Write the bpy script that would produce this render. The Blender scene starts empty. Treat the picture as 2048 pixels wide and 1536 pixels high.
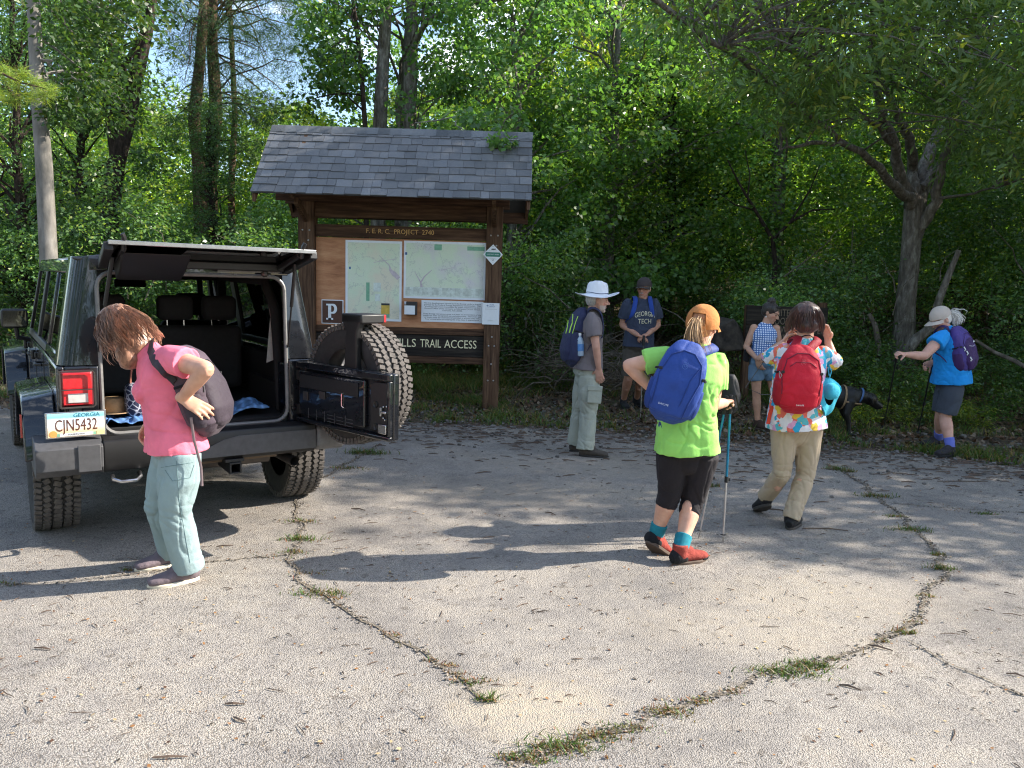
import bpy, bmesh, math, random
import numpy as np
from mathutils import Vector, Matrix, noise
from mathutils.bvhtree import BVHTree

scene = bpy.context.scene
COL = scene.collection
R = math.radians

# ------------------------------------------------------------------ camera, sky, sun
CAM_H, F_PX, PITCH, ROLL = 1.7, 1538.0, R(7.5), R(1.7)
_F = Vector((0, math.cos(PITCH), -math.sin(PITCH)))
_R0 = Vector((1, 0, 0)); _U0 = Vector((0, math.sin(PITCH), math.cos(PITCH)))
_RT = _R0 * math.cos(ROLL) + _U0 * math.sin(ROLL)
_UP = -_R0 * math.sin(ROLL) + _U0 * math.cos(ROLL)
CAMP = Vector((0, 0, CAM_H))
cd = bpy.data.cameras.new('camera'); cam = bpy.data.objects.new('camera', cd); COL.objects.link(cam)
cd.sensor_width = 36; cd.lens = 36 * F_PX / 2048; cd.clip_end = 600; cd.clip_start = 0.05
m = Matrix((( _RT.x, _UP.x, -_F.x, 0), (_RT.y, _UP.y, -_F.y, 0), (_RT.z, _UP.z, -_F.z, CAM_H), (0, 0, 0, 1)))
cam.matrix_world = m
scene.camera = cam

SUN_EL, SUN_AZ = R(33), R(9)          # azimuth measured from +X towards +Y
world = bpy.data.worlds.new('World'); scene.world = world; world.use_nodes = True
nt = world.node_tree; nt.nodes.clear()
wo = nt.nodes.new('ShaderNodeOutputWorld'); bg = nt.nodes.new('ShaderNodeBackground')
sky = nt.nodes.new('ShaderNodeTexSky'); sky.sky_type = 'NISHITA'; sky.sun_disc = False
sky.sun_elevation = SUN_EL; sky.sun_rotation = math.pi / 2 - SUN_AZ
sky.air_density = 1.0; sky.dust_density = 0.6; sky.ozone_density = 1.6
tc = nt.nodes.new('ShaderNodeTexCoord'); mp = nt.nodes.new('ShaderNodeMapping'); mp.inputs['Scale'].default_value = (1, 1, 2.6)
cn = nt.nodes.new('ShaderNodeTexNoise'); cn.inputs['Scale'].default_value = 5.0; cn.inputs['Detail'].default_value = 9; cn.inputs['Roughness'].default_value = 0.6
cr = nt.nodes.new('ShaderNodeValToRGB'); cr.color_ramp.elements[0].position = 0.52; cr.color_ramp.elements[1].position = 0.68
mx = nt.nodes.new('ShaderNodeMix'); mx.data_type = 'RGBA'; mx.inputs['B'].default_value = (8.5, 8.9, 9.6, 1)
nt.links.new(tc.outputs['Generated'], mp.inputs['Vector']); nt.links.new(mp.outputs[0], cn.inputs['Vector'])
nt.links.new(cn.outputs['Fac'], cr.inputs['Fac']); nt.links.new(cr.outputs['Color'], mx.inputs['Factor'])
nt.links.new(sky.outputs['Color'], mx.inputs['A']); nt.links.new(mx.outputs['Result'], bg.inputs['Color'])
bg.inputs['Strength'].default_value = 0.14
nt.links.new(bg.outputs[0], wo.inputs['Surface'])
sl = bpy.data.lights.new('sun', 'SUN'); sl.energy = 5.0; sl.angle = R(0.5); sl.color = (1.0, 0.93, 0.82)
sun = bpy.data.objects.new('sun', sl); COL.objects.link(sun)
SUN = Vector((math.cos(SUN_EL) * math.cos(SUN_AZ), math.cos(SUN_EL) * math.sin(SUN_AZ), math.sin(SUN_EL)))
sun.rotation_euler = SUN.to_track_quat('Z', 'Y').to_euler(); sun.location = SUN * 40
scene.view_settings.view_transform = 'Standard'; scene.view_settings.look = 'None'
scene.view_settings.gamma = 1; scene.view_settings.exposure = 1.28
scene.cycles.use_denoising = True; scene.cycles.filter_width = 1.15
scene.cycles.max_bounces = 7; scene.cycles.diffuse_bounces = 3; scene.cycles.glossy_bounces = 3
scene.cycles.transmission_bounces = 5; scene.cycles.transparent_max_bounces = 6
scene.cycles.caustics_reflective = False; scene.cycles.caustics_refractive = False

# ------------------------------------------------------------------ helpers: placing
def ray(px, py): return _F + _RT * ((px - 1024) / F_PX) + _UP * ((768 - py) / F_PX)
def G(px, py, z=0.0):
    d = ray(px, py); t = (z - CAM_H) / d.z; return CAMP + d * t
def P(px, py, Y):
    d = ray(px, py); return CAMP + d * (Y / d.y)

# ------------------------------------------------------------------ helpers: objects
def tag(o, label=None, cat=None, group=None, kind=None):
    if label: o['label'] = label
    if cat: o['category'] = cat
    if group: o['group'] = group
    if kind: o['kind'] = kind
    return o
def empty(name, loc=(0, 0, 0), rz=0, parent=None):
    o = bpy.data.objects.new(name, None); COL.objects.link(o); o.location = loc; o.rotation_euler = (0, 0, rz)
    o.empty_display_size = 0.1
    if parent: o.parent = parent
    return o
def thing(name, label, cat, loc=(0, 0, 0), rz=0, group=None):
    return tag(empty(name, loc, rz), label, cat, group)
def adopt(o, parent):
    """parent keeps the child's coordinates as world coordinates (parents built without rotation use their location)"""
    o.parent = parent
    o.matrix_parent_inverse = parent_world(parent).inverted()
    return o
def parent_world(p):
    m = Matrix.LocRotScale(p.location, p.rotation_euler, p.scale)
    if p.parent: m = parent_world(p.parent) @ p.matrix_parent_inverse @ m
    return m
def np_mesh(name, V, Fq, mats, parent=None, smooth=False, col=None, world=True, mi=None):
    """V (n,3), Fq (m,k) uniform polygons"""
    V = np.ascontiguousarray(V, dtype=np.float32); Fq = np.ascontiguousarray(Fq, dtype=np.int32)
    me = bpy.data.meshes.new(name); n, k = Fq.shape
    me.vertices.add(len(V)); me.vertices.foreach_set('co', V.ravel())
    me.loops.add(n * k); me.loops.foreach_set('vertex_index', Fq.ravel())
    me.polygons.add(n); me.polygons.foreach_set('loop_start', np.arange(0, n * k, k, dtype=np.int32))
    if mi is not None: me.polygons.foreach_set('material_index', np.ascontiguousarray(mi, dtype=np.int32))
    me.update(calc_edges=True)
    if smooth: me.polygons.foreach_set('use_smooth', np.ones(n, dtype=bool))
    if col is not None:
        a = me.color_attributes.new('Col', 'FLOAT_COLOR', 'POINT'); c = np.ones((len(V), 4), dtype=np.float32)
        c[:, :3] = col if np.ndim(col) == 2 else np.asarray(col)[:, None]; a.data.foreach_set('color', c.ravel())
    for q in (mats if isinstance(mats, (list, tuple)) else [mats]): me.materials.append(q)
    o = bpy.data.objects.new(name, me); COL.objects.link(o)
    if parent:
        if world: adopt(o, parent)
        else: o.parent = parent
    return o

class MB:
    """collects shapes; build() links them as one mesh object"""
    def __init__(s): s.v = []; s.f = []; s.c = []; s.m = []; s.col = 0.5; s.mat = 0; s.T = None
    def add(s, vs, fs):
        b = len(s.v)
        for p in vs:
            p = Vector(p)
            if s.T is not None: p = s.T @ p
            s.v.append(p[:]); s.c.append(s.col)
        for f in fs: s.f.append([b + i for i in f]); s.m.append(s.mat)
        return s
    def box(s, c, size, rot=None):
        x, y, z = size[0] / 2, size[1] / 2, size[2] / 2; c = Vector(c)
        vs = [Vector((i * x, j * y, k * z)) for i in (-1, 1) for j in (-1, 1) for k in (-1, 1)]
        if rot is not None: vs = [rot @ v for v in vs]
        return s.add([c + v for v in vs], [(0, 1, 3, 2), (4, 6, 7, 5), (0, 4, 5, 1), (2, 3, 7, 6), (0, 2, 6, 4), (1, 5, 7, 3)])
    def bb(s, a, b):
        a = Vector(a); b = Vector(b); return s.box((a + b) / 2, [abs(q) for q in (b - a)])
    def bar(s, p0, p1, w, h, up=(0, 0, 1)):
        p0 = Vector(p0); p1 = Vector(p1); d = (p1 - p0); L = d.length; d.normalize(); up = Vector(up)
        sd = d.cross(up); sd = sd.normalized() if sd.length > 1e-4 else Vector((1, 0, 0)); u = sd.cross(d)
        rot = Matrix((sd, d, u)).transposed()
        return s.box((p0 + p1) / 2, (w, L, h), rot)
    def tube(s, pts, rad, seg=8, cap=True, flat=1.0, lat=None):
        pts = [Vector(p) for p in pts]; n = len(pts)
        if not isinstance(rad, (list, tuple)): rad = [rad] * n
        vs = []; prev = Vector(lat) if lat is not None else None
        for i, p in enumerate(pts):
            t = (pts[min(i + 1, n - 1)] - pts[max(i - 1, 0)])
            t = t.normalized() if t.length > 1e-9 else Vector((0, 0, 1))
            a = prev if prev is not None else (Vector((0, 0, 1)) if abs(t.z) < .9 else Vector((1, 0, 0)))
            a = a - t * a.dot(t)
            if a.length < 1e-5: a = t.orthogonal()
            a.normalize(); prev = a if lat is None else Vector(lat); b = t.cross(a)
            for k in range(seg):
                th = 2 * math.pi * k / seg
                vs.append(p + a * (math.cos(th) * rad[i]) + b * (math.sin(th) * rad[i] * flat))
        fs = []
        for i in range(n - 1):
            for k in range(seg):
                a0 = i * seg + k; a1 = i * seg + (k + 1) % seg; fs.append((a0, a1, a1 + seg, a0 + seg))
        if cap: fs.append(tuple(range(seg))[::-1]); fs.append(tuple((n - 1) * seg + k for k in range(seg)))
        return s.add(vs, fs)
    def lathe(s, prof, origin, axis, seg=32, ref=None):
        """prof: (r, h) along axis"""
        axis = Vector(axis).normalized(); a = Vector(ref) if ref is not None else axis.orthogonal(); a = (a - axis * a.dot(axis)).normalized(); b = axis.cross(a); o = Vector(origin)
        vs = []; fs = []; n = len(prof)
        for k in range(seg):
            th = 2 * math.pi * k / seg; d = a * math.cos(th) + b * math.sin(th)
            for r, h in prof: vs.append(o + d * r + axis * h)
        for k in range(seg):
            k2 = (k + 1) % seg
            for i in range(n - 1): fs.append((k * n + i, k2 * n + i, k2 * n + i + 1, k * n + i + 1))
        return s.add(vs, fs)
    def prism(s, poly, fn, t0, t1):
        """poly list of 2d; fn(a,b,t) -> 3d ; extruded from t0 to t1"""
        n = len(poly); vs = [fn(a, b, t0) for a, b in poly] + [fn(a, b, t1) for a, b in poly]
        fs = [tuple(range(n))[::-1], tuple(range(n, 2 * n))] + [(i, (i + 1) % n, n + (i + 1) % n, n + i) for i in range(n)]
        return s.add(vs, fs)
    def ball(s, c, r, seg=12, rings=8, axes=None):
        c = Vector(c); r = (r, r, r) if not isinstance(r, (tuple, list)) else r
        ax = axes or (Vector((1, 0, 0)), Vector((0, 1, 0)), Vector((0, 0, 1)))
        vs = [c + ax[2] * r[2]]
        for i in range(1, rings):
            ph = math.pi * i / rings
            for k in range(seg):
                th = 2 * math.pi * k / seg
                vs.append(c + ax[0] * (r[0] * math.sin(ph) * math.cos(th)) + ax[1] * (r[1] * math.sin(ph) * math.sin(th)) + ax[2] * (r[2] * math.cos(ph)))
        vs.append(c - ax[2] * r[2]); fs = []
        for k in range(seg): fs.append((0, 1 + k, 1 + (k + 1) % seg))
        for i in range(rings - 2):
            for k in range(seg):
                a = 1 + i * seg + k; b = 1 + i * seg + (k + 1) % seg; fs.append((a, a + seg, b + seg, b))
        L = len(vs) - 1; o = 1 + (rings - 2) * seg
        for k in range(seg): fs.append((L, o + (k + 1) % seg, o + k))
        return s.add(vs, fs)
    def mesh(s, name='tmp'):
        me = bpy.data.meshes.new(name); me.from_pydata(s.v, [], s.f); me.update(); return me
    def build(s, name, mats, parent=None, smooth=False, bevel=0, bseg=2, local=False, fix=True):
        me = s.mesh(name)
        for q in (mats if isinstance(mats, (list, tuple)) else [mats]): me.materials.append(q)
        me.polygons.foreach_set('material_index', np.array(s.m, dtype=np.int32))
        if fix:
            bm = bmesh.new(); bm.from_mesh(me); bmesh.ops.recalc_face_normals(bm, faces=bm.faces); bm.to_mesh(me); bm.free()
        a = me.color_attributes.new('Col', 'FLOAT_COLOR', 'POINT'); c = np.ones((len(s.v), 4), dtype=np.float32)
        cc = np.array([(q, q, q) if not isinstance(q, (tuple, list)) else q[:3] for q in s.c], dtype=np.float32).reshape(-1, 3); c[:, :3] = cc; a.data.foreach_set('color', c.ravel())
        o = bpy.data.objects.new(name, me); COL.objects.link(o)
        if smooth: smooth_by_angle(me, 40 if smooth is True else smooth)
        if bevel:
            b = o.modifiers.new('bevel', 'BEVEL'); b.width = bevel; b.segments = bseg; b.limit_method = 'ANGLE'; b.angle_limit = R(40); b.harden_normals = False
            me.polygons.foreach_set('use_smooth', np.ones(len(me.polygons), dtype=bool))
            smooth_by_angle(me, 50)
        if parent:
            if local: o.parent = parent
            else: adopt(o, parent)
        return o
def smooth_by_angle(me, deg):
    me.polygons.foreach_set('use_smooth', np.ones(len(me.polygons), dtype=bool))
    bm = bmesh.new(); bm.from_mesh(me); lim = R(deg)
    for e in bm.edges:
        if len(e.link_faces) == 2 and e.link_faces[0].normal.length > 0 and e.link_faces[1].normal.length > 0:
            e.smooth = e.link_faces[0].normal.angle(e.link_faces[1].normal, 0) < lim
        else: e.smooth = False
    bm.to_mesh(me); bm.free()

# ------------------------------------------------------------------ helpers: materials
class NT:
    def __init__(s, name):
        s.m = bpy.data.materials.new(name); s.m.use_nodes = True; s.t = s.m.node_tree; s.t.nodes.clear()
        s.out = s.t.nodes.new('ShaderNodeOutputMaterial'); s.bs = s.t.nodes.new('ShaderNodeBsdfPrincipled'); s.t.links.new(s.bs.outputs[0], s.out.inputs['Surface'])
    def n(s, typ, **kw):
        x = s.t.nodes.new('ShaderNode' + typ)
        for k, v in kw.items():
            if k in x.inputs.keys() if isinstance(k, str) else False: x.inputs[k].default_value = v
            else: setattr(x, k, v)
        return x
    def l(s, a, b): s.t.links.new(a, b)
    def coord(s, kind='Object', scale=None):
        c = s.n('TexCoord').outputs[kind]
        if scale is not None:
            mp = s.n('Mapping'); mp.inputs['Scale'].default_value = scale if isinstance(scale, (tuple, list)) else (scale,) * 3; s.l(c, mp.inputs[0]); return mp.outputs[0]
        return c
    def noise(s, v, scale, detail=4, rough=.55):
        x = s.n('TexNoise'); x.inputs['Scale'].default_value = scale; x.inputs['Detail'].default_value = detail; x.inputs['Roughness'].default_value = rough
        if v is not None: s.l(v, x.inputs['Vector'])
        return x.outputs['Fac']
    def voro(s, v, scale, feature='F1', out='Distance'):
        x = s.n('TexVoronoi'); x.feature = feature; x.inputs['Scale'].default_value = scale; s.l(v, x.inputs['Vector']); return x.outputs[out]
    def ramp(s, f, stops, interp='LINEAR'):
        x = s.n('ValToRGB'); r = x.color_ramp; r.interpolation = interp
        while len(r.elements) < len(stops): r.elements.new(0.5)
        for e, (p, c) in zip(r.elements, stops): e.position = p; e.color = (*c, 1) if len(c) == 3 else c
        s.l(f, x.inputs['Fac']); return x.outputs['Color']
    def mix(s, f, a, b, mode='MIX'):
        x = s.n('Mix'); x.data_type = 'RGBA'; x.blend_type = mode
        for inp, v in (('Factor', f), ('A', a), ('B', b)):
            if isinstance(v, (int, float)): x.inputs[inp].default_value = v
            elif isinstance(v, (tuple, list)): x.inputs[inp].default_value = (*v[:3], 1)
            else: s.l(v, x.inputs[inp])
        return x.outputs['Result']
    def math(s, op, a, b=None, clamp=False):
        x = s.n('Math'); x.operation = op; x.use_clamp = clamp
        for i, v in enumerate((a, b)):
            if v is None: continue
            if isinstance(v, (int, float)): x.inputs[i].default_value = v
            else: s.l(v, x.inputs[i])
        return x.outputs[0]
    def col(s, v):
        if isinstance(v, (tuple, list)): s.bs.inputs['Base Color'].default_value = (*v[:3], 1)
        else: s.l(v, s.bs.inputs['Base Color'])
        return s
    def set(s, **kw):
        for k, v in kw.items():
            k = k.replace('_', ' ')
            if isinstance(v, (int, float, tuple)): s.bs.inputs[k].default_value = v
            else: s.l(v, s.bs.inputs[k])
        return s
    def bump(s, h, strength=.3, dist=.01):
        b = s.n('Bump'); b.inputs['Strength'].default_value = strength; b.inputs['Distance'].default_value = dist; s.l(h, b.inputs['Height']); s.l(b.outputs[0], s.bs.inputs['Normal']); return s
    def attr(s): 
        x = s.n('Attribute'); x.attribute_name = 'Col'; return x.outputs['Color']
def hexc(r, g, b):
    f = lambda c: (c / 255 / 12.92) if c / 255 <= .04045 else ((c / 255 + .055) / 1.055) ** 2.4
    return (f(r), f(g), f(b))
def simple(name, col, rough=.6, metal=0, var=.15, nscale=30, bump=0, bscale=200, spec=.5, coat=0):
    t = NT(name); v = t.coord()
    c2 = tuple(max(0, q * (1 - var)) for q in col); c3 = tuple(min(1, q * (1 + var)) for q in col)
    t.col(t.ramp(t.noise(v, nscale), [(.3, c2), (.7, c3)])); t.set(Roughness=rough, Metallic=metal)
    t.bs.inputs['Specular IOR Level'].default_value = spec
    if coat: t.bs.inputs['Coat Weight'].default_value = coat; t.bs.inputs['Coat Roughness'].default_value = .03
    if bump: t.bump(t.noise(v, bscale, 3), bump, .002)
    return t.m
def cloth(name, col, weave=900, var=.12, rough=.85, bump=.3, sheen=.04, attr=False):
    t = NT(name); v = t.coord()
    f = t.noise(v, 9, 5); t.bs.inputs['Sheen Roughness'].default_value = .6; c = t.ramp(f, [(.3, tuple(q * (1 - var) for q in col)), (.7, tuple(min(1, q * (1 + var)) for q in col))])
    if attr: c = t.mix(1.0, c, t.attr(), 'MULTIPLY')
    t.col(c); t.set(Roughness=rough); t.bs.inputs['Sheen Weight'].default_value = sheen; t.bs.inputs['Specular IOR Level'].default_value = .2
    h = t.math('ADD', t.math('MULTIPLY', t.noise(v, 22, 4), 1.6), t.math('MULTIPLY', t.noise(v, weave, 2), .25))
    t.bump(h, bump, .012); return t.m
def text_mesh(body, size=.1, align='CENTER', extrude=0.0, space=1.0, shear=0.0, line=1.0):
    cu = bpy.data.curves.new('txt', 'FONT'); cu.body = body; cu.size = size; cu.align_x = align; cu.align_y = 'CENTER'; cu.extrude = extrude; cu.space_character = space; cu.shear = shear; cu.space_line = line
    cu.resolution_u = 3
    o = bpy.data.objects.new('txt', cu); COL.objects.link(o); bpy.context.view_layer.update()
    me = bpy.data.meshes.new_from_object(o.evaluated_get(bpy.context.evaluated_depsgraph_get()))
    bpy.data.objects.remove(o); return me
def text(body, name, size, mat, M, parent=None, width=None, weight=0, wrapto=None, **kw):
    """M: 4x4 placing text (x right, y up, z towards the reader)"""
    me = text_mesh(body, size, **kw); me.name = name
    if width:
        xs = [v.co.x for v in me.vertices]; w = max(xs) - min(xs); me.transform(Matrix.Diagonal((width / w, 1, 1, 1)))
    me.transform(M)
    if wrapto is not None:
        n = (M.to_3x3() @ Vector((0, 0, 1))).normalized()
        bm = bmesh.new(); bm.from_mesh(me); bmesh.ops.triangulate(bm, faces=bm.faces)
        for _ in range(2):
            bmesh.ops.subdivide_edges(bm, edges=[e for e in bm.edges if e.calc_length() > .015], cuts=1)
        for v in bm.verts:
            hit = wrapto.ray_cast(v.co + n * .3, -n)
            if hit[0] is not None: v.co = hit[0] + n * .004
        bm.to_mesh(me); bm.free()
    me.materials.clear(); me.materials.append(mat)
    o = bpy.data.objects.new(name, me); COL.objects.link(o)
    if parent: adopt(o, parent)
    return o
def frame_m(o, x, y, z=None):
    x = Vector(x).normalized(); y = Vector(y).normalized(); z = Vector(z).normalized() if z is not None else x.cross(y).normalized()
    return Matrix(((x.x, y.x, z.x, o[0]), (x.y, y.y, z.y, o[1]), (x.z, y.z, z.z, o[2]), (0, 0, 0, 1)))
# ------------------------------------------------------------------ ground, car park
rng = np.random.default_rng(7); random.seed(7)
EDGE = [(-30, 9.6), (-8, 9.5), (-3, 9.35), (-1.17, 9.27), (0, 9.13), (1.0, 9.05), (1.8, 8.7), (3.0, 8.45), (4.2, 8.35), (5.2, 7.75), (6.5, 7.2), (9, 6.2), (14, 5.0), (30, 3.0)]
def edge_y(x):
    for (a, b), (c, d) in zip(EDGE, EDGE[1:]):
        if a <= x <= c: return b + (d - b) * (x - a) / (c - a)
    return 9.5
def terrain_h(x, y):
    e = 10.9 if x < 2 else 10.9 - min(2.2, (x - 2) * .35)
    d = max(0.0, y - e); s = .08 + .13 / (1 + math.exp(-(x - 3) / 2.5))
    h = s * (d - 1.2 * (1 - math.exp(-d / 1.2)))
    if d > 22: h = h + (d - 22) * .04
    n = noise.noise(Vector((x * .35, y * .35, 0))) * .12 * min(1, d) + noise.noise(Vector((x * 1.7, y * 1.7, 3))) * .035 * min(1, max(0, y - edge_y(x) - .15))
    return h + n - .012
def grid(name, xs, ys, fn, mat):
    V = np.array([fn(x, y) for y in ys for x in xs]); nx = len(xs); ny = len(ys)
    i = np.arange((nx - 1) * (ny - 1)); r = i // (nx - 1); c = i % (nx - 1); a = r * nx + c
    return np_mesh(name, V, np.stack([a, a + 1, a + nx + 1, a + nx], 1), mat, smooth=True)
# forest floor
t = NT('forest_floor'); v = t.coord()
c = t.ramp(t.voro(v, 26, out='Color'), [(.1, (.045, .030, .018)), (.35, (.10, .065, .040)), (.6, (.17, .115, .075)), (.85, (.055, .045, .030)), (1, (.24, .17, .12))])
g = t.ramp(t.noise(v, 1.3, 6), [(.42, (0, 0, 0)), (.58, (1, 1, 1))])
c = t.mix(t.math('MULTIPLY', g, .55), c, (.050, .062, .022)); t.col(c); t.set(Roughness=.9)
t.bump(t.math('ADD', t.noise(v, 35, 6), t.voro(v, 26)), .8, .03); M_FLOOR = t.m
xs = np.concatenate([np.linspace(-70, -14, 12), np.linspace(-13, 14, 110), np.linspace(15, 70, 12)])
ys = np.concatenate([np.linspace(-20, 4, 6), np.linspace(4.6, 20, 90), np.linspace(20.5, 120, 40)])
tag(grid('ground', xs, ys, lambda x, y: (x, y, terrain_h(x, y)), M_FLOOR), kind='structure')
# asphalt
t = NT('weathered_asphalt'); v = t.coord()
w = t.n('TexNoise'); w.inputs['Scale'].default_value = 60; w.inputs['Detail'].default_value = 2; t.l(v, w.inputs['Vector'])
vv = t.n('VectorMath'); vv.operation = 'MULTIPLY_ADD'; t.l(w.outputs['Color'], vv.inputs[0]); vv.inputs[1].default_value = (.012, .012, 0); t.l(v, vv.inputs[2]); v2 = vv.outputs[0]
d1 = t.voro(v2, 160); stone = t.voro(v2, 160, out='Color')
base = t.ramp(t.math('MULTIPLY', stone, 1.0), [(0, (.24, .22, .198)), (.25, (.31, .283, .253)), (.7, (.375, .34, .30)), (1, (.46, .42, .37))])
gap = t.ramp(d1, [(.42, (1, 1, 1)), (.75, (.50, .48, .46))])
c = t.mix(1.0, base, gap, 'MULTIPLY')
blot = t.ramp(t.noise(v, .9, 7, .62), [(.30, (.62, .63, .66)), (.45, (.86, .86, .87)), (.55, (1, 1, 1)), (.70, (1.10, 1.06, 1.0))])
c = t.mix(1.0, c, blot, 'MULTIPLY'); c = t.mix(1.0, c, t.ramp(t.noise(v, 6.5, 8, .72), [(.34, (.80, .80, .82)), (.5, (1, 1, 1)), (.66, (1.09, 1.07, 1.03))]), 'MULTIPLY'); c = t.mix(1.0, c, t.ramp(t.voro(v2, 31, out='Color'), [(.06, (.72, .70, .68)), (.16, (1, 1, 1)), (.93, (1, 1, 1)), (.99, (1.35, 1.32, 1.28))]), 'MULTIPLY')
# sandy patch and fainter tan ellipses over the stones
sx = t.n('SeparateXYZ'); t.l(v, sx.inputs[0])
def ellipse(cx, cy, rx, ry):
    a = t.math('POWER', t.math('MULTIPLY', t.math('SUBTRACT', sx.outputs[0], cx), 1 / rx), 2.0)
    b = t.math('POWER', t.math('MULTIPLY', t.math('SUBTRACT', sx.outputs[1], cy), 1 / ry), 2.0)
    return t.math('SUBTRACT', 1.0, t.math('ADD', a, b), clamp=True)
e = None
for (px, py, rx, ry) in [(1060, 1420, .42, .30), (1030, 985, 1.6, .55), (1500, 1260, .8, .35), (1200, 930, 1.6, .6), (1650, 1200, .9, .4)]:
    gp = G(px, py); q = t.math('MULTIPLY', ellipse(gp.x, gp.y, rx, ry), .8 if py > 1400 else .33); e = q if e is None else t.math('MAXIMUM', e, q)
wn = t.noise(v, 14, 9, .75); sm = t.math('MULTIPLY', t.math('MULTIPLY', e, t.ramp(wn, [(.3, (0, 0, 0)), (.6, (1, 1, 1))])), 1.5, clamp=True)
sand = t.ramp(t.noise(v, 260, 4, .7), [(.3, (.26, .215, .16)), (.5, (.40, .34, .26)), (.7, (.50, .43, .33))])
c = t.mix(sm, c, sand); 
edge = t.math('MULTIPLY', t.math('SUBTRACT', sx.outputs[1], 6.6), .42, clamp=True)
dirt = t.math('MULTIPLY', edge, t.ramp(t.noise(v, 2.2, 8, .65), [(.40, (0, 0, 0)), (.62, (1, 1, 1))]))
c = t.mix(t.math('MULTIPLY', dirt, .75), c, (.14, .115, .095))
t.col(c); t.set(Roughness=.88); t.bs.inputs['Specular IOR Level'].default_value = .3
hh = t.math('ADD', t.math('MULTIPLY', d1, -1.0), t.math('MULTIPLY', t.noise(v, 350, 2), .3))
t.bump(hh, .75, .006); M_ASPH = t.m
xs = np.linspace(-16, 16, 330); V = []; 
ks = np.concatenate([np.linspace(-12, 2, 8), np.linspace(2.4, 6.2, 20), [1e9]])
rows = list(np.linspace(0, 1, 40))
for rfrac in rows:
    for x in xs:
        ey = edge_y(x) + noise.noise(Vector((x * 1.6, 0, 5))) * .22 + noise.noise(Vector((x * 6, 0, 9))) * .09
        y = -10 + (ey + 10) * (rfrac ** .6); V.append((x, y, (0.006 if rfrac < 1 else -.02) + noise.noise(Vector((x * .4, y * .4, 0))) * .006))
nx = len(xs); ny = len(rows); i = np.arange((nx - 1) * (ny - 1)); a = (i // (nx - 1)) * nx + i % (nx - 1)
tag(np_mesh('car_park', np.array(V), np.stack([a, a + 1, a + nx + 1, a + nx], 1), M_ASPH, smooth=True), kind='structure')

# cracks (px polylines on the ground) with weeds growing in them
CR = [[(590, 1000), (602, 1045), (606, 1080), (585, 1110), (580, 1130), (600, 1165), (640, 1190), (700, 1225), (760, 1258), (800, 1285), (860, 1320), (920, 1358), (975, 1400)],
      [(1010, 1560), (1060, 1525), (1130, 1495), (1200, 1475), (1290, 1445), (1340, 1425), (1400, 1405), (1470, 1378), (1540, 1350), (1600, 1338), (1660, 1322), (1720, 1298), (1780, 1280), (1830, 1250), (1845, 1210), (1850, 1190), (1895, 1150), (1875, 1110), (1830, 1065), (1800, 1030), (1760, 1000), (1720, 965), (1680, 940), (1655, 930)],
      [(1815, 1285), (1880, 1320), (1940, 1348), (2000, 1375), (2070, 1400)],
      [(580, 1112), (500, 1118), (400, 1128), (300, 1148), (150, 1165), (0, 1175)],
      [(600, 985), (650, 955), (700, 925), (740, 905), (762, 890)], [(1790, 1010), (1880, 1018), (1960, 1022), (2060, 1030)]]
t = NT('crack_fill'); v = t.coord(); t.col(t.ramp(t.noise(v, 90, 4), [(.32, (.045, .038, .03)), (.5, (.14, .115, .085)), (.7, (.32, .265, .20))])); t.set(Roughness=.95); t.bump(t.noise(v, 140), .8, .01); M_CRACK = t.m
mb = MB(); crack_pts = []
for ci, line in enumerate(CR):
    pts = [G(*p) for p in line]; dense = []
    for a, b in zip(pts, pts[1:]):
        k = max(2, int((b - a).length / .035))
        for j in range(k): dense.append(a.lerp(b, j / k))
    dense.append(pts[-1]); L = []; Rr = []
    for j, p in enumerate(dense):
        tn = (dense[min(j + 1, len(dense) - 1)] - dense[max(j - 1, 0)]).normalized(); sd = Vector((-tn.y, tn.x, 0))
        o = noise.noise(p * 5) * .045; w = (.006, .008, .003, .003, .006, .002)[ci] * (1 + 1.1 * abs(noise.noise(p * 11 + Vector((7, 0, 0)))) * 1.8)
        c0 = p + sd * o; L.append(c0 + sd * w + Vector((0, 0, .0125))); Rr.append(c0 - sd * w + Vector((0, 0, .0125))); crack_pts.append((c0, ci))
    n = len(L); mb.add(L + Rr, [(j, j + 1, n + j + 1, n + j) for j in range(n - 1)])
tag(mb.build('pavement_cracks', M_CRACK), kind='structure')

mbc = MB(); random.seed(17)
for c0, ci in crack_pts:
    for k in range((5, 6, 2, 2, 4, 1)[ci]):
        r = random.uniform(.0015, .006); sg = random.gauss(0, .022 if ci < 2 else .012); mbc.col = random.choice((.25, .4, .7, .9)); mbc.box((c0.x + random.gauss(0, .02), c0.y + sg, .012 + r * .3), (r * 2, r * 1.5, r * 1.2), Matrix.Rotation(random.uniform(0, 6), 3, 'Z'))
t = NT('crumbled_asphalt'); t.col(t.mix(1.0, (.36, .31, .26), t.attr(), 'MULTIPLY')); t.set(Roughness=.9)
tag(mbc.build('crack_crumbs', t.m, fix=False), kind='stuff')

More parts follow.
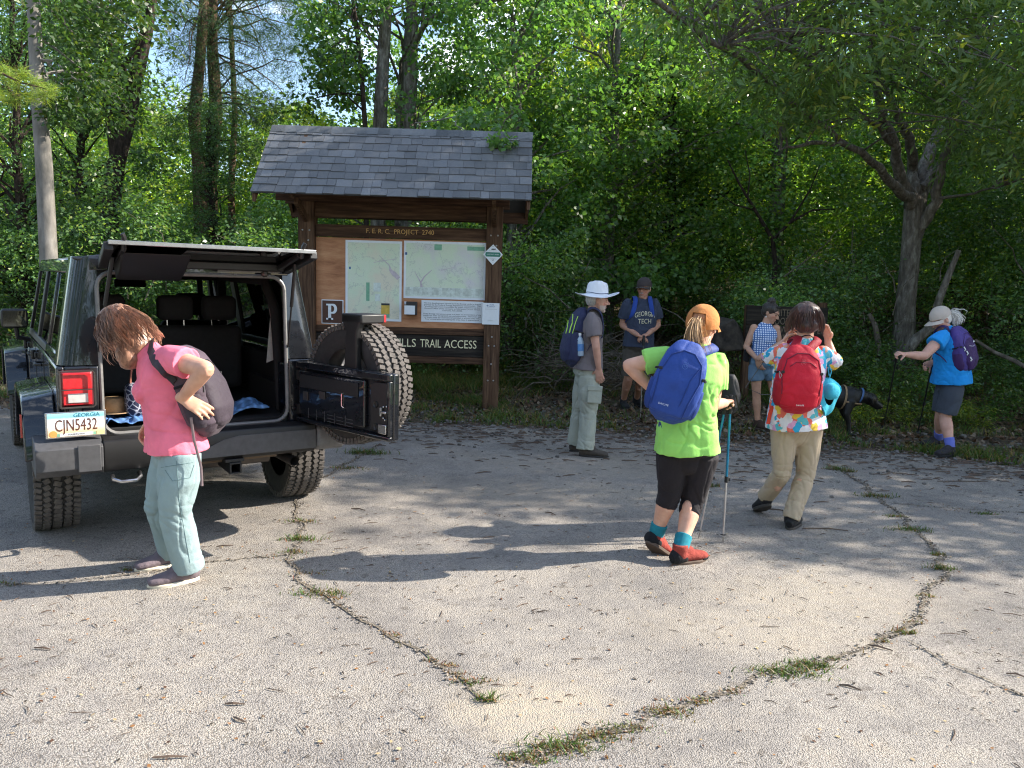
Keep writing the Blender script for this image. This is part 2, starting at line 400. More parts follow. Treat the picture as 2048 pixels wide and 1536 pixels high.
def blades(name, base, hgt, width, greens, rngx, lean=.5, label=None, kind='stuff'):
    """base (n,3) -> triangular bent grass blades in one mesh"""
    n = len(base); hgt = np.asarray(hgt); az = rngx.uniform(0, 2 * np.pi, n); ln = rngx.uniform(.1, lean, n) * 1.6
    d = np.stack([np.cos(az) * ln, np.sin(az) * ln, np.ones(n)], 1); s = np.stack([-np.sin(az + rngx.normal(0, .8, n)), np.cos(az), np.zeros(n)], 1) * (width / 2)
    d2 = d * np.array([1.9, 1.9, .75]); h = hgt[:, None]
    p0 = base - s; p1 = base + s; m0 = base + d * h * .5 - s * .8; m1 = base + d * h * .5 + s * .8; tp = base + d * h * .5 + d2 * h * .5
    V = np.stack([p0, p1, m1, m0, tp], 1).reshape(-1, 3); i = np.arange(n) * 5
    F1 = np.stack([i, i + 1, i + 2, i + 3], 1); F2 = np.stack([i + 3, i + 2, i + 4, i + 4], 1)
    c = np.repeat(greens, 5, axis=0)
    return np_mesh(name, V, np.concatenate([F1, F2[:, [0, 1, 2, 2]]]) if False else F1, GRASS, col=c) if False else _blmesh(name, V, F1, F2[:, :3], c)
def _blmesh(name, V, Fq, Ft, c):
    me = bpy.data.meshes.new(name); nq, ntt = len(Fq), len(Ft)
    me.vertices.add(len(V)); me.vertices.foreach_set('co', V.astype(np.float32).ravel())
    lv = np.concatenate([Fq.ravel(), Ft.ravel()]).astype(np.int32); me.loops.add(len(lv)); me.loops.foreach_set('vertex_index', lv)
    me.polygons.add(nq + ntt); me.polygons.foreach_set('loop_start', np.concatenate([np.arange(nq) * 4, nq * 4 + np.arange(ntt) * 3]).astype(np.int32))
    me.update(calc_edges=True); a = me.color_attributes.new('Col', 'FLOAT_COLOR', 'POINT'); cc = np.ones((len(V), 4), np.float32); cc[:, :3] = c; a.data.foreach_set('color', cc.ravel())
    me.materials.append(GRASS); o = bpy.data.objects.new(name, me); COL.objects.link(o); return o
def leaf_mat(name, gloss=.35, trans=.45, tint=(1.15, 1.25, .45), rough=.45):
    t = NT(name); c = t.attr(); t.col(c); t.set(Roughness=rough); t.bs.inputs['Specular IOR Level'].default_value = gloss
    tr = t.n('BsdfTranslucent'); cc = t.mix(1.0, c, tint, 'MULTIPLY'); t.l(cc, tr.inputs['Color']); ms = t.n('MixShader'); ms.inputs[0].default_value = trans
    t.l(t.bs.outputs[0], ms.inputs[1]); t.l(tr.outputs[0], ms.inputs[2]); t.l(ms.outputs[0], t.out.inputs['Surface']); return t.m
GRASS = leaf_mat('grass_blades', .3, .35, (1.2, 1.2, .5))
# weeds along cracks: where the photo shows tufts (px, py, spread m, n, height, dryness)
TF = [(604, 1045, .10, 130, .04, .5), (606, 1082, .11, 200, .06, .2), (588, 1108, .07, 90, .04, .5), (640, 1190, .13, 240, .05, .3), (665, 1200, .06, 70, .03, .8), (790, 1275, .05, 60, .03, .9),
      (865, 1325, .04, 40, .03, .9), (895, 1335, .05, 70, .03, .9), (915, 1352, .04, 60, .03, .9), (945, 1368, .07, 120, .035, .5), (975, 1405, .045, 70, .07, .3), (1060, 1520, .10, 220, .04, .4), (1130, 1500, .12, 320, .05, .35),
      (1200, 1478, .10, 200, .04, .5), (1250, 1462, .09, 200, .03, .4), (1330, 1430, .09, 220, .04, .6), (1395, 1408, .06, 120, .03, .8), (1465, 1388, .05, 90, .03, .7), (1570, 1350, .14, 420, .05, .15), (1620, 1335, .09, 240, .05, .2),
      (1662, 1322, .04, 70, .03, .5), (1765, 1285, .04, 80, .03, .6), (1808, 1268, .06, 120, .04, .5), (1830, 1248, .04, 60, .03, .7), (1855, 1195, .06, 80, .03, .7), (1885, 1140, .08, 130, .06, .2), (1875, 1112, .05, 80, .04, .4),
      (1825, 1062, .13, 260, .05, .2), (1790, 1035, .08, 110, .04, .4), (1757, 995, .14, 220, .06, .3), (1670, 940, .10, 130, .08, .2), (1695, 945, .07, 100, .08, .3), (735, 908, .18, 420, .09, .1), (688, 938, .13, 160, .05, .5),
      (255, 1143, .05, 50, .03, .5), (15, 1170, .08, 70, .03, .6), (1970, 1030, .08, 140, .04, .1), (1425, 975, .06, 60, .07, .4), (1880, 1018, .3, 120, .02, .7), (560, 1115, .2, 90, .02, .7), (620, 1150, .1, 60, .03, .8)]
bs, hs, cs = [], [], []
for px, py, sp, n, h, dry in TF:
    g0 = G(px, py); q = rng.normal(0, 1, (n, 2)) * np.array([sp, sp * .38]) * .6
    near = min(crack_pts, key=lambda c: (c[0] - g0).length)[0]
    for k in range(n):
        bs.append((g0.x + q[k, 0], g0.y + q[k, 1], .006)); hs.append(h * rng.uniform(.15, .72))
        d = rng.random() < dry; cs.append((.26 * rng.uniform(.6, 1.2), .17 * rng.uniform(.6, 1.1), .06) if d else (.085 * rng.uniform(.6, 1.4), .14 * rng.uniform(.7, 1.2), .025))
for c0, ci in crack_pts:
    if ci in (0, 1, 4) and rng.random() < .5:
        for k in range(3):
            bs.append((c0.x + rng.normal(0, .015), c0.y + rng.normal(0, .01), .006)); hs.append(rng.uniform(.008, .025)); cs.append((.2 * rng.uniform(.5, 1.2), .14 * rng.uniform(.5, 1.2), .05))
tag(blades('crack_weeds', np.array(bs), np.array(hs), .005, np.array(cs), rng, .8), kind='stuff')
# grass and weeds on the verge
def scatter_verge(n, xr, yr, test):
    out = []
    while len(out) < n:
        x = rng.uniform(*xr); y = rng.uniform(*yr)
        if y > edge_y(x) - .1 and test(x, y): out.append((x, y, terrain_h(x, y)))
    return np.array(out)
def patchy(x, y): return noise.noise(Vector((x * .9, y * 1.3, 11))) + .35 * noise.noise(Vector((x * 3, y * 3, 2))) > rng.uniform(-.15, .35)
b = scatter_verge(75000, (-9, 12), (7.0, 15), lambda x, y: patchy(x, y) and not (1.3 < x < 3.8 and y < 13.5 and rng.random() < .85) and not (x > 5.2 and rng.random() < .72))
n = len(b); k = rng.random(n); dry = k < .22
cg = np.stack([.06 + .05 * rng.random(n), .105 + .07 * rng.random(n), .02 + .02 * rng.random(n)], 1); cg[dry] = np.stack([.22 + .1 * rng.random(dry.sum()), .17 + .06 * rng.random(dry.sum()), .07 + 0 * rng.random(dry.sum())], 1)
hh = rng.uniform(.03, .15, n) * (1 + (b[:, 1] > 11.2) * .8)
tag(blades('grass', b, hh, .009, cg, rng, .7), kind='stuff')
# leaf litter
def litter(name, pos, size, cols, mat, tilt=.5, rngx=rng):
    n = len(pos); az = rngx.uniform(0, 2 * np.pi, n); s = size[:, None]
    a = np.stack([np.cos(az), np.sin(az), rngx.normal(0, tilt, n)], 1) * s; b = np.stack([-np.sin(az), np.cos(az), rngx.normal(0, tilt, n)], 1) * s * .32
    V = np.stack([pos - a * .5, pos + b, pos + a * .5, pos - b], 1).reshape(-1, 3); i = np.arange(n) * 4
    return np_mesh(name, V, np.stack([i, i + 1, i + 2, i + 3], 1), mat, col=np.repeat(cols, 4, axis=0))
M_LIT = leaf_mat('dead_leaves', .3, .15, (1, .9, .7), .6)
xs_, ys_ = rng.uniform(-10, 13, 60000), rng.uniform(7.0, 17, 60000)
pos = np.array([(x, y, terrain_h(x, y) + .02) for x, y in zip(xs_, ys_) if y > edge_y(x) + .25 - rng.exponential(.25)])
n = len(pos); pal = np.array([(.12, .065, .035), (.17, .10, .055), (.07, .04, .025), (.21, .145, .09), (.14, .07, .035), (.045, .03, .022), (.27, .20, .14)])
tag(litter('leaf_litter', pos, rng.uniform(.03, .09, n), pal[rng.integers(0, 7, n)] * rng.uniform(.7, 1.1, (n, 1)), M_LIT), kind='stuff')
# twigs, bark chips and needles on the asphalt
M_TWIG = simple('twig_bark', (.10, .065, .045), .85, var=.5, nscale=9)
mb = MB(); 
def twig(x, y, L, a, r, z=.012, col=.5):
    p = Vector((x, y, z)); d = Vector((math.cos(a), math.sin(a), 0)); q = [p - d * L / 2, p + Vector((random.uniform(-.1, .1) * L, random.uniform(-.1, .1) * L, r)), p + d * L / 2]
    mb.tube(q, [r * .6, r, r * .5], 4)
for k in range(1500):
    y = 1.9 + 7.3 * random.random() ** .8; x = random.uniform(-.75, .75) * y
    dens = .35 + .65 * (noise.noise(Vector((x * .7, y * .7, 4))) > -.05) 
    if y > 6.5 and random.random() < .3: continue
    if random.random() < dens: twig(x, y, random.choice((.015, .02, .03, .03, .045, .07)) * random.uniform(.7, 1.4), random.gauss(0, .9), random.uniform(.0012, .0032))
for k in range(1500):
    x = random.uniform(-2, 7.5); y = edge_y(x) - abs(random.gauss(0, .8)); twig(x, y, random.uniform(.03, .16), random.gauss(0, .35), random.uniform(.003, .006))
for px, py, L, a in [(450, 595 + 500, .1, .3), (716, 1022, .12, -.35), (1100, 1030, .10, -.7), (1245, 900, .3, .1), (1650, 1062, .32, -.08), (340, 1520, .12, .1), (470, 1413, .08, 0), (480, 1445, .07, -.5), (85, 1302, .08, -.1), (1700, 1380, .09, -.5), (1760, 1300, .11, -.5), (2030, 1355, .07, -.4), (1560, 1025, .3, -.5), (1925, 965, .5, .1), (1850, 940, .4, -.1)]:
    g0 = G(px, py); twig(g0.x, g0.y, L, a, .005)
tag(mb.build('fallen_twigs', M_TWIG, fix=False), kind='stuff')
n = 2600; y = 1.9 + 7 * rng.random(n) ** .9; x = rng.uniform(-.75, .75, n) * y
tag(litter('dry_leaf_bits', np.stack([x, y, np.full(n, .014)], 1), rng.uniform(.006, .024, n), np.array([(.30, .14, .05), (.10, .05, .03), (.45, .33, .18), (.06, .05, .04)])[rng.integers(0, 4, n)], M_LIT, .15), kind='stuff')
# gravel at the edge of the asphalt
mb = MB()
for k in range(2600):
    x = random.uniform(-3, 7.5); y = edge_y(x) + random.gauss(.1, .75); r = random.uniform(.006, .02) * (1.6 if random.random() < .05 else 1); z = max(.008, terrain_h(x, y)) + r * .3
    mb.col = random.uniform(.25, .8); mb.box((x, y, z), (r * 1.8, r * 1.3, r), Matrix.Rotation(random.uniform(0, 6), 3, 'Z') @ Matrix.Rotation(random.uniform(-.5, .5), 3, 'X'))
t = NT('gravel_stone'); t.col(t.mix(1.0, (.26, .235, .21), t.attr(), 'MULTIPLY')); t.set(Roughness=.85)
tag(mb.build('gravel', t.m, fix=False), kind='stuff')
# ------------------------------------------------------------------ trees and undergrowth
LEAF = leaf_mat('broad_leaf', .6, .48, (1.28, 1.4, .5), .38)
LEAF_NEAR = leaf_mat('long_glossy_leaf', .45, .42, (1.3, 1.3, .4), .42)
NEEDLE = leaf_mat('pine_needles', .3, .4, (1.3, 1.3, .5), .5)
def bark(name, a, b, c, sc=14, strength=.8):
    t = NT(name); v = t.coord(scale=(1, 1, .32)); f = t.noise(v, sc, 8, .7); t.col(t.ramp(f, [(.30, a), (.52, b), (.70, c)])); t.set(Roughness=.95)
    t.bs.inputs['Specular IOR Level'].default_value = .15; t.bump(t.math('ADD', t.voro(v, sc * 1.6), f), strength, .03); return t.m
BARK = bark('grey_bark', (.06, .05, .042), (.17, .15, .13), (.34, .32, .29))
BARK_D = bark('dark_bark', (.015, .011, .009), (.040, .030, .024), (.08, .06, .05))
BARK_P = bark('pine_bark', (.035, .022, .015), (.10, .062, .042), (.18, .12, .085), 9)
BARK_W = bark('pale_smooth_bark', (.10, .095, .085), (.20, .185, .165), (.29, .27, .245), 5, .25)
BARK_T = bark('dry_twig_bark', (.05, .042, .034), (.12, .10, .08), (.22, .19, .16), 20, .3)

def leaf_arrays(C, rgx, L, W, up=.6, droop=.0, axis=None, var=.3):
    """C (n,3) leaf base points -> V (4n,3)"""
    n = len(C)
    d = rgx.normal(0, 1, (n, 3)); 
    if axis is not None: d = d * .55 + axis
    d[:, 2] = d[:, 2] * .6 - droop; d /= np.linalg.norm(d, axis=1)[:, None] + 1e-9
    nn = rgx.normal(0, 1, (n, 3)); nn[:, 2] += up * 2.2; s = np.cross(d, nn); s /= np.linalg.norm(s, axis=1)[:, None] + 1e-9
    up_ = np.cross(s, d)
    Ls = (L * rgx.uniform(1 - var, 1 + var, n))[:, None]; Ws = Ls * (W / L)
    fold = up_ * Ls * .08
    return np.stack([C, C + d * Ls * .45 + s * Ws * .5 + fold, C + d * Ls - fold, C + d * Ls * .45 - s * Ws * .5 + fold], 1).reshape(-1, 3)
def green(n, rgx, base, spread=.35, yel=.12):
    k = 1.22 * rgx.uniform(1 - spread, 1 + spread, n)[:, None]; c = np.array(base)[None, :] * np.array([.94, .98, 1.08]) * k
    y = rgx.random(n) < yel; c[y] = c[y] * np.array([1.9, 1.35, .8]); return np.repeat(np.clip(c, 0, .6), 4, axis=0)
def quads(n): i = np.arange(n) * 4; return np.stack([i, i + 1, i + 2, i + 3], 1)
def cluster_points(centres, radii, per, rgx, flat=.75):
    """points in the outer part of many small ellipsoids"""
    m = len(centres); c = np.repeat(centres, per, axis=0); r = np.repeat(radii, per)[:, None]
    d = rgx.normal(0, 1, (m * per, 3)); d /= np.linalg.norm(d, axis=1)[:, None]; d *= rgx.uniform(.25, 1, (m * per, 1)) ** .5; d[:, 2] *= flat
    return c + d * r, d
def limb(mb, a, b, r0, r1, k=5, wob=.06, seg=6):
    a = Vector(a); b = Vector(b); L = (b - a).length; pts = []; rr = []
    for i in range(k + 1):
        f = i / k; p = a.lerp(b, f); w = wob * L * math.sin(math.pi * f)
        p += Vector((random.gauss(0, w), random.gauss(0, w), random.gauss(0, w * .5) + .10 * L * math.sin(math.pi * f))); pts.append(p); rr.append(r0 + (r1 - r0) * f)
    mb.tube(pts, rr, seg); return pts
def crown_mesh(name, seed, H, rad, ncl, per, L, W, base, yel=.12, shape='oval', clr=.55):
    """returns (leaf mesh data, twig mesh builder) around a trunk axis at origin, crown from .25H to H"""
    rx = np.random.default_rng(seed); cs = []
    while len(cs) < ncl:
        z = rx.uniform(.12, 1); a = rx.uniform(0, 2 * np.pi); prof = math.sin(math.pi * min(1, (z - .02) / .98) ** .75) ** .6 if shape == 'oval' else (1.02 - z)
        r = rad * prof * rx.uniform(.25, 1.0) ** .6; cs.append((r * math.cos(a), r * math.sin(a), H * z))
    cs = np.array(cs); rr = rx.uniform(.5, 1.2, ncl) * clr; p, d = cluster_points(cs, rr, per, rx); n = len(p)
    V = leaf_arrays(p, rx, L, W, .5, .35, d * .5); c = green(n, rx, base, .3, yel); c = c * np.repeat(np.repeat(rx.uniform(.75, 1.25, ncl), per), 4)[:, None]
    return V, quads(n), c, cs
def add_tree(name, label, cat, group, base, H, trunk_r, crown, trunk_pts=None, bark=None, leafmat=None, rot=0, scale=1.0, me=None):
    root = thing(name, label, cat, base, 0, group)
    return root
TREE_KINDS = {}
def tree_kind(key, seed, H, rad, ncl, per, L, W, base, bark, mat, yel=.12, shape='oval', tr=.16, clr=.55, lean=0):
    random.seed(seed); V, Fq, c, cs = crown_mesh(key, seed, H, rad, ncl, per, L, W, base, yel, shape, clr)
    o = np_mesh('crown', V, Fq, mat, col=c); mb = MB(); pts = [(0, 0, -.6)]; rr = [tr * 1.25]
    for i in range(1, 9): f = i / 8; pts.append((random.gauss(0, .05) * H * .2 * f + lean * f, random.gauss(0, .05) * H * .2 * f, H * .95 * f)); rr.append(tr * (1 - .88 * f))
    mb.tube(pts, rr, 9)
    for q in cs[::2]:
        z0 = max(.1 * H, q[2] - rad * .5 * random.random() - .3); f = min(.99, z0 / (H * .95)); j = min(7, int(f * 8)); a = Vector(pts[j]).lerp(Vector(pts[j + 1]), f * 8 - j); limb(mb, a, q, tr * .28 * (1 - f * .7) + .012, .006, 4, .05, 5)
    t = mb.build('trunk', bark, smooth=60, fix=False); me = (o.data, t.data); bpy.data.objects.remove(o); bpy.data.objects.remove(t); TREE_KINDS[key] = me; return me
def plant_tree(name, key, label, cat, group, x, y, rot, s, sz=None, z=None):
    root = thing(name, label, cat, (x, y, terrain_h(x, y) - .05 if z is None else z), rot, group); root.scale = (s, s, sz or s)
    for nm, me in zip(('crown', 'trunk'), TREE_KINDS[key]):
        o = bpy.data.objects.new(nm, me); COL.objects.link(o); o.parent = root
    return root
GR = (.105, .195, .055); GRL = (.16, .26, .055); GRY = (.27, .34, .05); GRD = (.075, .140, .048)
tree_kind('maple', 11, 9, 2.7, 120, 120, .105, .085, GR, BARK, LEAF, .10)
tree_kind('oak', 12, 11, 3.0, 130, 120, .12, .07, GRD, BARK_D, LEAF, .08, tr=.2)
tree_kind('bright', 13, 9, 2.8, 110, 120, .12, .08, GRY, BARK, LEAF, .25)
tree_kind('tall', 14, 14, 3.4, 170, 120, .13, .085, GRL, BARK, LEAF, .2, tr=.22)
tree_kind('big', 15, 13, 4.0, 160, 125, .15, .10, GR, BARK, LEAF, .1, tr=.25, clr=.8)
tree_kind('cedar', 16, 8, 1.7, 150, 110, .07, .022, GRD, BARK_D, LEAF, .05, 'cone', tr=.12, clr=.45)
TREES = [
 # name, kind, x, y, rot, scale, zscale, label
 ('maple_tree', 'maple', -2.3, 15.5, 0, .9, .9, 'leafy green maple rising behind the left half of the shingled kiosk roof'),
 ('maple_tree', 'maple', -.1, 14.8, 2, .85, .85, 'green maple spreading directly over the right end of the kiosk roof'),
 ('maple_tree', 'maple', 1.9, 16, 4, 1.0, .95, 'dense maple just right of the kiosk roof above the white sun hat'),
 ('oak_tree', 'oak', 3.4, 17.5, 1, .8, .8, 'dark crowned oak above the man in the grey cap'),
 ('cedar_tree', 'cedar', -5.3, 13.6, 0, .8, .55, 'narrow dark cedar rising above the open rear of the black vehicle'),
 ('cedar_tree', 'cedar', -8.2, 13.0, 2, .95, .95, 'dark evergreen at the left edge beside the pale trunk'),
 ('oak_tree', 'oak', -8.6, 15.5, 3, .62, .62, 'low dark oak crown between the pale trunk and the leaning trunk'),
 ('oak_tree', 'oak', -11.6, 16.5, 5, .9, .85, 'dark oak crown cut by the left edge behind the door mirror'),
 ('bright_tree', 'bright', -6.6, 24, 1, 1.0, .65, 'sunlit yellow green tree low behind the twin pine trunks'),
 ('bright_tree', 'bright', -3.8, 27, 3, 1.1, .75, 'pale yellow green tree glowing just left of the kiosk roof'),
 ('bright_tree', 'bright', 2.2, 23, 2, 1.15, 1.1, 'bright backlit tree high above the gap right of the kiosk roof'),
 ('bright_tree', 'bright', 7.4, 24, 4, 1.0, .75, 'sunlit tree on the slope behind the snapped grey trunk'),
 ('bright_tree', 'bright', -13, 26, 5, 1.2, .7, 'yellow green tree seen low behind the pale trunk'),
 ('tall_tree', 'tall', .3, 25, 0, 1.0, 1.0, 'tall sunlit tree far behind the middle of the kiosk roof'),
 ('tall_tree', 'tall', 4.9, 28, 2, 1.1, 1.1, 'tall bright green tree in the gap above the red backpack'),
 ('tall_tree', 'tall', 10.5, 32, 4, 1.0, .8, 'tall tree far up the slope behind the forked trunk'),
 ('oak_tree', 'oak', 10.3, 18.5, 2, .9, .9, 'dark oak behind the woman in the bright blue shirt'),
 ('maple_tree', 'maple', 12.6, 16.5, 1, 1.0, 1.0, 'shaded maple at the right edge above the leaf strewn bank'),
 ('bright_tree', 'bright', 13, 25, 0, .9, .6, 'pale green tree right of the forked trunk, far up the slope'),
 ('tall_tree', 'tall', -17, 30, 3, 1.0, .8, 'distant tall tree at the far left of the wood'),
]
for nm, key, x, y, rot, s, sz, lab in TREES: plant_tree(nm, key, lab, 'tree', 'trees of the wood behind the car park', x, y, rot, s, sz)
for x, y, rot, s, lab in [(11.5, 9.3, 0, .95, 'big spreading tree shading the right side of the car park, outside the picture'), (13.8, 12.2, 2, 1.05, 'second big tree in the row right of the car park'), (17.5, 10.9, 4, 1.15, 'big tree farthest right along the car park edge'), (19.5, 15.5, 1, 1.2, 'big tree standing back from the right edge of the car park')]:
    plant_tree('shade_tree', 'big', lab, 'tree', 'big trees right of the car park', x, y, rot, s, .66 if x < 12 else None, z=0)
for k_, (x, y, rot, s) in enumerate([(-9, -14, 0, 1.1), (-3, -17, 2, 1.0), (4, -15, 4, 1.15), (10, -18, 1, 1.1), (-16, -12, 3, 1.1), (-22, -4, 5, 1.1), (17, -15, 2, 1.0), (-20, 5, 1, 1.0)]):
    plant_tree('roadside_tree', 'big', ('first', 'second', 'third', 'fourth', 'fifth', 'sixth', 'seventh', 'eighth')[k_] + ' tree of the wood on the camera side of the car park, behind the viewer', 'tree', 'trees behind the viewer', x, y, rot, s, .75, z=0)

# ---- the forked tree on the right
random.seed(5); root = thing('forked_tree', 'rough barked tree with a forked trunk and long drooping leaves behind the woman in blue', 'tree', tuple(P(1808, 700, 13.5)))
mb = MB(); Y = 13.5
def pl(pts): return [P(*q) for q in pts]
mb.tube(pl([(1806, 730, Y), (1806, 690, Y), (1812, 600, Y), (1820, 520, Y), (1826, 450, Y), (1832, 400, Y)]), [.23, .19, .16, .155, .16, .175], 16)
LIMBS = [([(1832, 410, Y), (1805, 385, Y - .3), (1760, 340, Y - .8), (1700, 290, Y - 1.3), (1640, 250, Y - 2)], [.12, .085, .065, .05, .03]),
 ([(1826, 400, Y), (1795, 345, Y - .2), (1785, 290, Y - .5), (1765, 225, Y - .9), (1750, 150, Y - 1.3), (1745, 20, Y - 2)], [.12, .09, .075, .065, .06, .03]),
 ([(1835, 410, Y), (1825, 340, Y + .2), (1822, 290, Y - .2), (1800, 230, Y - .6), (1770, 170, Y - 1), (1755, 60, Y - 1.5)], [.12, .09, .08, .07, .05, .03]),
 ([(1838, 420, Y), (1850, 330, Y + .4), (1870, 280, Y + .6), (1900, 240, Y + .6), (1960, 150, Y + .2), (1990, 20, Y)], [.14, .12, .09, .075, .05, .03]),
 ([(1835, 470, Y), (1868, 400, Y - .3), (1885, 330, Y - .5), (1905, 230, Y - .8), (1925, 120, Y - 1.2)], [.10, .085, .07, .05, .03]),
 ([(1840, 375, Y), (1880, 330, Y + .2), (1960, 230, Y - .6), (2060, 170, Y - 1.5)], [.08, .06, .05, .03]),
 ([(1700, 290, Y - 1.3), (1620, 285, Y - 2.0), (1560, 300, Y - 2.4)], [.04, .03, .012]), ([(1785, 290, Y - .5), (1720, 225, Y - 1.2), (1650, 150, Y - 2.2), (1560, 90, Y - 3)], [.05, .04, .035, .02]),
 ([(1640, 250, Y - 2), (1500, 130, Y - 3.5), (1380, 50, Y - 4.2), (1280, -20, Y - 4.8)], [.04, .04, .035, .03]), ([(1870, 400, Y - .3), (1950, 385, Y - 1), (2010, 370, Y - 1.5)], [.03, .02, .01])]
tips = []
for pts, rr in LIMBS:
    q = pl(pts); dense = []; dr = []
    for i in range(len(q) - 1):
        for k in range(4):
            f = k / 4; p = q[i].lerp(q[i + 1], f) + Vector((random.gauss(0, .02), random.gauss(0, .02), random.gauss(0, .02))); dense.append(p); dr.append(rr[i] + (rr[i + 1] - rr[i]) * f)
    dense.append(q[-1]); dr.append(rr[-1]); mb.tube(dense, dr, 9); tips += dense[len(dense) // 2:]
rx = np.random.default_rng(21); cs = []
# crown: leaf masses over the top right, between 8 and 13.5 m away
def rnd_px(box, n, yr):
    out = []
    for _ in range(n): out.append(tuple(P(rx.uniform(box[0], box[2]), rx.uniform(box[1], box[3]), rx.uniform(*yr))))
    return out
cs += rnd_px((1480, 150, 1700, 255), 26, (9.5, 11.5)); cs += rnd_px((1300, -60, 1700, 160), 60, (8.8, 12)); cs += rnd_px((1650, -60, 2100, 130), 85, (8.2, 12.5))
cs += rnd_px((1880, 120, 2100, 330), 42, (9, 12.5)); cs += rnd_px((1900, 260, 2080, 360), 12, (11, 13.5)); cs += rnd_px((1650, 110, 1900, 210), 16, (10, 13)); cs += rnd_px((1250, -200, 2150, -40), 110, (7.5, 12)); cs += rnd_px((2050, -150, 2500, 330), 90, (8, 13))
# the same crown seen from the ground: more mass up and to the right, out of frame
for _ in range(50): cs.append((rx.uniform(1.0, 9.5), rx.uniform(8.5, 14), rx.uniform(6.6, 9.5)))
cs = np.array(cs); ncl = len(cs); per = 60
for q in cs[::2]:
    tq = min(tips, key=lambda a: (a - Vector(q)).length); 
    if (tq - Vector(q)).length < 3.2: limb(mb, tq, q, .018, .005, 4, .05, 4)
p, d = cluster_points(cs, rx.uniform(.30, .55, ncl), per, rx); n = len(p); ax = np.repeat(rx.normal(0, .5, (ncl, 3)), per, axis=0) + d * .9
V = leaf_arrays(p, rx, .125, .036, .6, .45, ax); c = green(n, rx, (.125, .195, .060), .25, .1) * np.repeat(np.repeat(rx.uniform(.75, 1.3, ncl), per), 4)[:, None]
np_mesh('crown', V, quads(n), LEAF_NEAR, root, col=c); mb.build('trunk', BARK, root, smooth=60, fix=False)

# ---- snapped grey trunk, with its side branches
root = thing('snapped_tree', 'grey trunk snapped off below its leafy branches, seen above the red backpack', 'tree', tuple(P(1553, 640, 17)))
mb = MB(); mb.tube(pl([(1546, 660, 17), (1550, 560, 17), (1552, 440, 17), (1556, 360, 17), (1560, 285, 17)]), [.20, .185, .17, .165, .18], 12)
for pts, rr in [([(1558, 300, 17), (1520, 262, 16.6), (1470, 245, 16)], [.07, .05, .02]), ([(1562, 300, 17), (1600, 270, 16.7), (1660, 240, 16)], [.07, .045, .02]), ([(1560, 290, 17), (1570, 230, 17), (1600, 120, 17.4), (1590, 0, 17.5)], [.12, .08, .06, .03])]: mb.tube(pl(pts), rr, 8)
mb.build('trunk', BARK, root, smooth=60, fix=False)
cs = np.array(rnd_px((1440, 60, 1680, 260), 40, (16, 18))); p, d = cluster_points(cs, rx.uniform(.4, .7, len(cs)), 90, rx); n = len(p); np_mesh('crown', leaf_arrays(p, rx, .11, .06, .5, .3, d), quads(n), LEAF, root, col=green(n, rx, GR))

# ---- plain trunks whose crowns are out of sight above
def trunk_tree(name, label, pts, rr, bark, boxes=(), group=None, leaf=None, seg=12, side=()):
    q = pl(pts); root = thing(name, label, 'tree', tuple(q[0]), 0, group); mb = MB(); mb.tube(q, rr, seg)
    for s_, r_ in side: mb.tube(pl(s_), r_, 7)
    for i in range(6):
        a = q[-1].lerp(q[-2], random.random()); limb(mb, a, a + Vector((random.uniform(-1, 1), random.uniform(-1, 1), random.uniform(.1, .8))), .02, .005, 4, .05, 4)
    allc = []
    for (bx, n, yr, sz) in boxes: allc += [(c, sz) for c in rnd_px(bx, n, yr)]
    if allc:
        cs = np.array([a for a, _ in allc]); sz = np.array([b for _, b in allc]); L, W, col, per, mt = leaf or (.10, .06, GR, 90, LEAF)
        for c_ in cs[::2]:
            k = min(range(len(q) - 1), key=lambda j: (q[j] - Vector(c_)).length); a = q[k].lerp(q[k + 1], random.random())
            if (a - Vector(c_)).length < 4: limb(mb, a, c_, .022, .005, 4, .04, 4)
        p, d = cluster_points(cs, sz * rx.uniform(.7, 1.2, len(cs)), per, rx); n = len(p); V = leaf_arrays(p, rx, L, W, .5, .35, d); np_mesh('crown', V, quads(n), mt, root, col=green(n, rx, col))
    mb.build('trunk', bark, root, smooth=60, fix=False); return root
trunk_tree('pale_barked_tree', 'slender tree with a smooth pale grey trunk rising behind the roof of the black vehicle', [(100, 700, 10.8), (98, 530, 10.8), (88, 330, 10.8), (76, 180, 10.8), (66, 0, 10.8), (60, -160, 10.8)], [.125, .115, .105, .09, .078, .06], BARK_W,
    [((0, -150, 260, 40), 26, (10, 12), .45), ((130, 0, 300, 200), 22, (10.5, 12.5), .42), ((100, 180, 280, 260), 8, (10.5, 12), .35)], leaf=(.085, .045, (.045, .085, .022), 100, LEAF))
trunk_tree('leaning_tree', 'dark trunk leaning right against the sky left of the twin pines', [(205, 560, 14.5), (232, 330, 14.5), (252, 250, 14.5), (278, 130, 14.5), (296, 50, 14.5), (312, -60, 14.5)], [.17, .15, .14, .12, .10, .08], BARK_D,
    [((120, -120, 330, 60), 30, (13.5, 15.5), .5), ((150, 60, 270, 240), 12, (13.5, 15.5), .42)], leaf=(.11, .065, (.040, .078, .022), 90, LEAF), side=[([(232, 330, 14.5), (215, 210, 14.3), (250, 130, 14), (290, 60, 13.6)], [.09, .07, .055, .03]), ([(215, 210, 14.3), (225, 100, 14), (200, 20, 13.8)], [.06, .045, .02])])
